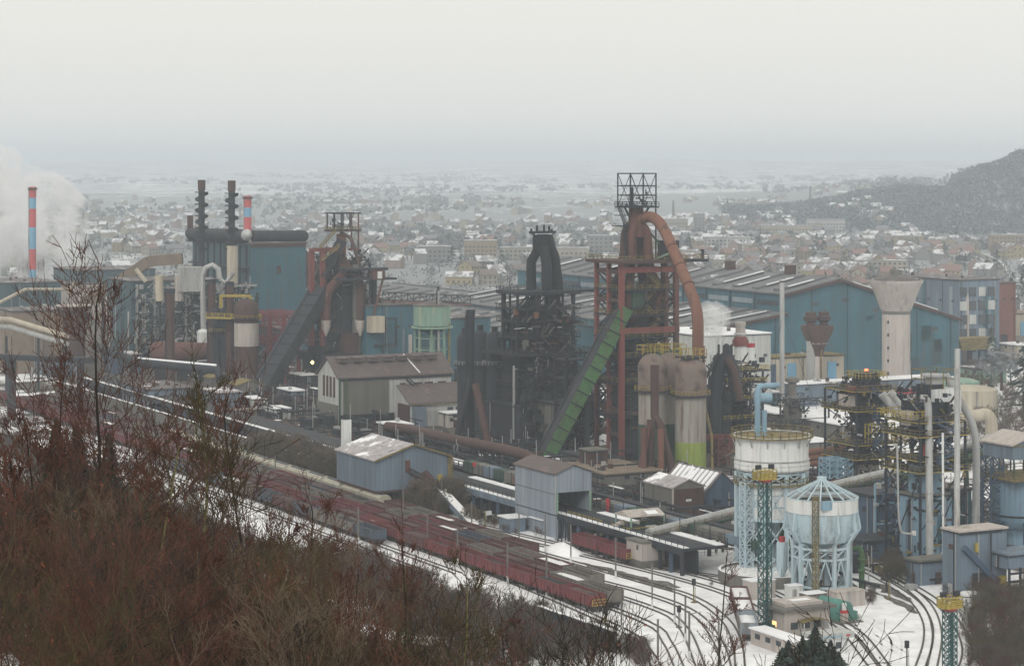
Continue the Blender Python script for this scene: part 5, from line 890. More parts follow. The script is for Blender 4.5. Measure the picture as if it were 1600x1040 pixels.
# ================================================================== dust collectors and blue gas cleaning plant at right
def collector(px, pyb, rpx, lv, lab, shellm, tall):
    """hopper-shaped collector in a galleried frame; lv = dict of photo heights"""
    b = G(px, pyb); b.z = 0; s = b.y/3600; z = lambda py: 78-(py-250)*s; r = rpx*s; t = Thing('dust_collector', lab, 'dust collector tower', b, 'dust collector towers')
    t.p('vessel', shellm, smooth=True).lathe(b, [(r*.95, 0), (r*.95, z(lv['v1']))], 24); t.p('neck', M.soot2, smooth=True).lathe(b, [(r*.9, z(lv['v1'])), (r*.35, z(lv['n1'])), (r*.35, z(lv['n0']))], 18)
    t.p('hopper', M.blued, smooth=True).lathe(b, [(r*.32, z(lv['n0'])), (r*1.0, z(lv['h0'])), (r*1.05, z(lv['h0']-6))], 20); t.p('bin', M.soot2).box(b+Z3*z(lv['h0']-4), r*1.9, r*1.9, z(lv['b0'])-z(lv['h0']-4)); t.p('bin_side', M.conc).box(b-P3*r*.9+A3*.5+Z3*z(lv['h0']-6), r*1.1, r*1.0, z(lv['b0']+14)-z(lv['h0']-6))
    t.p('top_house', M.soot2).box(b+P3*r*.3+Z3*z(lv['b0']), r*1.0, r*1.1, z(lv['top'])-z(lv['b0']))
    fr = r*1.55; K = [b+A3*x*fr+P3*y*fr for x, y in ((-1,-1),(1,-1),(1,1),(-1,1))]
    for k in K: t.p('frame_post', M.soot2).beam(k, k+Z3*z(lv['g'][0]), .4)
    q = t.p('frame_bracing', M.soot2, kind='stuff'); gz = [z(x) for x in lv['g']]
    for i, g_ in enumerate(gz):
        w = fr*(1.0 if i % 2 else .88); t.p('gallery_floor', M.soot2).box(b+Z3*g_, 2*w+1.2, 2*w+1.2, .25); e = w+.6; t.p('gallery_edge', M.yell2).rail([b+A3*x*e+P3*y*e+Z3*(g_+.05) for x, y in ((-1,-1),(1,-1),(1,1),(-1,1))], closed=True, h=1.15, w=.085, step=1.5)
        f_ = t.p('yellow_kick_plate', M.yellow)
        for k in range(4): c4 = [b+A3*x*e+P3*y*e+Z3*g_ for x, y in ((-1,-1),(1,-1),(1,1),(-1,1))]; f_.beam(c4[k], c4[(k+1)%4], .14, .16)
    gz = sorted(gz)+[]; gz = [0]+gz
    for g0, g1 in zip(gz, gz[1:]):
        for k in range(4): q.beam(K[k]+Z3*g0, K[(k+1)%4]+Z3*g1, .18); 
    q = t.p('pipework', M.soot2, kind='stuff'); q.spots(b, fr*.95, fr*.95, z(lv['top']+10), 420, 3.2); q = t.p('pipework', M.grey, kind='stuff'); q.spots(b+A3*1, fr, fr, z(lv['top']+20), 60, 2.6); q = t.p('pipework', M.rustd, kind='stuff'); q.spots(b, fr, fr, z(lv['top']+20), 60, 2.6); q = t.p('pipework', M.yell2, kind='stuff'); q.spots(b+A3*1, fr, fr, z(lv['top']+20), 40, 2)
    b_keep = b
    for k in range(5):
        z0 = z(lv['g'][-1])+k*(z(lv['g'][0])-z(lv['g'][-1]))/5; t.p('stair_flight', M.blued).stair(b+A3*(fr+.8)-P3*(2 if k % 2 else -2)+Z3*z0, b+A3*(fr+.8)+P3*(2 if k % 2 else -2)+Z3*(z0+(z(lv['g'][0])-z(lv['g'][-1]))/5), .8, .12)
    return t, b, s, z
t, b, s, z = collector(1348, 800, 27, dict(v1=718, n1=705, n0=668, h0=638, b0=600, top=583, g=(607, 637, 690, 711)), 'left dust collector tower with yellow galleries, right of the white tank', M.rustd, 1)
t.p('yellow_enclosure', M.yellow).rail([b+A3*5+P3*x+Z3*z(686) for x in (-3, 5)], 4, .2, step=.9); t.p('red_cabin', M.redpaint).box(b-P3*4+A3*3+Z3*z(610), 2.4, 3.4, 1.4); t.p('warning_lamp', M.lampr).box(b+P3*1+Z3*z(580), .5, .5, .5); t.p('dust_patch', M.conc, smooth=True).lathe(b, [(27*s*.97, z(745)), (27*s*.97, z(722))], 20)
q = t.p('top_yellow_gallery', M.yellow); q.rail([b+Z3*z(590)+A3*x*3+P3*(y*3.4+1) for x, y in ((-1,-1),(1,-1),(1,1),(-1,1))], closed=True, h=1.4, w=.12, step=1.2)
t, b, s, z = collector(1446, 885, 28, dict(v1=722, n1=712, n0=690, h0=668, b0=626, top=600, g=(655, 676, 714, 731)), 'right dust collector tower standing above the pale blue block', M.blue, 1)
t.p('grey_filter_box', M.white).box(b+A3*1+P3*3+Z3*z(645), 4.5, 6, z(607)-z(645)); t.p('red_valve', M.red).box(b-P3*2.5+A3*4+Z3*z(706), 1.2, 1.4, 2.4); t.p('yellow_top_gallery', M.yellow).rail([b+Z3*z(648)+A3*x*4.5-P3*(y*2.5+5.5) for x, y in ((-1,-1),(1,-1),(1,1),(-1,1))], closed=True, h=1.3, w=.13, step=1.2); t.p('top_drum', M.grey, smooth=True).lathe(b+P3*2, [(1.6, z(600)), (1.6, z(590)), (2.6, z(588)), (2.6, z(585))], 14)
t.p('drum_cage', M.yell2).rail([b+P3*2+Z3*z(606)+A3*x*3+P3*y*3 for x, y in ((-1,-1),(1,-1),(1,1),(-1,1))], closed=True, h=3.5, w=.14, step=2.5)
b0 = G(1440, 885)
# blue block under it, second block, dark blue hall at left
def bx(name, lab, px0, px1, pyt, pyb, lu, m_, topm=M.concd, z0=0):
    C = G(px0, pyb); s = C.y/3600; lv = (px1-px0)*s/(.888-.46*(px1-800)/3600); return boxb(name, lab, 'industrial building', C, lu, lv, 78-(pyt-250)*s, m_, topm, z0)
t = bx('blue_block', 'pale blue windowless block carrying the right dust collector', 1436, 1487, 776, 893, 6, M.bluer); C = G(1436, 893)
for k in range(3): t.p('wall_seam', M.blued).box(C+P3*(2+3*k)+A3*.05, .12, .15, 12)
t = bx('blue_block', 'broad low blue plinth building below the slim chimneys', 1436, 1492, 878, 915, 4, M.blueg); t = bx('blue_block', 'large pale blue shed with flat grey roof, widest of the blue blocks', 1500, 1573, 832, 934, 5, M.blueg, M.conc)
C = G(1500, 934); t.p('inclined_duct', M.blued).beam(C+A3*.5+P3*.5+Z3*9, C+A3*.5+P3*8+Z3*2.2, .9, 1.0); t.p('yellow_box', M.yellow).box(C+A3*.8+P3*9+Z3*1, 1, 1, 2.4); t.p('roof_edge', M.soot2).box(C+P3*4.6+A3*.1+Z3*(78-(836-250)*C.y/3600), .4, 9.4, .5)
t.p('yellow_landing', M.yellow).box(C+A3*1+P3*10.5+Z3*.8, 2, 3, .3); t.p('landing_rail', M.yellow).rail([C+A3*2+P3*9+Z3*1.1, C+A3*2+P3*12+Z3*1.1], 1.1, .12, step=.8); t.p('yellow_valve', M.yellow).box(C+A3*.4+P3*3.4+Z3*8, .5, .5, 1.6)
t = bx('dark_blue_hall', 'dark blue open-fronted steel hall between the blue tank and the blue block', 1362, 1425, 776, 866, 10, M.blued, M.soot2); C = G(1362, 866)
for k in range(4): t.p('column', M.blue).beam(C+P3*(.6+2.6*k)+A3*.3, C+P3*(.6+2.6*k)+A3*.3+Z3*14, .35)
for z0 in (3, 6, 10): t.p('floor_beam', M.blue).beam(C+P3*.5+A3*.3+Z3*z0, C+P3*8.6+A3*.3+Z3*z0, .35)
q = t.p('pipework', M.blued, kind='stuff'); q.spots(C+P3*6+A3*1, 1.2, 5.5, 15, 90, 3); q = t.p('pipework', M.grey, kind='stuff'); q.spots(C+P3*6+A3*1, 1.2, 5.5, 15, 30, 2.4)
t = bx('blue_shed', 'small teal shed with brown roof behind the twin tall pipes', 1488, 1518, 766, 838, 12, M.teal, M.roofb)
def tallpipe(name, lab, pts, r, m_, base=None, cat='vent pipe'):
    t = Thing(name, lab, cat, base or pts[-1]); t.p('pipe', m_, smooth=True).tube(bend(pts, 5, .3) if len(pts) > 2 else pts, r, 12)
    tot = Vector(pts[-1]); 
    a, b = Vector(pts[-2]), Vector(pts[-1])
    for k in range(1, 6): c = a.lerp(b, k/6); t.p('flange', M.grey).tube([c-Z3*.12, c+Z3*.12], r*1.15, 12)
    t.p('foot', M.white).box(Vector((b.x, b.y, max(0, b.z-.2))), r*3, r*3, .8); return t
tallpipe('vent_pipe', 'thick grey pipe with bent top in front of the blue block', [P(1438, 622, 437), P(1448, 622, 437), P(1451, 640, 437), G(1453, 900)], .72, M.grey)
tallpipe('vent_pipe', 'straight tall grey chimney pipe, right of the bent-top pipe', [P(1496, 545, 424), G(1495, 930)], .55, M.grey)
tallpipe('vent_pipe', 'grey pipe kinked like a knee descending onto the blue shed roof', [P(1478, 585, 450), P(1492, 612, 450), P(1526, 672, 450), P(1525, 830, 450)], .72, M.grey, P(1525, 832, 450))
tallpipe('vent_pipe', 'thin white pipe pair beside the blue block', [P(1473, 676, 430), P(1474, 868, 430)], .22, M.white, P(1474, 868, 430)); tallpipe('vent_pipe', 'thin pale pipe curving down the dark blue hall', [P(1396, 695, 432), P(1401, 694, 432), P(1402, 700, 432), P(1404, 810, 432), P(1408, 832, 432), P(1428, 834, 432)], .2, M.grey, P(1428, 834, 432))
t = Thing('elbow_duct', 'beige elbow duct with flared bell foot in front of the blue shed', 'duct', G(1527, 938)); e = 420; pipe(t, bend([P(1517, 862, e), P(1527, 862, e), P(1530, 875, e), P(1529, 895, e)], 5, .35), .62, M.conc, 12, 'duct'); bb = P(1529, 912, e); t.p('bell', M.conc, smooth=True).lathe(bb, [(1.9, -.1), (1.7, .6), (.7, 2.1)], 18); t.p('bell_flange', M.soot2).lathe(bb, [(2.2, -.3), (2.2, -.1)], 18); t.p('base_drum', M.concd, smooth=True).lathe(Vector((bb.x, bb.y, 0)), [(1.9, 0), (1.9, bb.z-.3)], 18)
b_ = G(1516, 952); t = Thing('squat_tank', 'squat white banded tank in the brush beside the elbow duct', 'tank', b_); t.p('shell', M.white, smooth=True).lathe(b_, [(1.7, 0), (1.9, 1.5), (1.7, 3)], 18)
for k in range(3): t.p('hoop', M.soot2).lathe(b_+Z3*(.6+k*.9), [(1.95, 0), (1.95, .12)], 18)
t = Thing('pale_duct', 'large beige duct bending down behind the right dust collector', 'duct', P(1545, 690, 560)); pipe(t, bend([P(1395, 688, 560), P(1450, 668, 560), P(1540, 645, 560), P(1549, 655, 560), P(1549, 690, 560)], 5, .3), 1.5, M.cream, 14, 'duct'); t.p('duct_base', M.grey, smooth=True).lathe(Vector((P(1549, 690, 560).x, 560, 0)), [(1.9, 0), (1.9, P(1549, 690, 560).z)], 14)
for (a, b2) in (((1378, 615), (1425, 670)), ((1390, 612), (1440, 668))): 
    t = Thing('inclined_duct', ('left' if a[0] == 1378 else 'right')+' of two pale slanting ducts between the dust collector towers', 'duct', P(*b2, 500)); pipe(t, [P(*a, 500), P(*b2, 500)], .95, M.grey, 12, 'duct')
    t.p('duct_support', M.soot2).beam(Vector((P(*b2, 500).x, 500, 0)), P(*b2, 500), .6)
# far right silo with gable cabin
b_ = G(1590, 880); b_.z = 0; s_ = 470/3600; b_ = P(1592, 700, 470); b_.z = 0; z_ = lambda py: 78-(py-250)*s_
t = Thing('blue_silo', 'large pale blue silo cut by the right edge, carrying a gabled cabin', 'silo', b_); r = 42*s_
t.p('shell', M.bluer, smooth=True).lathe(b_, [(r*.75, z_(822)), (r*.95, z_(812)), (r, z_(800)), (r, z_(745))], 28); t.p('girth_ring', M.soot2).lathe(b_+Z3*z_(803), [(r*1.02, 0), (r*1.04, .2), (r*1.02, .4)], 28, cap=False); t.p('lower_cylinder', M.blue, smooth=True).lathe(b_, [(r*.62, 0), (r*.62, z_(820))], 24)
for k, q0 in enumerate(circ(b_, r*.98, 0, 8)): t.p('leg', M.blued).beam(q0, q0+Z3*z_(810), .5); 
q = t.p('leg_bracing', M.blued, kind='stuff'); K = circ(b_, r*.98, 0, 8); [q.beam(K[k]+Z3*3, K[(k+1)%8]+Z3*z_(820), .3) for k in range(8)]
t.p('deck', M.yell2).box(b_+Z3*z_(744), 2*r+2, 2*r+2, .4); e = r+.9; t.p('deck_rail', M.yell2).rail([b_+Z3*z_(741)+A3*x*e+P3*y*e for x, y in ((-1,-1),(1,-1),(1,1),(-1,1))], closed=True, h=1.2, w=.13)
for x in (-1, -.3, .3, 1):
    for y in (-1, 1): t.p('cabin_post', M.dgreen).beam(b_+A3*y*r*.8+P3*x*r*.9+Z3*z_(744), b_+A3*y*r*.8+P3*x*r*.9+Z3*z_(712), .25)
gable_house(t, b_, r*1.7, r*2.0, z_(690), z_(676), M.blueg, M.conc, over=.5, z0=z_(712), rname='cabin_roof', wname='cabin_wall'); t.p('yellow_beam', M.yell2).beam(b_+A3*(r*.86)-P3*r+Z3*z_(691), b_+A3*(r*.86)+P3*r+Z3*z_(691), .25)
t = Thing('ladder_tower', 'dark blue lattice tower beside the far right silo', 'lattice tower', P(1550, 700, 468)-Z3*19.25); b_ = P(1550, 700, 468); b_.z = 0; t.p('lattice', M.blued).lattice(b_, b_+Z3*z_(712), 3.2, 7, .28); t.p('lattice_post', M.blued).beam(b_-P3*2.6, b_-P3*2.6+Z3*14, .6)
bx('panel_shed', 'grey corrugated shed wall at the right edge under the silo', 1576, 1640, 868, 935, 6, M.blueg, M.blueg, z0=5.2)
t = Thing('yard_shelf', 'dark steel shelving on the ground under the grey corrugated shed at the right edge', 'rack', G(1590, 935)); c = G(1577, 935)
for k in range(4): t.p('post', M.soot2).beam(c+P3*2.5*k, c+P3*2.5*k+Z3*5.4, .35)
for z0 in (1.5, 3, 4.4): t.p('shelf', M.soot2).beam(c+Z3*z0, c+P3*8+Z3*z0, .35)
# conveyor galleries across
def conv(lab, a, b, m_=M.grey, w=2.0, n=8, legs=(.35, .75), under=M.dgreen):
    t = Thing('belt_conveyor', lab, 'conveyor', a); a, b = Vector(a), Vector(b); d = (b-a)/n
    for k in range(n): t.p('cover_segment', m_, smooth=True).tube([a+d*k, a+d*(k+.97)], w/2, 10)
    t.p('truss_beam', under).truss(a-Z3*(w*.75), b-Z3*(w*.75), w*.55, n*3, .22); t.p('walkway', M.yell2).rail([a-Z3*w*.3-A3*-w*.8, b-Z3*w*.3+A3*w*.8], 1.0, .1); t.p('walk_plate', under).beam(a-Z3*w*.4+A3*w*.6, b-Z3*w*.4+A3*w*.6, .6, .15)
    for x in legs: q = a.lerp(b, x); t.p('support_leg', under).beam(Vector((q.x, q.y, 0))+P3*.8, q, .4); t.p('support_leg', under).beam(Vector((q.x, q.y, 0))-P3*.8, q, .4)
    return t
conv('grey tube conveyor rising from the canopy platform to the white tank', P(1013, 833, 448), P(1160, 796, 462)); conv('continuation of the tube conveyor passing behind the pale blue tank', P(1262, 768, 476), P(1410, 733, 492), legs=(.6,)); conv('green-framed conveyor reaching the gabled cabin on the far right silo', P(1470, 713, 500), P(1552, 682, 478), legs=(.5,)); conv('lower green conveyor passing behind the right dust collector', P(1400, 748, 500), P(1560, 700, 500), M.dgreen, 1.6, legs=(.3, .8))
# orange ducts behind white tank
t = Thing('orange_duct', 'bundle of orange rusty ducts behind the white tank at right', 'duct', G(1290, 745)); 
for k in range(3): pipe(t, [P(1262, 706+9*k, 520), P(1320, 700+9*k, 520)], .8, M.rusto, 10, 'duct')
pipe(t, bend([P(1376, 706, 520), P(1388, 706, 520), P(1390, 715, 520), P(1388, 735, 520)], 3), .6, M.rusto, 8, 'duct')
q = t.p('frame', M.blue, kind='stuff'); q.lattice(P(1300, 745, 505), P(1300, 715, 505), 4, 3, .25); q.lattice(P(1312, 745, 505), P(1312, 715, 505), 4, 3, .25)
# ================================================================== old gas cleaning plant between stoves and the white tank
b_ = G(1130, 705); b_.z = 0; s_ = b_.y/3600; z_ = lambda py: 78-(py-250)*s_
t = Thing('gas_cleaning_plant', 'dark gas cleaning plant with arched rust duct behind the pale stoves', 'gas cleaning plant', b_)
pipe(t, bend([P(1116, 700, 598), P(1117, 610, 600), P(1124, 570, 600), P(1135, 556, 600), P(1147, 580, 600), P(1151, 625, 600)], 4, .4), 1.7, M.soot2, 14, 'arched_duct'); pipe(t, bend([P(1136, 560, 598), P(1146, 575, 597), P(1156, 625, 597)], 4, .4), 1.0, M.rustd, 10, 'duct'); t.p('vessel', M.soot2, smooth=True).lathe(b_-P3*2, [(4, 0), (4, z_(620)), (2, z_(600))], 18); t.p('vessel', M.soot, smooth=True).lathe(b_+P3*5, [(3, 0), (3, z_(640)), (1, z_(628))], 16)
for k, z in enumerate((z_(655), z_(625), z_(598), z_(580))): c = b_+P3*(3+k*1.2); t.p('floor', M.soot2).box(c+Z3*z, 9, 11, .35); t.p('handrail', M.yellow).rail([c+Z3*(z+.3)+A3*x*4.5+P3*y*5.5 for x, y in ((-1,-1),(1,-1),(1,1),(-1,1))], closed=True, w=.14)
for x, y in ((-3, -4), (-3, 4), (6, -4), (6, 4), (10, -4), (10, 4)): t.p('frame_post', M.soot2).beam(b_+P3*x+A3*y, b_+P3*x+A3*y+Z3*z_(580), .45)
q = t.p('pipework', M.soot2, kind='stuff'); q.spots(b_+P3*3, 5, 8, 24, 420, 4); q = t.p('pipework', M.rustd, kind='stuff'); q.spots(b_+P3*3, 5, 8, 22, 90, 3.5); t.p('red_portal', M.redpaint).beam(P(1098, 683, 590), P(1150, 683, 590), 1.0, 1.6)
for x in (1113, 1143): t.p('red_portal_leg', M.redpaint).beam(P(x, 683, 590), G(x, 725), .9)
t.p('red_lattice', M.redpaint).lattice(G(1126, 728), P(1126, 686, 590), 3.4, 4, .3); t.p('valve_head', M.soot2).lathe(P(1135, 552, 600), [(1, 0), (1, 2), (.3, 2.6)], 8)
for x in (1123, 1143): t.p('head_post', M.soot2).beam(P(x, 562, 600), P(x, 538, 600), .45)
t.p('head_beam', M.soot2).beam(P(1115, 556, 600), P(1148, 556, 600), .5); t.p('side_stair', M.soot2).stair(P(1104, 590, 598), P(1122, 556, 598), 1, .2)
t = Thing('twin_white_chimneys', 'pair of stained white stacks with red collars behind the gas cleaning plant', 'chimney', G(1165, 680)); b2_ = P(1160, 600, 640)
for x, r, y0, y1 in ((1158, 1.9, 533, 640), (1172, 1.3, 538, 640)): q = P(x, y1, 640); t.p('shaft', M.white, smooth=True).lathe(Vector((q.x, q.y, 0)), [(r, 0), (r, P(x, y0, 640).z)], 14)
q = P(1157, 540, 640); t.p('red_collar', M.redpaint, smooth=True).lathe(Vector((q.x, q.y, 0)), [(2.3, P(0, 540, 640).z), (2.3, P(0, 532, 640).z), (1.5, P(0, 525, 640).z)], 14); t.p('neck', M.conc, smooth=True).lathe(Vector((q.x, q.y, 0)), [(1.5, P(0, 525, 640).z), (1.3, P(0, 510, 640).z), (1.5, P(0, 508, 640).z), (1.5, P(0, 503, 640).z)], 14); t.p('neck_ring', M.white).lathe(Vector((q.x, q.y, 0)), [(1.9, P(0, 522, 640).z), (1.9, P(0, 520, 640).z)], 14); q2 = P(1172, 540, 640); t.p('red_lip', M.red, smooth=True).lathe(Vector((q2.x, q2.y, P(0, 542, 640).z)), [(1.4, 0), (1.4, 1)], 12)
b_ = G(1238, 690); b_.z = 0; s_ = b_.y/3600; z_ = lambda py: 78-(py-250)*s_
t = Thing('scrubber_tower', 'dark rusty scrubber column with domed head in a lattice frame, right of the white stacks', 'industrial tower', b_)
t.p('column', M.concd, smooth=True).lathe(b_, [(2.7, 0), (2.7, z_(640)), (2.1, z_(630)), (2.1, z_(622)), (1.2, z_(618)), (1.2, z_(598)), (2.0, z_(596)), (2.0, z_(591)), (.6, z_(588))], 16)
for x in (-1, 1):
    for y in (-1, 1): t.p('frame_post', M.soot2).beam(b_+A3*x*6+P3*y*8, b_+A3*x*6+P3*y*8+Z3*z_(628), .4)
for z in (z_(628), z_(660)):
    for x in (-1, 1): t.p('frame_truss', M.soot2).truss(b_+A3*x*6-P3*8+Z3*z, b_+A3*x*6+P3*8+Z3*z, 1.6, 8, .25); t.p('frame_beam', M.soot2).beam(b_-A3*6+P3*x*8+Z3*z, b_+A3*6+P3*x*8+Z3*z, .3)
t.p('pale_duct', M.blue, smooth=True).tube([P(1178, 622, 560), P(1206, 622, 560)], 1.3, 12); q = t.p('pipework', M.soot2, kind='stuff'); q.spots(b_, 3.5, 3.5, z_(620), 120, 3)
# ================================================================== copying of built things
def flush():
    for b in PENDING: b.build()
    PENDING.clear()
flush()
def dup(root, loc, rz=0.0, label=None, group=None, scale=None, swap=None, keep=None):
    r = root.copy(); COL.objects.link(r); r.location = loc; r.rotation_euler = (0, 0, rz)
    if scale: r.scale = scale
    if label: r['label'] = label
    if group: r['group'] = group
    def rec(src, dst):
        for ch in src.children:
            if keep and not keep(ch): continue
            c = ch.copy(); COL.objects.link(c); c.parent = dst
            if swap and c.type == 'MESH' and ch.name.split('.')[0] in swap:
                c.material_slots[0].link = 'OBJECT'; c.material_slots[0].material = swap[ch.name.split('.')[0]]
            rec(ch, c)
    rec(root, r); return r
# ================================================================== tracks
def spline(pts, step=4.0):
    P_ = [Vector(p) for p in pts]; P_ = [P_[0]*2-P_[1]]+P_+[P_[-1]*2-P_[-2]]; o = []
    for a, b, c, d in zip(P_, P_[1:], P_[2:], P_[3:]):
        n = max(2, int((c-b).length/step))
        for i in range(n):
            t = i/n; o.append(.5*((2*b)+(c-a)*t+(2*a-5*b+4*c-d)*t*t+(3*b-a-3*c+d)*t*t*t))
    return o+[P_[-2]]
TRK = []
def track(pts):
    pts = spline(pts); t = struct('railway_track', [M.rail, M.ballast, M.snowd]); TRK.append(pts); L = []
    for i, p in enumerate(pts):
        d = (pts[min(i+1, len(pts)-1)]-pts[max(i-1, 0)]).normalized(); L.append((p, Vector((d.y, -d.x, 0))))
    def strip(o0, o1, z0, z1, m):
        t.m = m; k0 = len(t.v); vs = []
        for p, s in L:
            zz0 = terrain(p.x, p.y); vs += [p+s*o0+Z3*(z0+zz0), p+s*o0+Z3*(z1+zz0), p+s*o1+Z3*(z1+zz0), p+s*o1+Z3*(z0+zz0)]
        t.add(vs, [(i*4+j, i*4+(j+1)%4, i*4+4+(j+1)%4, i*4+4+j) for i in range(len(L)-1) for j in (0, 1, 2)])
    for sg in (-1, 1):
        strip(sg*.75-.17, sg*.75+.17, .01, .055, 1); strip(sg*.75-.07, sg*.75+.07, .055, .22, 0)
    return pts
ROWS = {1: -27.0, 2: -22.3, 3: -17.6, 4: -12.9}
ENDS = {1: [(975, 985), (1010, 1015), (1030, 1048)], 2: [(1005, 970), (1042, 1002), (1064, 1048)], 3: [(1015, 948), (1066, 978), (1098, 1048)], 4: [(1012, 928), (1085, 958), (1122, 1002), (1137, 1048)]}
for k, v in ROWS.items(): track([uv(-330, v), uv(-200, v), uv(-80, v), uv(0, v), uv(40, v)]+[G(*q) for q in ENDS[k]])
track([uv(-330, -8.2), uv(-200, -8.2), uv(-60, -8.2), uv(0, -8.2)]+[G(*q) for q in ((1000, 908), (1082, 933), (1132, 967), (1152, 1005), (1157, 1050))])
track([uv(-85, -8.2), uv(-50, -7), uv(0, -4)]+[G(*q) for q in ((1050, 902), (1150, 934), (1200, 965), (1236, 1010), (1250, 1050))])
track([uv(-60, -7.4), uv(-30, -4), uv(0, -.4)]+[G(*q) for q in ((1100, 902), (1200, 938), (1325, 978), (1392, 1050))])
track([uv(4, 2.0), uv(36, 2.0), G(1150, 905), G(1232, 936), G(1312, 978), G(1372, 1050)])
track([G(*q) for q in ((1040, 846), (1200, 864), (1290, 872), (1352, 892), (1420, 932), (1447, 966), (1450, 1002), (1435, 1050))])
track([G(*q) for q in ((1120, 842), (1260, 864), (1370, 893), (1440, 935), (1464, 985), (1455, 1050))])
track([G(*q) for q in ((1180, 838), (1290, 866), (1362, 884), (1440, 924), (1482, 957), (1505, 992), (1511, 1022), (1500, 1055))])
for v in (-32, -37): track([uv(-330, v), uv(-100, v), uv(30, v)])
for v in (-1, 3.5): track([uv(-330, 20+v), uv(-230, 20+v), uv(-125, 19+v)])
# tracks away in the right background
for q in (((1190, 740), (1350, 760), (1500, 800)), ((1560, 700), (1530, 640), (1560, 590), (1620, 560)), ((1590, 690), (1560, 640), (1590, 600), (1640, 580))): track([G(*x) for x in q])
for ptl, wd in ((((905, 878), (960, 893), (1010, 905), (1062, 918)), 2.6), (((968, 898), (1010, 909), (1050, 922)), 1.6), (((1335, 903), (1385, 920), (1425, 940)), 2.6), (((1352, 920), (1400, 938), (1432, 958)), 1.5), (((1180, 870), (1250, 884), (1310, 896)), 1.4)):
    bp_ = struct('ballast_patch', [M.ballast2]); cs = spline([G(*x) for x in ptl], 1.2); vs = []
    for i, c in enumerate(cs):
        d = (cs[min(i+1, len(cs)-1)]-cs[max(i-1, 0)]).normalized(); s = Vector((d.y, -d.x, 0)); e = math.sin(math.pi*(i+.5)/len(cs))**.5; vs += [c+s*wd*e*(.6+.6*mnoise.noise(Vector((i*.4, 1, wd))))+Z3*.025, c-s*wd*e*(.6+.6*mnoise.noise(Vector((i*.4, 7, wd))))+Z3*.025]
    bp_.add(vs, [(2*i, 2*i+1, 2*i+3, 2*i+2) for i in range(len(cs)-1)])
for ptl in (((1075, 905), (1130, 893), (1170, 905), (1215, 950)), ((1340, 960), (1375, 975), (1400, 1000), (1395, 1045)), ((1330, 965), (1362, 980), (1385, 1003), (1380, 1045)), ((1040, 893), (1100, 884), (1150, 872)), ((1290, 985), (1340, 1005), (1380, 1040)), ((1310, 975), (1360, 992), (1410, 1020))):
    cs = spline([G(*x) for x in ptl], 1.5)
    for off in (-.85, .85):
        ru = struct('snow_rut', [M.snowd]); vs = []
        for i, c in enumerate(cs):
            d = (cs[min(i+1, len(cs)-1)]-cs[max(i-1, 0)]).normalized(); s = Vector((d.y, -d.x, 0)); c = c+s*off; wd = .16+.14*mnoise.noise(Vector((i*.7, off, ptl[0][0]))); vs += [c+s*wd+Z3*.018, c-s*wd+Z3*.018]
        ru.add(vs, [(2*i, 2*i+1, 2*i+3, 2*i+2) for i in range(len(cs)-1)])
def pile(name, lab, mats, c, r, h, n=18, sx=1, cat='heap', grp=None, loc=None, rings=4, jit=.22):
    c = Vector(c); s = solo(name, lab, cat, c, mats, grp, True); vs = []
    for i in range(rings+1):
        f_ = i/rings
        for j in range(n):
            a = 2*math.pi*j/n; rr = r*(1-f_**1.3)*(1+jit*mnoise.noise(Vector((math.cos(a)*1.7, math.sin(a)*1.7, f_*3+c.x)))); d = A3*math.cos(a)*rr*sx+P3*math.sin(a)*rr; vs.append(c+d+Z3*(h*f_*(1+.15*mnoise.noise(Vector((a, f_*4, c.y))))-(.1 if i == 0 else 0)))
    s.add(vs, [(i*n+j, i*n+(j+1)%n, (i+1)*n+(j+1)%n, (i+1)*n+j) for i in range(rings) for j in range(n)]); return s
pile('snow_heap', 'heap of ploughed snow behind the two red wagons by the grey shed', M.snowy, G(880, 862), 3.4, 2.0, sx=1.8)
pile('gravel_heap', 'small snow-topped gravel heap at the foot of the dark trestle', M.roofs, G(790, 815), 3, 1.8)
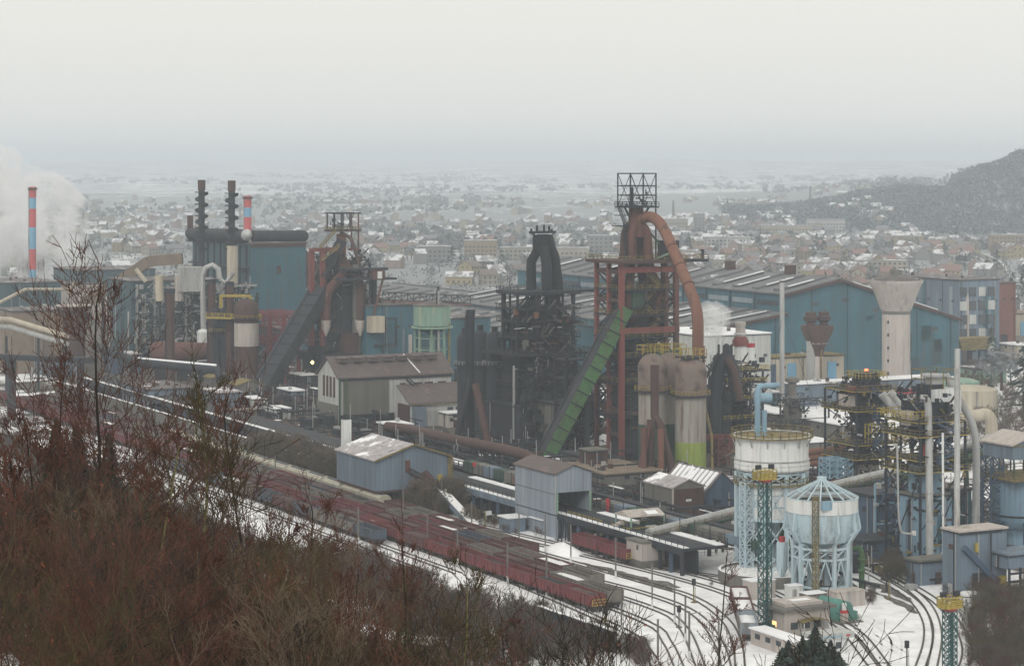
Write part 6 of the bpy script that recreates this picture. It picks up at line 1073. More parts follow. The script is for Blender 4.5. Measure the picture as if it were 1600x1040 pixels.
# ================================================================== wagons
def wagon(lab, bm, h=1.95, L=10.4, rail=False, hopper=False):
    o = Vector((0, 0, 0)); t = Thing('open_wagon', lab, 'railway wagon', o, 'railway wagons standing in the yard'); X, Yv = Vector((1, 0, 0)), Vector((0, 1, 0)); w = 2.9; z0 = 1.15
    b = t.p('body', bm)
    if hopper:
        pr = [(-w/2, z0+.9), (-w/2, z0+h), (-w/2+.5, z0+h+.55), (w/2-.5, z0+h+.55), (w/2, z0+h), (w/2, z0+.9), (.6, z0-.2), (-.6, z0-.2)]
        vs = [Vector((x, y, z)) for x in (-L/2, L/2) for y, z in pr]; b.add(vs, [tuple(range(8)), tuple(range(15, 7, -1))]+[(i, i+8, (i+1) % 8+8, (i+1) % 8) for i in range(8)])
        t.p('roof_hatch', M.wagblue).frame_box(Vector((0, 0, z0+h+.55)), X*L*.8, Yv*.8, Z3*.15)
    else:
        for sg in (-1, 1): b.frame_box(Vector((0, sg*(w/2-.06), z0)), X*L, Yv*.12, Z3*h); b.frame_box(Vector((sg*(L/2-.06), 0, z0)), X*.12, Yv*(w-.24), Z3*h)
        b.frame_box(Vector((0, 0, z0)), X*(L-.24), Yv*(w-.24), Z3*.12)
        q = t.p('load', M.coal, smooth=True); nx, ny = 9, 4; R2 = random.Random(len(lab)); vs = [Vector((-L/2+.13+(L-.26)*i/nx, -w/2+.13+(w-.26)*j/ny, z0+h-.35+(.42*math.sin(math.pi*i/nx)**.4*math.sin(math.pi*j/ny)*R2.uniform(.6, 1.3)))) for i in range(nx+1) for j in range(ny+1)]
        q.add(vs, [(i*(ny+1)+j, (i+1)*(ny+1)+j, (i+1)*(ny+1)+j+1, i*(ny+1)+j+1) for i in range(nx) for j in range(ny)])
    k = 9
    for sg in (-1, 1):
        rb = t.p('side_ribs', bm)
        for i in range(k+1): rb.frame_box(Vector((-L/2+.15+(L-.3)*i/k, sg*(w/2+.05), z0+(.9 if hopper else 0))), X*.13, Yv*.1, Z3*(h-(.9 if hopper else 0)))
        rb.frame_box(Vector((0, sg*(w/2+.06), z0+h-.12)), X*L, Yv*.14, Z3*.12)
    t.p('underframe', M.wheel).frame_box(Vector((0, 0, .85)), X*(L+.2), Yv*2.3, Z3*.3)
    for sx in (-1, 1):
        bg_ = t.p('bogie', M.wheel); bg_.frame_box(Vector((sx*L*.33, 0, .45)), X*2.6, Yv*2.1, Z3*.35)
        for sy in (-1, 1):
            for dx in (-.9, .9): c = Vector((sx*L*.33+dx, sy*.8, .46)); t.p('wheel', M.wheel, parent=bg_).tube([c-Yv*.08, c+Yv*.08], .46, 10)
            t.p('buffer', M.wheel).tube([Vector((sx*(L/2+.1), sy*.85, 1.0)), Vector((sx*(L/2+.55), sy*.85, 1.0))], .2, 8)
    if rail:
        q = t.p('yellow_end_rail', M.yellow)
        for z in (1.3, 1.8, 2.3): q.frame_box(Vector((L/2+.35, 0, z)), X*.1, Yv*2.8, Z3*.1)
        for y in (-1.4, -.5, .5, 1.4): q.frame_box(Vector((L/2+.35, y, 1.2)), X*.1, Yv*.1, Z3*1.2)
    return t.o
WP = {'red': wagon('x', M.wagr), 'brown': wagon('x1', M.wagb), 'grey': wagon('x22', M.wagg), 'blue': wagon('x333', M.wagblue), 'rail': wagon('x4444', M.wagr, rail=True), 'cream': wagon('x5', M.wagc, 1.9, 10.4, hopper=True)}
flush(); used = set()
WN = {'red': 'red open wagon heaped with ore', 'brown': 'rust-brown open wagon heaped with ore', 'grey': 'dirty grey open wagon heaped with ore', 'blue': 'blue open wagon with dark load', 'rail': 'red open wagon with a yellow end rail', 'cream': 'cream covered hopper wagon'}
ORD = 'first second third fourth fifth sixth seventh eighth ninth tenth eleventh twelfth thirteenth fourteenth fifteenth sixteenth seventeenth eighteenth nineteenth twentieth twenty-first twenty-second twenty-third twenty-fourth twenty-fifth twenty-sixth twenty-seventh twenty-eighth twenty-ninth thirtieth thirty-first thirty-second thirty-third thirty-fourth thirty-fifth thirty-sixth thirty-seventh thirty-eighth'.split()
def put_wagon(kind, p, lab):
    if len(lab.replace('-', ' ').split()) > 15: lab = lab.replace(' heaped with ore', '').replace(' with dark load', '')
    src = WP[kind]
    if kind not in used: used.add(kind); r = src; r.location = p; r.rotation_euler = (0, 0, ROT); r['label'] = lab
    else: r = dup(src, p, ROT+R.uniform(-.002, .002), lab, 'railway wagons standing in the yard')
    for ch in r.children:
        if ch.name.startswith('load'):
            ch.location.z = R.uniform(-.75, .12)
            if R.random() < .14: ch.material_slots[0].link = 'OBJECT'; ch.material_slots[0].material = M.snowd
            elif R.random() < .25: ch.material_slots[0].link = 'OBJECT'; ch.material_slots[0].material = M.rustd
ROWN = {1: 'nearest long row', 2: 'second long row', 3: 'third long row', 4: 'fourth long row'}
def row(k, v, u0, u1, pick, nm):
    u, i = u0, 0
    while u > u1:
        kd = pick(i); put_wagon(kd, uv(u-5.6, v), '%s, %s back in the %s' % (WN[kd], ORD[i], nm)); u -= 11.35; i += 1
row(1, ROWS[1], 75, -290, lambda i: 'rail' if i == 0 else ('red' if i not in (6, 9, 14, 19, 20, 25) else 'brown'), 'nearest long row')
row(2, ROWS[2], 73, -300, lambda i: ('grey', 'grey', 'brown', 'brown', 'grey', 'brown', 'red', 'brown', 'brown', 'red', 'red')[i % 11], 'second long row')
row(3, ROWS[3], 58, -300, lambda i: ('grey', 'brown', 'grey', 'brown', 'blue', 'brown', 'red')[i % 7], 'third long row')
row(4, ROWS[4], 24, -44, lambda i: ('brown', 'grey', 'brown')[i % 3], 'short fourth row')
row(5, ROWS[4], -46, -300, lambda i: 'cream' if i < 13 else ('grey', 'brown')[i % 2], 'cream hopper row')
row(6, -32, -6, -150, lambda i: ('blue', 'grey', 'grey', 'blue', 'brown')[i % 5], 'short row below hillside')
for i, (u, kd) in enumerate(((36.5, 'rail'), (25.0, 'red'))): put_wagon(kd, uv(u-5.2, 2.0), ('%s, %s of the pair by the beige hut' % (WN[kd], ('front', 'rear')[i])))
row(7, 20, -128, -290, lambda i: ('brown', 'red', 'brown', 'blue', 'brown')[i % 5], 'row beyond the deck')
for i in range(3): put_wagon('red', Vector((P(10+52*i, 560+8*i, 745).x, 745-18*i, 0)), 'distant red open wagon, %s from left under the dark pipe trestle' % ORD[i])
# the grey-red bogie wagons on the siding in front of the green mast
c0 = G(1156, 950); c1 = G(1174, 1014); dd_ = (c1-c0).normalized(); rz = math.atan2(dd_.y, dd_.x)
for i, (kd, lab) in enumerate((('brown', 'dark red open wagon, rearmost of the three left of the green mast'), ('brown', 'dark red snow-filled wagon, middle one of three left of the green mast'), ('grey', 'grey-fronted snowy wagon, front one of the three left of the green mast'))):
    p = c0.lerp(c1, .02+.325*i); r = dup(WP[kd], p, rz, lab, 'railway wagons standing in the yard', swap={'load': M.snowy if i else M.snowd, 'body': M.wagb if i < 2 else M.blueg2})
# ================================================================== catenary masts, signals, small things along the tracks
def pole_proto(lab, arm):
    o = Vector((0, 0, 0)); t = Thing('track_mast', lab, 'mast', o, 'slim masts along the tracks'); t.p('shaft', M.concd).frame_box(o, Vector((.26, 0, 0)), Vector((0, .26, 0)), Z3*7.6); t.p('white_base', M.white).frame_box(o, Vector((.34, 0, 0)), Vector((0, .34, 0)), Z3*1.4)
    if arm: t.p('arm', M.concd).beam(Z3*7.1, Vector((arm, -.2, 7.4)), .12); t.p('lamp_head', M.grey).frame_box(Vector((arm, -.2, 7.3)), Vector((.7, 0, 0)), Vector((0, .3, 0)), Z3*.15)
    return t.o
pp = [pole_proto('a', 0), pole_proto('b', 1.5), pole_proto('c', -1.5)]; flush()
PL = [(715, 884, 1, 'behind the nearest wagon row left of centre'), (737, 840, 0, 'at the foot of the snowy inclined gallery'), (793, 911, 0, 'before the middle of the nearest red row'), (811, 861, 0, 'between the snowy tracks below the grey shed'), (854, 930, 0, 'before the front part of the nearest red row'), (852, 863, 0, 'by the snowy tracks near the ploughed snow heap'), (892, 880, 0, 'left of the two lone red wagons'), (962, 903, 0, 'right of the front end of the dark wagon rows'), (1019, 948, 0, 'tall one on open snow below the beige hut'), (971, 988, 0, 'just past the front red wagon end'), (1054, 973, 0, 'on snow left of the curved tracks'), (1071, 1002, 0, 'second in the group on the curved tracks'), (1077, 1030, 1, 'third in the group on the curved tracks, with an arm'), (1028, 1044, 0, 'lowest left one between the curved tracks'), (1123, 1044, 2, 'at the bottom edge with a T-shaped arm'), (668, 862, 0, 'before the red row left of the white slab chimney line'), (656, 792, 0, 'under the blue gabled shed by the brush'), (590, 768, 0, 'in the brush by the white slab chimney'), (520, 745, 0, 'above the cream hopper wagons'), (690, 800, 0, 'near the inclined gallery behind the tracks'), (630, 815, 0, 'above the end of the cream hoppers'), (560, 850, 0, 'among the wagons at centre left'), (484, 812, 0, 'among the wagons behind the thicket tips'), (430, 760, 0, 'left of the cream hopper wagons'), (380, 735, 0, 'far one along the concrete wall'), (1287, 930, 0, 'by the cone roofed tank pit'), (1510, 1010, 0, 'at the brush edge beside the outermost curve')]
for i, (x, y, k, lab) in enumerate(PL):
    lab = 'slim track mast ' + lab; src = pp[k]
    if k not in used: used.add(k); src.location = G(x, y); src['label'] = lab
    else: dup(src, G(x, y), R.uniform(0, .4), lab, 'slim masts along the tracks')
used.discard(0); used.discard(1); used.discard(2)
def signal(px, pyb, h, lab, post=M.yell2):
    b = G(px, pyb); t = Thing('rail_signal', lab, 'signal', b); t.p('post', post).beam(b, b+Z3*h, .18); t.p('head', M.dark).box(b+Z3*h, .5, .55, 1.1); t.p('foot', post).box(b, .8, .8, .2); t.p('ladder', M.grey).beam(b+P3*.35, b+P3*.35+Z3*h*.9, .08)
signal(1084, 941, 3.1, 'yellow-footed signal standing on the open snow between tracks', M.yell2); signal(1061, 980, 2.6, 'short dark signal among the curved tracks', M.concd); signal(1417, 1044, 3.2, 'thin signal post alone inside the large track curve', M.concd); signal(1389, 935, 3.4, 'double-headed yellow signal in the track curve before the brush'); signal(946, 970, 1.2, 'low yellow signal box beside the front red wagon'); signal(758, 822, 3.6, 'yellow signal with white board right of the snowy inclined gallery')
b_ = G(758, 822); s_ = solo('signal_board', 'small white board fixed beside the yellow signal by the inclined gallery', 'board', b_+Z3*2.4, M.white); s_.box(b_+Z3*2.4+P3*.7+A3*.3, .1, 1.4, .9)
# ================================================================== ore trestle, retaining wall, sheds on it
t = Thing('ore_trestle', 'long dark steel trestle with snow-covered deck running through the plant', 'trestle', uv(0, 4))
u = -330
while u < 52:
    u1 = min(u+12, 52); z = 5.2; k_ = (u+u1)/2
    t.p('deck_segment', M.soot2).box(uv(k_, 9, z-.5), u1-u-.1, 10, .5); t.p('edge_girder', M.blueg if -60 < u < -10 else M.soot2).box(uv(k_, 4.0, z-1.3), u1-u-.1, .4, 1.3)
    t.p('deck_snow', M.snowd if u < -190 or -20 < u < 0 else M.snowy).box(uv(k_, 4.7, z+.02), u1-u-.3, 1.3, .15)
    if u > 0 or -62 < u < -16: t.p('deck_snow', M.snowy).box(uv(k_, 12.4, z+.02), u1-u-.3, 2.2, .16)
    t.p('back_wall', M.soot).box(uv(k_, 7.2, 0), u1-u-.05, .4, z-.6)
    for d in (0, 4, 8): t.p('column', M.blued if (d//4) % 2 else M.soot2).box(uv(u+d+1, 4.4, 0), .6, .6, z-1.3)
    u = u1
q = t.p('deck_railing', M.soot2, kind='stuff'); q.rail([uv(-60, 4.1, 5.3), uv(-18, 4.1, 5.3)], w=.1); q.rail([uv(2, 4.1, 5.3), uv(52, 4.1, 5.3)], w=.1); q.rail([uv(2, 13.8, 5.3), uv(52, 13.8, 5.3)], w=.12, step=3)
for i in range(20): u = -58+5.5*i; t.p('lamp_post', M.soot2).beam(uv(u, 13.4, 5.2), uv(u, 13.4, 8.4), .14)
for (x, y) in ((713, 769), (731, 774), (747, 777), (764, 781)): q = t.p('ledge_snow', M.snowy); q.box(P(x, y, 512), .8, 1.6, .3)
t = Thing('retaining_wall', 'long grey concrete retaining wall capped with a line of snow, left of the brush', 'wall', uv(-200, -6))
u = -330
while u < -92:
    t.p('wall_panel', M.concd).box(uv(u+4, -5.2, 0), 7.95, .5, 4.6); t.p('snow_cap', M.snowy).box(uv(u+4, -5.2, 4.62), 7.95, .7, .14); u += 8
t = Thing('retaining_wall', 'dark low wall with snow on top at the hillside foot, lower centre', 'wall', uv(70, -42))
u = 80
while u < 100: t.p('wall_panel', M.soot2).box(uv(u+4, -42.5+.05*(u-60), 0), 7.95, .5, 3.4); t.p('snow_cap', M.snowy).box(uv(u+4, -42.5+.05*(u-60), 3.42), 7.95, .7, .12); u += 8
rd = struct('service_road', [M.snowd]); rd.box(uv(-40, -55, .05), 260, 6, .06)
# grey shed astride the trestle
C = Vector((8.9, 475, 0)); t = Thing('grey_tipping_shed', 'grey metal shed with brown pitched roof straddling the trestle, open at its end', 'shed', C); LU, LV = 18, 8.6; c = C-A3*LU/2+P3*LV/2; z0, ze, zr = 4.9, 13.3, 14.9
t.p('long_wall', M.pale).box(C-A3*LU/2+P3*.15+Z3*z0, LU, .3, ze-z0); t.p('far_wall', M.pale).box(C-A3*LU/2+P3*(LV-.15)+Z3*z0, LU, .3, ze-z0)
q = t.p('end_wall', M.pale); zt = 9.4; q.add([C+P3*.3+Z3*zt, C+P3*(LV-.3)+Z3*zt, C+P3*(LV-.3)+Z3*ze, C+P3*LV/2+Z3*(zr-.1), C+P3*.3+Z3*ze]+[x-A3*.25 for x in (C+P3*.3+Z3*zt, C+P3*(LV-.3)+Z3*zt, C+P3*(LV-.3)+Z3*ze, C+P3*LV/2+Z3*(zr-.1), C+P3*.3+Z3*ze)], [(0,1,2,3,4), (9,8,7,6,5), (0,5,6,1)])
r_ = t.p('roof', M.roofb); sl = (zr-ze)/(LV/2)
for sg in (-1, 1):
    o = [c+A3*(LU/2+.4)+Z3*zr, c-A3*(LU/2+.4)+Z3*zr, c-A3*(LU/2+.4)+P3*sg*(LV/2+.4)+Z3*(zr-sl*(LV/2+.4)), c+A3*(LU/2+.4)+P3*sg*(LV/2+.4)+Z3*(zr-sl*(LV/2+.4))]; r_.add(o+[x+Z3*.22 for x in o], [(0,1,2,3), (7,6,5,4), (0,4,5,1), (1,5,6,2), (2,6,7,3), (3,7,4,0)])
t.p('door_post', M.mint).box(C+P3*.4+A3*.1+Z3*z0, .3, .4, 4.5); t.p('door_post', M.mint).box(C+P3*(LV-.4)+A3*.1+Z3*z0, .3, .4, 4.5); t.p('back_wall', M.soot2).box(C-A3*(LU-.4)+P3*LV/2+Z3*z0, .3, LV-.8, ze-z0); t.p('corner_trim', M.grey).box(C+A3*.03+P3*.02+Z3*z0, .18, .18, ze-z0)
t.p('lower_block', M.pale).box(C-A3*LU/2+P3*1.6, LU, 3, z0-.3); t.p('wall_joint', M.concd).box(C-A3*LU/2-P3*.03+Z3*9, LU, .06, .12)
t.p('snow_ledge', M.snowy).box(C-A3*8+P3*-.2+Z3*3.0, 6, .6, .15); t.p('crane_rail', M.yell2).beam(C+P3*3+Z3*5.3, C+P3*3+A3*14+Z3*5.3, .5)
b_ = G(797, 830); t = Thing('lean_hut', 'small grey hut with a snowy sloping roof under the tipping shed', 'hut', b_); t.p('wall', M.blueg).box(b_+P3*1-A3*1, 4.5, 4, 2.9); t.p('roof', M.snowd).box(b_+P3*1-A3*1+Z3*2.9, 5, 4.6, .25)
b_ = G(868, 846); t = Thing('steel_chute', 'dark slatted steel chute leaning beside the tipping shed', 'chute', b_)
for k in range(5): t.p('slat', M.soot2).beam(b_+P3*(.5+.9*k), b_+P3*(1.8+.5*k)+Z3*4.6+A3*-.5, .2)
t.p('white_sign', M.white).box(b_+P3*4.3+Z3*3.2, .15, .7, .8)
# blue gabled shed
C = Vector((-14, 521, 0)); LU, LV = 22, 18.4; t = Thing('blue_gabled_shed', 'pale blue gabled shed with yellow-edged snow-dusted roof above the brush', 'shed', C-P3*LV); c = C-A3*LU/2-P3*LV/2
gable_house(t, c, LU, LV, 11.1, 14.1, M.blueg, M.roofs, z0=4.4, over=.5, th=.3)
for sg in (-1, 1): t.p('yellow_verge', M.yell2).beam(c+A3*(LU/2+.6)+Z3*14.3, c+A3*(LU/2+.6)+P3*sg*(LV/2+.5)+Z3*11.1, .25, .35)
t.p('base_beam', M.rustd).box(c+Z3*3.9, LU, LV, .5); t.p('yellow_corner', M.yell2).box(C+A3*.1+Z3*4.4, .3, 1.2, 6.6); t.p('yellow_door', M.yellow).box(C+A3*.1-P3*2.6+Z3*4.6, .2, 1.2, 2.6); t.p('red_door', M.rust).box(C+A3*.1-P3*10.6+Z3*8.2, .2, 1.1, 2.6); t.p('outside_stair', M.rustd).stair(C+A3*.8-P3*10.4+Z3*8.1, C+A3*.8-P3*3.2+Z3*4.4, 1, .18); t.p('deck', M.yell2).box(C+A3*.8-P3*1.8+Z3*4.2, 1.4, 4, .2)
for i in range(5):
    for j in (0, 1): t.p('support_post', M.soot2).box(c+P3*(-8+4*i)+A3*(-9+18*j), .6, .6, 3.9)

a, b2_ = P(681, 758, 516), G(742, 824); t = Thing('snowy_gallery', 'snow-topped inclined conveyor gallery dropping from the blue shed to the tracks', 'conveyor', b2_); t.p('gallery', M.blueg).beam(a, b2_, 2.0, 1.2); t.p('snow_cover', M.snowd).beam(a.lerp(b2_, .12)+Z3*.72, b2_+Z3*.72, 1.9, .12); t.p('rust_head', M.rustd).beam(P(662, 738, 517), a, 2.0, 1.2)
b_ = G(541, 772); b_.z = 0; t = Thing('white_slab_chimney', 'plain white slab-like chimney rising out of the brush', 'chimney', b_); t.p('shaft', M.grey).box(b_, 1.3, 1.9, 78-(655-250)*b_.y/3600); t.p('upper_face', M.white).box(b_+Z3*9, 1.4, 2.0, 78-(655-250)*b_.y/3600-9)
# canopy platform, huts
b_ = G(1000, 862); t = Thing('canopy_platform', 'green posted platform with a flat grey canopy and yellow stairs by the tracks', 'platform', b_); zr_ = 78-(803-250)*b_.y/3600
q = t.p('canopy_roof', M.conc); c = b_+Z3*zr_; q.add([c+A3*3+P3*-4.2, c+A3*3+P3*4.2, c-A3*3.4+P3*4.2, c-A3*3.4-P3*4.2, c+P3*-4.2+Z3*1.1, c+P3*4.2+Z3*1.1], [(0,1,5,4), (2,3,4,5), (1,2,5), (3,0,4), (3,2,1,0)]); t.p('canopy_snow', M.snowy).frame_box(c+A3*1.7+P3*1.6+Z3*.52, P3*2.6, A3*1.4+Z3*-.50, Z3*.08)
for x in (-3, 3):
    for y in (-3.8, 3.8): t.p('post', M.mint).beam(b_+A3*x+P3*y, b_+A3*x+P3*y+Z3*zr_, .25)
t.p('floor', M.dgreen).box(b_+Z3*4.2, 7, 9, .25); t.p('yellow_rail', M.yellow).rail([b_+A3*x*3.5+P3*y*4.5+Z3*4.4 for x, y in ((-1,-1),(1,-1),(1,1),(-1,1))], closed=True, w=.13); t.p('yellow_stair', M.yellow).stair(b_+A3*4-P3*2.4+Z3*.5, b_+A3*4+P3*3.2+Z3*4.4, 1, .16); t.p('green_machine', M.dgreen).box(b_+P3*2+Z3*4.4, 2, 3, 1.6)
conv('short grey tube conveyor rising from behind the red wagons to the canopy platform', P(930, 838, 463), P(972, 816, 456), M.conc, 1.1, 3, legs=(.8,))
b_ = G(1014, 886); t = Thing('beige_block_hut', 'square beige block hut right of the two lone red wagons', 'hut', b_); c = b_-A3*2.5+P3*2.6*0; c = b_-A3*2.8+P3*.9; z1 = 78-(848-250)*b_.y/3600+.3
t.p('plinth', M.concd).box(c, 6.2, 5.2, 1.3); t.p('wall', M.conc).box(c+Z3*1.3, 6, 5, z1-1.6); t.p('roof', M.concd).box(c+Z3*(z1-.3), 6.4, 5.4, .35); t.p('window', M.win).box(c-P3*2.53+A3*1.2+Z3*3.3, .6, .1, .9); t.p('roof_vent', M.grey).box(c+Z3*z1+A3*1, 1, 1, .4); t.p('corner_edge', M.grey).box(c+A3*3.02-P3*2.5+Z3*1.3, .1, .15, z1-1.7)
C = G(1051, 812); t = Thing('brown_barn', 'dark brown corrugated barn with snow patches on its roof, below the pale stoves', 'shed', C); ze = 78-(763-250)*C.y/3600; gable_house(t, C-A3*6+P3*4, 12, 8, ze, ze+1.6, M.concd, M.roofs, over=.3); t.p('corner_post', M.conc).box(C+A3*.1, .3, .3, ze); t.p('white_sign', M.white).box(C+A3*.1+P3*4+Z3*(ze-3), .1, 1.4, .5); t.p('brown_cladding', M.rustd).box(C+P3*4+A3*.06, .12, 7.8, ze-.2)
C = G(1098, 806); t = Thing('ore_shed', 'low shed with a snow-striped lumpy roof right of the brown barn', 'shed', C); w_, r_ = gable_house(t, C-A3*9+P3*5, 18, 10, 4.5, 9.2, M.blued, M.roofd, over=.3)
for k in range(9): t.p('snow_stripe', M.snowy).beam(C-A3*(1+1.9*k)-P3*0+Z3*4.9, C-A3*(1+1.9*k)+P3*4.4+Z3*9.2, 1.2, .3)
C = G(1135, 728); t = Thing('lean_to_shed', 'small tin lean-to roof left of the white ringed tank', 'shed', C); t.p('wall', M.concd).box(C-A3*2+P3*2, 5, 5, 3); q = t.p('roof', M.roofw); q.frame_box(C-A3*2+P3*2+Z3*3.6, A3*6, P3*6+Z3*2.2, Z3*.2)
# low structures on the snow before the blue plant and behind the trestle
t = Thing('green_walkway_fence', 'low railing fence along the loop track beside the open snow', 'fence', G(1100, 870)); q = t.p('railing', M.grey); q.rail([G(1045, 868), G(1120, 866)], 1.1, .1)
t = Thing('yellow_retaining_fence', 'yellow railed low retaining wall curving along the outer loop track', 'fence', G(1350, 885)); pts = [G(*x) for x in ((1275, 848), (1320, 862), (1352, 882), (1392, 905))]
for a, b2_ in zip(pts, pts[1:]): t.p('wall_panel', M.yell2).beam(a+Z3*.6, b2_+Z3*.6, .3, 1.2); t.p('rail', M.yell2).rail([a+Z3*1.2, b2_+Z3*1.2], 1, .1)
t = boxb('low_blue_shed', 'low blue shed with snowy roof on the snow behind the pale blue tank', 'shed', G(1350, 880), 7, 9, 4, M.blued, M.soot2)
# brown gas main winding across the plant
t = Thing('gas_main', 'fat brown gas main running along the middle of the plant past the casting house', 'pipe', uv(-120, 26))
pts = [P(605, 666, 640), P(640, 670, 632), P(700, 685, 600), P(770, 698, 575), P(830, 712, 556), P(836, 730, 553)]; pipe(t, bend(pts, 3), 1.35, M.rustd, 12)
for p_ in pts[:5]: t.p('pipe_support', M.soot2).beam(Vector((p_.x, p_.y, 0)), Vector(p_), .8)
t = Thing('gas_main', 'second thinner dark pipe beneath the fat brown gas main', 'pipe', uv(-100, 22)); pts = [P(600, 690, 600), P(700, 722, 560), P(800, 745, 535), P(812, 742, 534)]; pipe(t, pts, .8, M.soot2, 10)
for p_ in pts[:3]: t.p('pipe_support', M.soot2).beam(Vector((p_.x, p_.y, 0)), Vector(p_), .6)
# hopper platform row with snow patches behind the deck
t = Thing('hopper_platform', 'raised dark platform with white snow floor and posts left of the green skip bridge foot', 'platform', uv(-75, 20)); a = uv(-75, 19)
t.p('floor', M.soot2).box(a+Z3*5.4, 30, 7, .4); t.p('floor_snow', M.snowy).box(a+Z3*5.82-A3*2, 20, 4.2, .12); q = t.p('railing', M.soot2); q.rail([a+A3*x*15+P3*y*3.4+Z3*5.8 for x, y in ((-1,-1),(1,-1),(1,1),(-1,1))], closed=True, h=1.4, w=.2, step=2.5)
for x in range(-14, 15, 4): t.p('post', M.soot2).box(a+A3*x, .5, 5, 5.4)
t = Thing('tub_train', 'row of grey green tipping tubs on the upper deck between the blue and grey sheds', 'tub train', uv(-40, 17))
for k in range(9): t.p('tub', (M.dgreen, M.concd, M.blueg)[k % 3]).box(uv(-62+5.2*k, 16.6, 5.2), 4.6, 2.6, 2.4)
t.p('red_disc', M.red).box(uv(-58, 15.1, 7), .3, .9, .9); t.p('orange_box', M.rusto).box(uv(-36, 15.0, 5.4), 4, .5, 2)
t = Thing('tub_train', 'row of dark low tubs on the upper deck right of the grey shed', 'tub train', uv(30, 17))
for k in range(11): t.p('tub', (M.concd, M.blueg, M.dgreen, M.concd)[k % 4]).box(uv(3+5.3*k, 17.0, 5.0), 5.0, 2.8, 1.7)
t.p('red_post', M.red).box(uv(5, 14.6, 5.2), .6, .6, 2.6)
t = Thing('dark_rail_deck', 'long dark steel deck behind the tubs, running below the brown barn', 'deck', uv(30, 22)); u = -60
while u < 60: t.p('deck_segment', M.soot2).box(uv(u+5, 20.5, 6.0), 9.9, 1.6, .7); t.p('leg', M.soot2).box(uv(u+5, 20.5, 0), .6, .6, 6); u += 10
# small works huts, snow roofs and clutter scattered over the dark plant floor
HU = [(455, 628, 12, 5, 3.4, M.blueg, M.snowy, 'pale blue portable cabin with snowy roof below the left skip bridge'), (470, 610, 10, 6, 5, M.soot2, M.snowd, 'black shed with a white roof edge beside the left skip bridge'), (610, 690, 9, 7, 4.4, M.soot2, M.snowy, 'low black shed with bright snow roof in front of the casting house'), (395, 640, 9, 5, 3.2, M.white, M.snowy, 'white cabin by the far end of the snowy deck'), (340, 645, 16, 8, 6, M.blueg, M.roofs, 'blue grey shed behind the twigs left of the skip bridge foot'), (370, 662, 4, 4, 4, M.cream, M.conc, 'small cream hut on the snowy deck'), (232, 645, 26, 15, 7, M.blueg, M.roofd, 'wide blue grey shed behind the lone tree at left'), (905, 745, 10, 7, 5, M.concd, M.soot2, 'dark flat hut between the grey shed and the furnace annex'), (700, 668, 10, 9, 4, M.conc, M.snowy, 'pale low building with snow roof beside the black stack'), (1180, 640, 14, 10, 5, M.teal, M.snowy, 'teal hut with snowy roof behind the twin white stacks'), (1415, 640, 12, 9, 5, M.whitec, M.red, 'white hut beneath the concrete water tower'), (1370, 640, 10, 8, 5, M.blueg, M.roofd, 'grey hut left of the water tower foot'), (1530, 600, 14, 12, 5, M.mint, M.roofd, 'green grey hut right of the round tanks'), (1130, 780, 9, 6, 4, M.conc, M.roofd, 'pale flat hut left of the white ringed tank foot'), (1175, 826, 8, 4, 2.6, M.white, M.snowy, 'cream site cabin behind the tube conveyor'), (1590, 560, 14, 10, 5, M.cream, M.snowd, 'cream yard building below the blue-doored shed'), (80, 590, 20, 10, 6, M.blueg, M.roofd, 'grey blue shed under the steam pipes at left'), (180, 585, 14, 10, 7, M.blued, M.roofs, 'dark blue shed left of the isolated red stack'), (430, 655, 8, 5, 3, M.white, M.snowy, 'small white roofed kiosk near the red wagon row')]
for (x, y, lu, lv, h, wm, tm, lab) in HU:
    C = G(x, y); t = boxb('works_hut', lab, 'hut', C, lu, lv, h, wm, tm)
    for k in range(max(1, int(lv/3))): t.p('window', M.win).box(C+P3*(1.2+2.6*k)+A3*.05+Z3*h*.45, .12, 1.2, h*.25)
q = solo('plant_clutter', None, None, (0, 0, 0), [M.soot2], kind='stuff'); q2 = solo('rust_clutter', None, None, (0, 0, 0), [M.rustd], kind='stuff'); q3 = solo('snow_scraps', None, None, (0, 0, 0), [M.snowy], kind='stuff'); q4 = solo('pale_clutter', None, None, (0, 0, 0), [M.grey], kind='stuff')
for (u0, u1, v0, v1, n) in ((-300, -10, 17, 56, 520), (-140, 0, 22, 70, 420), (-60, 20, 70, 110, 140), (-10, 85, 22, 60, 110), (-420, -230, 50, 120, 420)):
    for _ in range(n):
        c = uv(R.uniform(u0, u1), R.uniform(v0, v1)); k = R.random(); L = R.uniform(2, 12); d = A3 if R.random() < .7 else P3
        if k < .4: z = R.uniform(.5, 5); q.beam(c+Z3*z, c+d*L+Z3*z, R.uniform(.2, .7)); q.beam(c+d*L*.5, c+d*L*.5+Z3*z, .25)
        elif k < .55: q2.beam(c+Z3*R.uniform(.3, 3), c+d*L+Z3*R.uniform(.3, 3), R.uniform(.2, .8))
        elif k < .7: q.box(c, R.uniform(1, 5), R.uniform(1, 3), R.uniform(1, 4))
        elif k < .78: q4.box(c, R.uniform(.6, 2.5), R.uniform(.6, 2), R.uniform(.6, 2.4))
        elif k < .86: q4.beam(c, c+Z3*R.uniform(4, 9), .16)
        elif k < .9: q2.box(c, R.uniform(1, 4), R.uniform(1, 3), R.uniform(1, 3))
        else: q3.box(c+Z3*(.05 if R.random() < .6 else R.uniform(1, 4)), R.uniform(1, 8), R.uniform(.5, 1.8), .12)
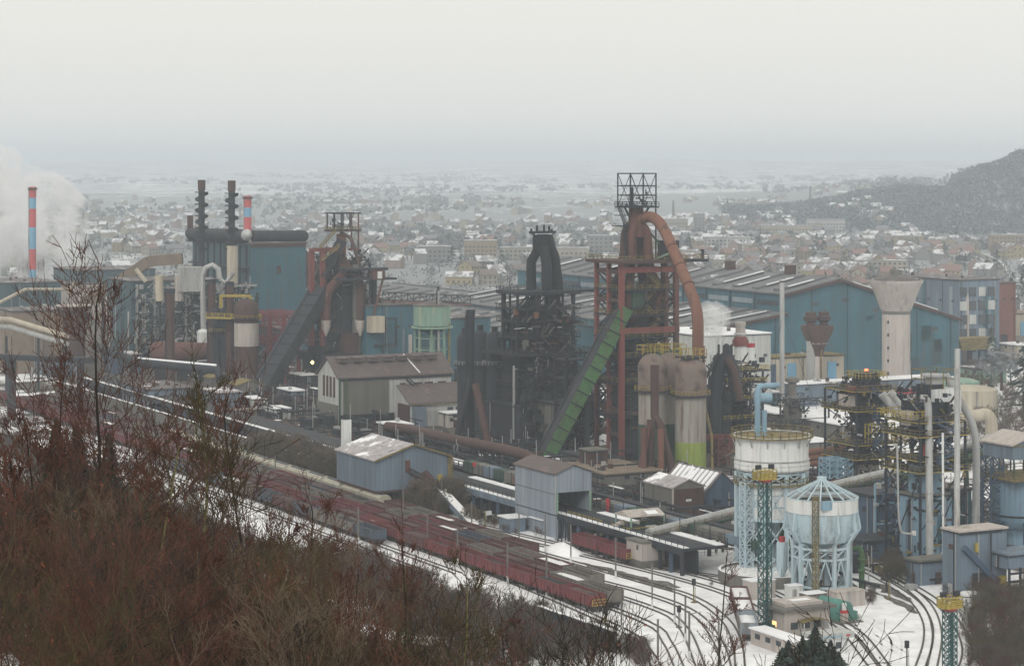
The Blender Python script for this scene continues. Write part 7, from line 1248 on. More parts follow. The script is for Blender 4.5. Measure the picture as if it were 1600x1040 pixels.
# ================================================================== town
LAND = [(300, 'left of the steelworks'), (480, 'behind the steelworks roof'), (620, 'behind the left furnace'), (770, 'above the green water tank'), (930, 'behind the middle furnace'), (1100, 'behind the tallest furnace'), (1250, 'above the slim mast'), (1350, 'above the mushroom stack'), (1450, 'above the concrete water tower'), (1530, 'above the glazed works block'), (9999, 'at the far right edge')]
def where(x, y):
    px = 800+FOC*x/y; lm = next(l for lim, l in LAND if px < lim)
    rw = 'nearest' if y < 1450 else ('middle' if y < 1950 else ('upper' if y < 2500 else 'farthest')); return px, rw, lm
WALLC = {'cream': (.33,.30,.24), 'white': (.38,.38,.37), 'grey': (.20,.20,.20), 'ochre': (.26,.20,.13), 'pinkish': (.26,.20,.18), 'beige': (.28,.26,.22), 'brown': (.12,.10,.09), 'yellow': (.33,.28,.17)}
WM = {k: mat('render_'+k, c, tuple(x*.85 for x in c), sc=.3) for k, c in WALLC.items()}
ROOFC = {'snowy': (.27,.27,.28), 'brown': (.19,.16,.15), 'slate': (.19,.19,.21), 'red': (.24,.15,.13)}  # roofs lightened, haze over the town put into their colour
RM_ = {k: mat('town_roof_'+k.replace(' ', '_'), c, tuple(x*.8 for x in c), sc=.3, snc=(.62, .64, .67), snow=(.55 if k == 'snowy' else .26)) for k, c in ROOFC.items()}  # roof snow greyed for the same painted haze
SIZES = {'small': (8, 8, 4.6, 7.4), 'narrow': (8, 9, 8, 11.2), 'long': (17, 9, 5, 8), 'broad': (12, 11, 6, 9.6), 'stepped': (10, 9, 6.4, 9.4)}
def house_proto(sz):
    L, Wd, ze, zr = SIZES[sz]; X, Y_ = Vector((1,0,0)), Vector((0,1,0)); t = Thing('house', 'x', 'house', (0,0,0))
    w = t.p('wall', M.cream); q = [-X*L/2-Y_*Wd/2, X*L/2-Y_*Wd/2, X*L/2+Y_*Wd/2, -X*L/2+Y_*Wd/2]
    w.add([v-Z3*3 for v in q]+[v+Z3*ze for v in q]+[-X*L/2+Z3*zr, X*L/2+Z3*zr], [(0,1,5,4), (1,2,6,9,5), (2,3,7,6), (3,0,4,8,7)])
    if sz == 'stepped': w.frame_box(X*(L/2+2.4)-Z3*3, X*4.8, Y_*6, Z3*7)
    r = t.p('roof', M.roofs); o = .5; sl = (zr-ze)/(Wd/2)
    for sg in (-1, 1):
        a = [X*(L/2+o)+Z3*(zr+.1), -X*(L/2+o)+Z3*(zr+.1), -X*(L/2+o)+Y_*sg*(Wd/2+o)+Z3*(ze-sl*o+.1), X*(L/2+o)+Y_*sg*(Wd/2+o)+Z3*(ze-sl*o+.1)]; r.add(a+[v+Z3*.3 for v in a], [(0,1,2,3), (7,6,5,4), (0,4,5,1), (1,5,6,2), (2,6,7,3), (3,7,4,0)])
    if sz == 'stepped': r.frame_box(X*(L/2+2.4)+Z3*4.05, X*5.2, Y_*6.6, Z3*.3)
    r.frame_box(X*L*.25+Y_*.8+Z3*(zr-1.2), X*.9, Y_*.9, Z3*2.4)
    g = t.p('window', M.win); nw = max(2, int(L/3)); fl = 1 if ze < 5.5 else 2
    for f_ in range(fl):
        for i in range(nw):
            for sg in (-1, 1): g.frame_box(X*(-L/2+L*(i+.5)/nw)+Y_*sg*(Wd/2+.02)+Z3*(1.2+2.8*f_), X*1.1, Y_*.08, Z3*1.4)
    for sg in (-1, 1):
        for y in (-1.8, 1.8): g.frame_box(X*sg*(L/2+.02)+Y_*y+Z3*(1.4), X*.08, Y_*1.1, Z3*1.4); g.frame_box(X*sg*(L/2+.02)+Y_*y+Z3*(ze-1.4), X*.08, Y_*1.1, Z3*1.3)
    return t.o
HP = {k: house_proto(k) for k in SIZES}; flush()
def free_of_plant(x, y):
    if y < 1060: return False
    px = 800+FOC*x/y
    if px < 1000 and y < 1230: return False
    return True
spots = []; R3 = random.Random(21)
def try_spot(px, y, dmin=15):
    x = (px-800)*y/FOC
    if not free_of_plant(x, y): return
    if abs(x-(.226*y-38)) < 14: return                      # leave the road free
    if px > 1420 and y > 2150+(1600-px)*1.2: return
    for a, b, *_ in spots:
        if abs(a-x) < dmin and abs(b-y) < dmin*1.3: return
    spots.append((x, y, R3.choice((.35, .35+1.57, .9, .9+1.57, -.2))+R3.uniform(-.1, .1)))
for _ in range(5200):
    k = R3.random(); y = 1090+1700*R3.random()**1.1; px = R3.uniform(985, 1640) if k < .66 else R3.uniform(40, 1000)
    cl = mnoise.noise(Vector((px*.011, y*.004, 2)))
    if px < 1000 and (y < 1500 and px < 560): continue
    if cl < (-.10 if px > 1000 else .08): continue
    try_spot(px, y if px > 1000 else y+350)
    if len(spots) > 560: break
for i in range(17): x, y = .226*1950-66+i*9.6, 1960-i*42; spots.insert(0, (x+R3.uniform(-2, 2), y, 1.2, 'narrow')) if i < 15 else None
spots.sort(key=lambda s: s[1]); labels = set(); usedH = set(); nH = 0
PXB = [lim for lim, _ in LAND]
rest = []
for s in spots:
    x, y, a = s[:3]
    if nH >= 296: rest.append(s); continue
    px, rw, lm = where(x, y)
    for _ in range(60):
        sz = s[3] if len(s) > 3 else R3.choice(list(SIZES)); wc = R3.choice(list(WALLC)); rf = R3.choice(('snowy', 'snowy', 'brown', 'slate', 'red')); lab = '%s %s house with %s roof in the %s streets %s' % (sz, wc, rf, rw, lm)
        if lab not in labels: break
    else: rest.append(s); continue
    labels.add(lab); src = HP[sz]; loc = Vector((x, y, terrain(x, y))); nH += 1
    def setm(r):
        for ch in r.children:
            n_ = ch.name.split('.')[0]
            if n_ in ('wall', 'roof'): ch.material_slots[0].link = 'OBJECT'; ch.material_slots[0].material = WM[wc] if n_ == 'wall' else RM_[rf]
    if sz not in usedH: usedH.add(sz); src.location = loc; src.rotation_euler = (0, 0, a); src['label'] = lab; src['group'] = 'houses of the town'; setm(src)
    else: r = dup(src, loc, a, lab, 'houses of the town'); setm(r)
far = solo('far_houses', None, None, (0,0,0), [WM['cream'], WM['grey'], RM_['snowy'], RM_['slate'], WM['pinkish']], kind='stuff')
for _ in range(900):
    y = R3.uniform(1500, 4600); px = R3.uniform(-20, 1640)
    if px > 1380 and y > 2150: continue
    if mnoise.noise(Vector((px*.01, y*.003, 6))) < .05: continue
    rest.append(((px-800)*y/FOC, y, R3.uniform(0, 3)))
for s in rest:
    x, y, a = s[:3]; c = Vector((x, y, terrain(x, y))); L, Wd, ze, zr = SIZES[R3.choice(list(SIZES))]; e = Vector((math.cos(a), math.sin(a), 0)); g_ = Vector((-e.y, e.x, 0)); far.m = R3.choice((0, 1, 4))
    q = [c-e*L/2-g_*Wd/2, c+e*L/2-g_*Wd/2, c+e*L/2+g_*Wd/2, c-e*L/2+g_*Wd/2]; far.add([v-Z3*3 for v in q]+[v+Z3*ze for v in q]+[c-e*L/2+Z3*zr, c+e*L/2+Z3*zr], [(0,1,5,4), (1,2,6,9,5), (2,3,7,6), (3,0,4,8,7)])
    far.m = R3.choice((2, 2, 3)); k0 = [c+e*L*.53+Z3*(zr+.2), c-e*L*.53+Z3*(zr+.2)]
    for sg in (-1, 1): far.add(k0+[k0[1]+g_*sg*Wd*.56-Z3*(zr-ze+.3), k0[0]+g_*sg*Wd*.56-Z3*(zr-ze+.3)], [(0,1,2,3) if sg < 0 else (3,2,1,0)])
# larger buildings standing out in the town
BB = [(1190, 1262, 352, 2300, 12, 'cream', 'long pale apartment slab high in the town behind the slim mast'), (1262, 1316, 346, 2420, 13, 'white', 'second long pale apartment slab, right of the first, behind the slim mast'), (1105, 1168, 376, 1990, 11, 'white', 'white flat-roofed hall right of the tallest furnace in the town'), (782, 862, 402, 1760, 11, 'beige', 'long beige factory building in the haze above the middle furnace'), (868, 914, 400, 1800, 9, 'cream', 'cream flat building directly right of the middle furnace top'), (921, 955, 388, 1850, 17, 'grey', 'grey school-like building between the two right furnaces'), (725, 772, 392, 1850, 13, 'ochre', 'ochre barn-like hall above the green water tank'), (1398, 1440, 384, 2050, 10, 'yellow', 'yellow villa block above the concrete water tower'), (1348, 1412, 424, 1620, 7, 'cream', 'long cream workshop just above the water tower bowl'), (1549, 1600, 388, 1960, 14, 'ochre', 'large ochre institution with corner wings near the wooded hill'), (655, 700, 398, 1750, 12, 'grey', 'dim grey block in the haze right of the left furnace'), (1040, 1072, 350, 2400, 16, 'beige', 'hazy beige tower block right of the downcomer pipe'), (1085, 1100, 348, 2450, 20, 'grey', 'narrow grey tower block in the haze right of the tallest furnace'), (1205, 1240, 400, 1800, 8, 'beige', 'beige workshop with low roof in mid town')]
for (x0, x1, yb, Y, h, wc, lab) in BB:
    C = P(x0, 300, Y); C.z = terrain(C.x, C.y); lv = (x1-x0)*Y/FOC/.92; t = Thing('apartment_block', lab, 'building', C)
    c = C+Vector((lv/2, 7, 0)); t.p('wall', WM[wc]).frame_box(c-Z3*3, Vector((lv, 0, 0)), Vector((0, 13, 0)), Z3*(h+3)); t.p('roof', RM_['snowy']).frame_box(c+Z3*h, Vector((lv+1, 0, 0)), Vector((0, 14, 0)), Z3*.6); nf = max(1, int(h/3.4))
    for f_ in range(nf): 
        q = t.p('window_row', M.win, kind='stuff'); k = int(lv/3.2)
        for i in range(k): q.frame_box(c-Vector((lv/2-lv*(i+.5)/k, 6.55, 0))+Z3*(1.2+3.2*f_), Vector((1.6, 0, 0)), Vector((0, .1, 0)), Z3*1.5)
# church-like spire, pylons on the skyline
t = Thing('skyline_pylon', 'thin lattice pylon on the wooded skyline right of centre', 'pylon', P(1266, 318, 3300)); b_ = P(1266, 330, 3300); t.p('lattice', M.concd).lattice(b_-Z3*6, b_+Z3*36, 3.4, 8, .5, w2=.8)
for i, (x, y, Y) in enumerate(((1052, 345, 2700), (1137, 340, 2900))): b_ = P(x, y, Y); t = Thing('skyline_pylon', ('left' if i == 0 else 'right')+' faint pylon in the haze right of the tallest furnace', 'pylon', b_); t.p('lattice', M.concd).lattice(b_-Z3*8, b_+Z3*24, 3, 6, .5, w2=.8)
rd = struct('town_road', [M.concd, M.snowd]); pts = spline([G(1592, 540), G(1582, 500), G(1573, 460), G(1562, 425), G(1545, 405), G(1500, 388)], 20)
for o0, o1, mm, dz in ((-5, 5, 0, .25), (-6, -5, 1, .35), (5, 6, 1, .35)):
    rd.m = mm; vs = []
    for i, p in enumerate(pts): d = (pts[min(i+1, len(pts)-1)]-pts[max(i-1, 0)]).normalized(); s = Vector((d.y, -d.x, 0)); vs += [p+s*o0+Z3*(dz+terrain(p.x, p.y)), p+s*o1+Z3*(dz+terrain(p.x, p.y))]
    rd.add(vs, [(2*i, 2*i+1, 2*i+3, 2*i+2) for i in range(len(pts)-1)])
for (px, py, m_, lab) in ((1573, 452, M.white, 'white van driving on the town road above the glazed works block'), (1566, 440, M.wagblue, 'dark car behind the white van on the town road')):
    b_ = G(px, py)+Z3*.3; t = Thing('parked_car', lab, 'vehicle', b_, None); t.p('body', m_).box(b_+Z3*.4, 4.6, 2, 1.0, math.radians(75)); t.p('cabin', m_).box(b_+Z3*1.4, 3 if m_ is M.white else 2.2, 1.9, .9, math.radians(75))
    for i in (-1.4, 1.4): t.p('wheel_pair', M.dark).box(b_+Vector((math.cos(1.31), math.sin(1.31), 0))*i, .7, 2.05, .6, math.radians(75))
# ================================================================== far trees
def leafball(mb, c, rx, rz, n, s, R_):
    for _ in range(n):
        a, b = R_.uniform(0, 6.283), math.acos(R_.uniform(-.7, 1)); rr = R_.uniform(.55, 1.08); d = Vector((math.cos(a)*math.sin(b), math.sin(a)*math.sin(b), math.cos(b))); p = c+Vector((d.x*rx*rr, d.y*rx*rr, d.z*rz*rr))
        e = Vector((R_.gauss(0, 1), R_.gauss(0, 1), R_.gauss(0, 1))).normalized()*s; f_ = e.cross(d+Vector((.1, .2, .3))).normalized()*s*R_.uniform(.5, 1); mb.add([p-e-f_*.3, p+e*.3-f_, p+e+f_*.4, p-e*.2+f_], [(0,1,2,3)])
def far_tree_proto(kind, i, n=70):
    R_ = random.Random(i*7+len(kind)); name = 'fir_tree' if kind == 'fir' else 'bare_tree'; s = solo(name, 'x', 'tree', (0,0,0), [M.fir if kind == 'fir' else M.ftree, M.bark], 'trees of the town')
    s.m = 1; s.tube([Vector((0,0,-1)), Vector((0,0,5))], [.35, .2], 5); s.m = 0
    if kind == 'fir':
        for k in range(n):
            z = R_.uniform(.06, 1)**1.0; rr = (1-z)*3.2+.25; a = R_.uniform(0, 6.28); o = Vector((math.cos(a)*rr, math.sin(a)*rr, 1+z*13-.7)); q = Vector((math.cos(a+.5), math.sin(a+.5), 0))*(.5+rr*.35); s.add([Vector((0,0,1.3+z*13)), o-q*.6, o+q*.6], [(0,1,2)])
    else: leafball(s, Vector((0, 0, 6.5)), R_.uniform(3.2, 4.6), R_.uniform(3.6, 5), n, .75, R_)
    return s
TP = {('bare', i): far_tree_proto('bare', i) for i in range(4)}; TP.update({('fir', i): far_tree_proto('fir', i) for i in range(3)}); prot = {}
for k, mb in TP.items(): prot[k] = mb.build(); PENDING.remove(mb)
tused = set(); tl = set()
ADJ = ['small', 'slender', 'broad', 'tall', 'squat', 'leaning', 'crooked', 'spreading', 'rounded']
def town_tree(x, y, kind, sc=1.0, extra=None):
    px, rw, lm = where(x, y)
    for _ in range(40):
        adj = R3.choice(ADJ); col = R3.choice(('dark', 'grey', 'dusky', 'pale', 'faint')); lab = extra or '%s %s %s among the %s streets %s' % (adj, col, 'fir tree' if kind == 'fir' else 'bare tree', rw, lm)
        if lab not in tl: break
    else: return False
    tl.add(lab); key = (kind, R3.randrange(3 if kind == 'fir' else 4)); o = prot[key]; f_ = {'small': .7, 'slender': .9, 'broad': 1.1, 'tall': 1.35, 'squat': .7}.get(adj, 1)*sc; w_ = {'slender': .7, 'broad': 1.4, 'squat': 1.35, 'spreading': 1.5}.get(adj, 1)
    if key in tused: o = o.copy(); COL.objects.link(o)
    tused.add(key); o.location = (x, y, terrain(x, y)); o.rotation_euler = (0.12 if adj in ('leaning', 'crooked') else 0, 0, R3.uniform(0, 6)); o.scale = (f_*w_, f_*w_, f_); o['label'] = lab; return True
nt_ = 0
for _ in range(3000):
    y = R3.uniform(1080, 2300); px = R3.uniform(560, 1630) if R3.random() < .85 else R3.uniform(100, 560); x = (px-800)*y/FOC
    if not free_of_plant(x, y) or min((abs(a-x)+abs(b-y) for a, b, *_ in spots), default=99) < 9: continue
    nt_ += town_tree(x, y, 'fir' if R3.random() < .3 else 'bare')
    if nt_ >= 250: break
for (px, py, kd, sc, lab) in ((1548, 640, 'fir', 1.15, 'dark fir standing right of the round tanks'), (1600, 650, 'fir', 1.5, 'large dark fir cut by the right edge below the blue-doored shed'), (1565, 610, 'bare', 1.2, 'bare tree on snow behind the far right silo'), (1535, 600, 'bare', 1.0, 'bare shrubby tree between the round tanks and the tracks'), (1580, 600, 'bare', 1.1, 'bare tree behind the large dark fir at the right edge'), (1550, 580, 'fir', .9, 'slim fir behind the tracks at the right')): g_ = G(px, py); town_tree(g_.x, g_.y, kd, sc, lab)
wood = solo('far_woods', None, None, (0,0,0), [M.ftree], kind='stuff')
for _ in range(3600):
    y = 2000+7000*R3.random()**1.7; px = R3.uniform(-30, 1640); x = (px-800)*y/FOC
    if y > 2050 and mnoise.noise(Vector((x*.0016, y*.0011, 1))) < -.02+.1*(y < 3000): continue
    leafball(wood, Vector((x, y, terrain(x, y)+3.5)), R3.uniform(4, 8)*(1+y/9000), R3.uniform(4, 7), 7, 2.3*(1+y/7000), R3)
hw = solo('hillside_wood', None, None, (0,0,0), [M.hillt], kind='stuff'); cnt = 0
for _ in range(30000):
    y = R3.uniform(2230, 3350); px = R3.uniform(1130, 1680); x = (px-800)*y/FOC; h = terrain(x, y)
    if h < 3.5 and px < 1400: continue
    if h < 1.0: continue
    leafball(hw, Vector((x, y, h+4.5)), R3.uniform(2.4, 4.2), R3.uniform(3.5, 6.5)*(1+.3*mnoise.noise(Vector((x*.01, y*.01, 0)))), 11, 1.5, R3); cnt += 1
    if cnt > 7500: break
tw = solo('town_thickets', None, None, (0,0,0), [M.ftree], kind='stuff')
for _ in range(3400):
    y = R3.uniform(1070, 2900); px = R3.uniform(-20, 1640); x = (px-800)*y/FOC
    if not free_of_plant(x, y) or abs(x-(.226*y-38)) < 16: continue
    leafball(tw, Vector((x, y, terrain(x, y)+1.6)), R3.uniform(2, 4.5), R3.uniform(1.6, 4), 10, .8, R3)
# ================================================================== bare shrubs and trees in front
RB_ = random.Random(5)
def grow(segs, p, d, L, r, depth, R_, up=.25, wig=.28, kids=(2, 4), shrink=.68):
    n = 3 if depth else 2; step = L/n; pts = [(p, r)]
    for i in range(n):
        d = (d+Vector((R_.gauss(0, wig), R_.gauss(0, wig), R_.gauss(0, wig)*.6+up*.25))).normalized(); q = p+d*step; r2 = r*(.86 if depth else .7); segs.append((p, q, r, r2)); p, r = q, r2; pts.append((p, r))
    if depth <= 0: return
    for k in range(R_.randint(*kids)):
        i = R_.randint(1, n); b, rb = pts[i]; a = R_.uniform(0, 6.283); s = d.orthogonal().normalized(); s2 = d.cross(s); nd = (d*R_.uniform(.55, 1.0)+(s*math.cos(a)+s2*math.sin(a))*R_.uniform(.5, .95)+Z3*up).normalized(); grow(segs, b, nd, L*shrink*R_.uniform(.75, 1.15), rb*R_.uniform(.5, .68), depth-1, R_, up, wig, kids, shrink)
    grow(segs, p, d, L*shrink, r*.85, depth-1, R_, up, wig, kids, shrink)
def twig_mesh(mb, segs, n=3, rmin=.006):
    for a, b, r0, r1 in segs:
        d = (b-a).normalized(); s = d.orthogonal().normalized(); t_ = d.cross(s); r0, r1 = max(r0, rmin), max(r1, rmin*.7); k = n if r0 < .03 else 5
        mb.add([a+(s*math.cos(6.2832*j/k)+t_*math.sin(6.2832*j/k))*r0 for j in range(k)]+[b+(s*math.cos(6.2832*j/k)+t_*math.sin(6.2832*j/k))*r1 for j in range(k)], [(j, (j+1) % k, k+(j+1) % k, k+j) for j in range(k)])
def leaves(mb, segs, frac, s, R_, tipr=.012):
    for a, b, r0, r1 in segs:
        if r0 < tipr and R_.random() < frac:
            e = Vector((R_.gauss(0, 1), R_.gauss(0, 1), R_.gauss(0, 1))).normalized()*s; f_ = e.orthogonal().normalized()*s*.6; mb.add([b-e*.2, b+f_*.5+e*.4, b+e, b-f_*.5+e*.4], [(0,1,2,3)])
def shrub_template(i, mats, h, stems, depth, rmin=.012, leaf=0.0):
    R_ = random.Random(100+i); me = MB('shrub_template', mats); segs = []
    for k in range(stems): a = R_.uniform(0, 6.28); grow(segs, Vector((math.cos(a)*.3, math.sin(a)*.3, -.3)), (Z3*1.3+Vector((math.cos(a), math.sin(a), 0))*R_.uniform(.1, .6)).normalized(), h*.42, .03+.012*h/4, depth, R_, .3, .22, (2, 3), .62)
    twig_mesh(me, segs, 3, rmin)
    if leaf: me.m = 1; leaves(me, segs, leaf*.7, .052, R_, .02)
    PENDING.remove(me); o = me.build(); COL.objects.unlink(o); return o
tmpl = bpy.data.collections.new('shrub_templates')
TW = [([M.twig, M.bud], 5.0, 7, 4, .011, .06), ([M.twig, M.bud], 4.2, 9, 3, .012, .05), ([M.twig2, M.bud], 5.4, 5, 4, .012, .02), ([M.bark, M.bud], 5.6, 4, 4, .014, .03), ([M.twig3, M.bud], 5.2, 3, 4, .012, .0), ([M.twig4, M.bud], 4.6, 5, 4, .011, .12), ([M.twig2, M.bud], 3.6, 10, 3, .012, 0)]
tobs = [shrub_template(i, *a) for i, a in enumerate(TW)]
for o in tobs: tmpl.objects.link(o)
tmpl0 = bpy.data.collections.new('near_shrub_templates')
for i, a in enumerate(TW): tmpl0.objects.link(shrub_template(40+i, a[0], a[1], max(3, a[2]-2), 5 if a[3] == 4 else 4, .0042, a[5]*.5))
# the coarser set for shrubs far down in the yard, grey and thick enough to show
tmpl2 = bpy.data.collections.new('far_shrub_templates')
for i in range(3):
    o = shrub_template(20+i, [(M.twig3d, M.twig, M.twig2)[i], M.bud], 6.0, 6, 4, .019); tmpl2.objects.link(o)
def gn_scatter(name, pts, coll, label=None):
    """pts: (position, scale, rotation, index) -> one object of instances"""
    me = bpy.data.meshes.new(name); me.from_pydata([tuple(p[0]) for p in pts], [], []); ob = bpy.data.objects.new(name, me); COL.objects.link(ob); ob['kind'] = 'stuff'
    for nm, k in (('s_', 1), ('r_', 2)): a = me.attributes.new(nm, 'FLOAT', 'POINT'); a.data.foreach_set('value', [p[k] for p in pts])
    a = me.attributes.new('i_', 'INT', 'POINT'); a.data.foreach_set('value', [p[3] for p in pts])
    ng = bpy.data.node_groups.new(name, 'GeometryNodeTree'); ng.interface.new_socket('Geometry', in_out='INPUT', socket_type='NodeSocketGeometry'); ng.interface.new_socket('Geometry', in_out='OUTPUT', socket_type='NodeSocketGeometry')
    n, l = ng.nodes, ng.links; gi, go, ip, ci = n.new('NodeGroupInput'), n.new('NodeGroupOutput'), n.new('GeometryNodeInstanceOnPoints'), n.new('GeometryNodeCollectionInfo')
    ci.inputs['Collection'].default_value = coll; ci.inputs['Separate Children'].default_value = True; ci.inputs['Reset Children'].default_value = True; ip.inputs['Pick Instance'].default_value = True
    def at(nm, ty): q = n.new('GeometryNodeInputNamedAttribute'); q.data_type = ty; q.inputs['Name'].default_value = nm; return q.outputs['Attribute']
    l.new(gi.outputs[0], ip.inputs['Points']); l.new(ci.outputs[0], ip.inputs['Instance']); l.new(at('i_', 'INT'), ip.inputs['Instance Index'])
    cb = n.new('ShaderNodeCombineXYZ'); l.new(at('r_', 'FLOAT'), cb.inputs['Z']); e2r = n.new('FunctionNodeEulerToRotation'); l.new(cb.outputs[0], e2r.inputs[0]); l.new(e2r.outputs[0], ip.inputs['Rotation'])
    c3 = n.new('ShaderNodeCombineXYZ'); sa = at('s_', 'FLOAT'); [l.new(sa, c3.inputs[k]) for k in range(3)]; l.new(c3.outputs[0], ip.inputs['Scale']); l.new(ip.outputs[0], go.inputs[0])
    md = ob.modifiers.new('scatter', 'NODES'); md.node_group = ng; return ob
TOPL = [(-200, 745), (0, 750), (150, 760), (300, 790), (430, 840), (560, 900), (700, 950), (850, 990), (1000, 1020), (1100, 1045), (3000, 1500)]
def top_y(px):
    for (a, ya), (b, yb) in zip(TOPL, TOPL[1:]):
        if px <= b: return ya+(yb-ya)*(px-a)/(b-a)
    return 1500
pts = []
for _ in range(9000):
    Y = 16+250*RB_.random()**1.15; px = RB_.uniform(-120, 1150); X = (px-800)*Y/FOC; v = touv(X, Y)[1]
    if v > -58: continue
    zg = terrain(X, Y); room = EYE-(top_y(px)-250+RB_.uniform(-45, 40))*Y/FOC-zg
    if room < 1.3: continue
    if mnoise.noise(Vector((X*.05, Y*.05, 4))) < (-.12 if px > 350 else -.3): continue
    sc = min(room, RB_.uniform(4.0, 8.5))/5.6
    if Y < 45 and sc > .8: sc = .8
    if RB_.random() < (.55 if 350 < px < 950 and Y > 70 else .30): continue
    sc *= RB_.uniform(.75, 1.25)
    pts.append(((X, Y, zg), sc, RB_.uniform(0, 6.28), RB_.choice((0, 1, 2, 3, 5, 6, 3, 0, 1, 2, 5, 0, 4))))
    if len(pts) >= 620: break
gn_scatter('hillside_brush', [q for q in pts if q[0][1] >= 75], tmpl); gn_scatter('near_brush', [q for q in pts if q[0][1] < 75], tmpl0)
pts = []
def patch(u0, u1, v0, v1, n, s0, s1):
    for _ in range(n): c = uv(RB_.uniform(u0, u1), RB_.uniform(v0, v1)); pts.append(((c.x, c.y, terrain(c.x, c.y)), RB_.uniform(s0, s1), RB_.uniform(0, 6.28), RB_.choice((0, 1, 2))))
patch(0, 110, -62, -44, 330, .5, 1.0); patch(-300, -150, -9, -5, 60, .3, .6); patch(10, 90, -62, -52, 150, .5, .9); patch(60, 112, -41, -36, 60, .3, .6); patch(-200, 10, -66, -57, 220, .6, 1.1); patch(-300, -60, -64, -44, 160, .4, .9); patch(-30, 0, -3, 3, 24, .2, .45)
for (x0, x1, y0, y1, n, s0, s1) in ((1520, 1640, 935, 1060, 150, .5, 1.1), (1385, 1412, 880, 912, 22, .4, .9), (1478, 1520, 905, 950, 36, .25, .5), (1320, 1370, 922, 945, 30, .15, .3), (1030, 1060, 880, 890, 14, .15, .25), (1110, 1140, 905, 915, 10, .12, .2), (1500, 1620, 700, 780, 60, .4, .9), (1490, 1620, 600, 690, 90, .5, 1.1), (980, 1010, 1010, 1045, 30, .3, .5)):
    for _ in range(n): c = G(RB_.uniform(x0, x1), RB_.uniform(y0, y1)); pts.append(((c.x, c.y, terrain(c.x, c.y)), RB_.uniform(s0, s1), RB_.uniform(0, 6.28), RB_.choice((0, 1, 2))))
gn_scatter('yard_brush', pts, tmpl2)
pts = []; patch(-150, -38, -5.6, 2.6, 330, .8, 1.5); patch(-100, -34, -6.5, -4, 60, .5, .9); patch(-48, -20, -5, 1, 40, .3, .7)
tmpl3 = bpy.data.collections.new('bank_shrub_templates')
for i in range(3): tmpl3.objects.link(shrub_template(60+i, [(M.twig3d, M.twig3, M.twig2)[i], M.bud], 6.0, 6, 4, .034))
gn_scatter('bank_brush', pts, tmpl3)
# trees one can tell apart
def fore_tree(px, pyt, Y, lab, seed, lean=(0, 0), depth=5, sub=0, mats=(M.bark, M.twig, M.bud), spread=1.0, rmin=.0065, h=None, leaf=.10, stems=1):
    X = (px-800)*Y/FOC; zg = terrain(X, Y); zt = EYE-(pyt-250)*Y/FOC; H = zt-zg; R_ = random.Random(seed); base = Vector((X, Y, zg)); t = Thing('bare_tree', lab, 'tree', base)
    thick, fine = [], []
    for s_ in range(stems):
        d = Vector((lean[0]+(s_-(stems-1)/2)*.25, lean[1], 1)).normalized(); n = 11; p = base-Z3*.4; r = .020*H/2+.012; tr = []
        for i in range(n):
            d = (d+Vector((R_.gauss(0, .05), R_.gauss(0, .05), .06))).normalized(); q = p+d*(H*.97/n); r2 = r*.86; tr.append((p, q, r, r2)); p, r = q, r2
        segs = []
        for i, (a, b, r0, r1) in enumerate(tr):
            f_ = i/n
            if f_ < .18: continue
            for k in range(R_.randint(2, 4)):
                a_ = R_.uniform(0, 6.28); L = H*.175*(1.25-f_)*spread*R_.uniform(.7, 1.2); nd = Vector((math.cos(a_)*.8, math.sin(a_)*.8, R_.uniform(.3, .9))).normalized(); grow(segs, a.lerp(b, R_.random()), nd, L, r0*R_.uniform(.32, .5), depth-2, R_, .35, .2, (2, 3), .66)
        grow(segs, p, d, H*.08, r, 2, R_, .4); thick += tr+[s for s in segs if s[2] > .016]; fine += [s for s in segs if s[2] <= .016]
    twig_mesh(t.p('trunk', mats[0], smooth=True), thick, 5, rmin); tw = t.p('twigs', mats[1], kind='stuff'); twig_mesh(tw, fine, 3, rmin)
    if leaf: lv = t.p('dead_leaves', mats[2], kind='stuff'); leaves(lv, fine, leaf, .03*max(1, Y/45), R_, .05)
    return t
FT = [(148, 425, 52, 'tallest bare tree at left, its thin top reaching up beside the striped chimney', 1, (.02, 0), 5, 1.5), (60, 600, 40, 'bare young tree leaning in from the left edge with long low branches', 2, (-.1, 0), 5, 1.2), (330, 560, 48, 'bare tree with twisted olive branches, second from the left in front', 3, (-.08, 0), 5, 1.1), (215, 640, 38, 'bare tree with lichen-speckled trunk between the two tall front trees', 4, (.1, 0), 5, 1.2), (470, 740, 60, 'slim bare tree before the wagon rows right of the twisted olive tree', 5, (.05, 0), 5, .9), (405, 600, 55, 'bare tree whose twigs cross the concrete retaining wall', 6, (-.05, 0), 5, 1.0), (610, 820, 55, 'bare tree with russet leaves before the nearest red wagons', 7, (.1, 0), 5, 1.1), (700, 880, 48, 'olive-twigged bush-like tree near the bottom centre', 8, (0, 0), 5, 1.2), (10, 660, 30, 'bare twigs of a shrub tree at the extreme left edge', 9, (0, 0), 5, 1.1), (800, 930, 60, 'slender bare tree right of the olive bush near the bottom centre', 10, (.03, 0), 5, .9), (560, 850, 45, 'dark forked bare tree left of the russet-leaved one', 11, (.0, 0), 5, 1.0), (1146, 888, 150, 'thin bare sapling before the two-wagon siding at the lower right', 12, (0, 0), 5, .6), (100, 520, 75, 'hazy bare tree a little behind the tallest one at left', 13, (0, 0), 5, .9), (285, 800, 30, 'pale-barked low tree in the bottom left thicket', 14, (.15, 0), 5, 1.3), (880, 960, 75, 'small bare tree beside the dark low wall near the bottom', 15, (0, 0), 4, .8)]
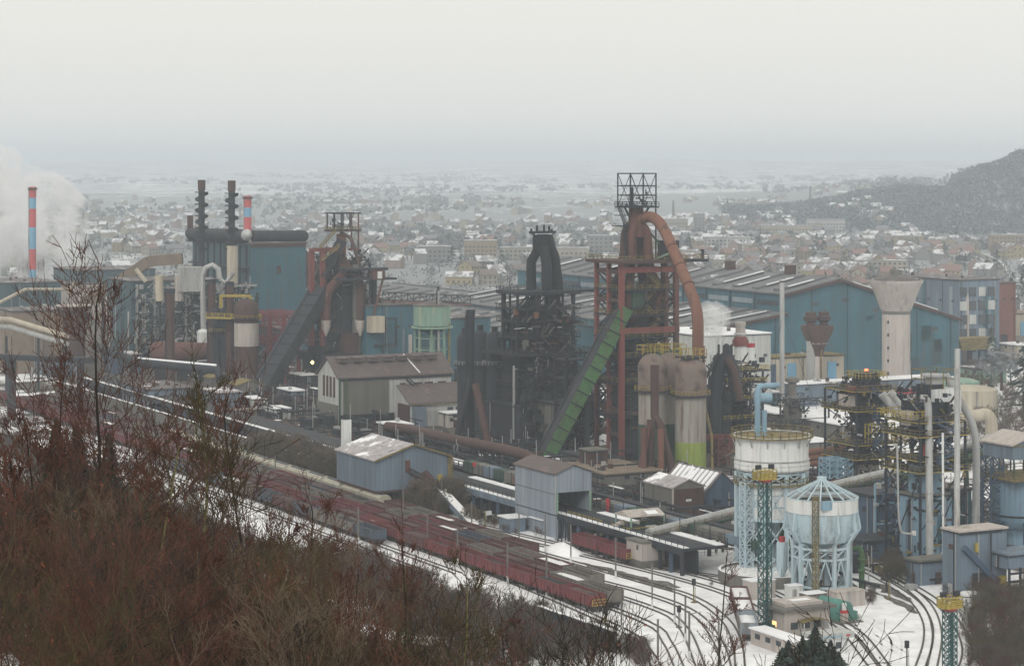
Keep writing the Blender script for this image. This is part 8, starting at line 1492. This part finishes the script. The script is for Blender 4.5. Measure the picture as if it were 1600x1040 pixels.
for i, (px, pyt, Y, lab, sd, ln, dp, sp) in enumerate(FT):
    m3 = ((M.bark, M.twig, M.bud), (M.lichen, M.twig, M.bud), (M.lichen, M.twig2, M.bud))[(0, 0, 2, 1, 0, 0, 0, 2, 0, 0, 0, 0, 0, 1, 0)[i]]
    fore_tree(px, pyt, Y, lab, sd, ln, dp, mats=m3, spread=sp, leaf=(.10 if i not in (6, 7) else .35), rmin=(.0085 if i in (0, 2, 4, 5, 12) else .007) if Y < 80 else .02)
for i in range(16):
    Y = RB_.uniform(30, 110); px = RB_.uniform(0, 820); py = top_y(px)+RB_.uniform(-60, 40); X = (px-800)*Y/FOC
    if touv(X, Y)[1] > -60 or EYE-(py-250)*Y/FOC-terrain(X, Y) < 2.5: continue
    k = i % 4; fore_tree(px, py, Y, ('%s bare tree %s' % (('pale-barked', 'lichen-covered', 'dark', 'reddish')[k], ('deep in the bottom left thicket', 'rising from the thicket edge', 'on the slope above the wagons', 'near the bottom of the slope')[min(3, int(px/210))]))+', '+('crooked', 'leaning', 'forked', 'spindly', 'broad', 'upright', 'twiggy', 'short')[i % 8]+(' and mossy' if i > 7 else ' and bare'), 40+i, (RB_.uniform(-.15, .15), 0), 5, mats=((M.lichen, M.twig, M.bud), (M.lichen, M.twig2, M.bud), (M.bark, M.twig, M.bud), (M.bark, M.twig, M.bud))[k], spread=RB_.uniform(.9, 1.3), leaf=.06, rmin=.007)
# conifers
def conifer(px, pyt, Y, lab, seed, wf=.26):
    X = (px-800)*Y/FOC; zg = terrain(X, Y); H = EYE-(pyt-250)*Y/FOC-zg; R_ = random.Random(seed); b = Vector((X, Y, zg)); t = Thing('conifer', lab, 'conifer', b); t.p('trunk', M.bark).tube([b-Z3*.3, b+Z3*H*.95], [.02*H, .01], 6); q = t.p('foliage', M.fir, kind='stuff')
    for k in range(int(2600)):
        f_ = R_.random()**.8; z = .06+f_*.94; rr = (1-z)**.85*H*wf*(.45+.65*R_.random())*(1+.35*math.sin(k*.7+seed)*math.cos(f_*23+seed))+.06; a = R_.uniform(0, 6.283); d = Vector((math.cos(a), math.sin(a), 0)); root = b+Z3*H*z+d*rr*.35; tip = b+Z3*(H*z-rr*.18)+d*rr; s = Vector((-d.y, d.x, 0))*(.10+rr*.10)
        m_ = root.lerp(tip, .55)+Z3*R_.uniform(-.1, .2); q.add([root, m_-s, tip+Z3*R_.uniform(0, .25), m_+s], [(0,1,2,3)])
    return t
for i, (px, pyt, Y, lab) in enumerate(((1232, 1000, 306, 'left dark conifer at the bottom edge below the control building'), (1254, 994, 300, 'slim dark conifer just right of the left one at the bottom edge'), (1274, 978, 304, 'tallest dark conifer at the bottom edge before the white site cabin'), (1298, 1000, 298, 'broad dark conifer at the right end of the bottom conifer group'), (1222, 1012, 310, 'lowest conifer at the left foot of the bottom conifer group'), (1310, 1018, 300, 'small conifer at the right foot of the bottom conifer group'), (88, 655, 150, 'dark green conifer in the thicket at the far left'), (120, 662, 160, 'second dark green conifer in the left thicket, right of the first'), (170, 678, 165, 'blue green conifer behind the tallest bare tree at left'))): conifer(px, pyt, Y, lab, i+3, .50 if i < 6 else .26)
# tool: striped barrier mast low in the brush
b_ = P(788, 1000, 300); t = Thing('striped_barrier_post', 'red and white striped barrier post standing in the brush, bottom centre', 'barrier post', Vector((b_.x, b_.y, terrain(b_.x, b_.y)))); z0 = terrain(b_.x, b_.y)
for k in range(8): t.p('stripe', M.red if k % 2 else M.white).frame_box(Vector((b_.x, b_.y, z0+k*.7)), Vector((.3, 0, 0)), Vector((0, .3, 0)), Z3*.7)
# ================================================================== link everything
for b_ in PENDING: b_.build()
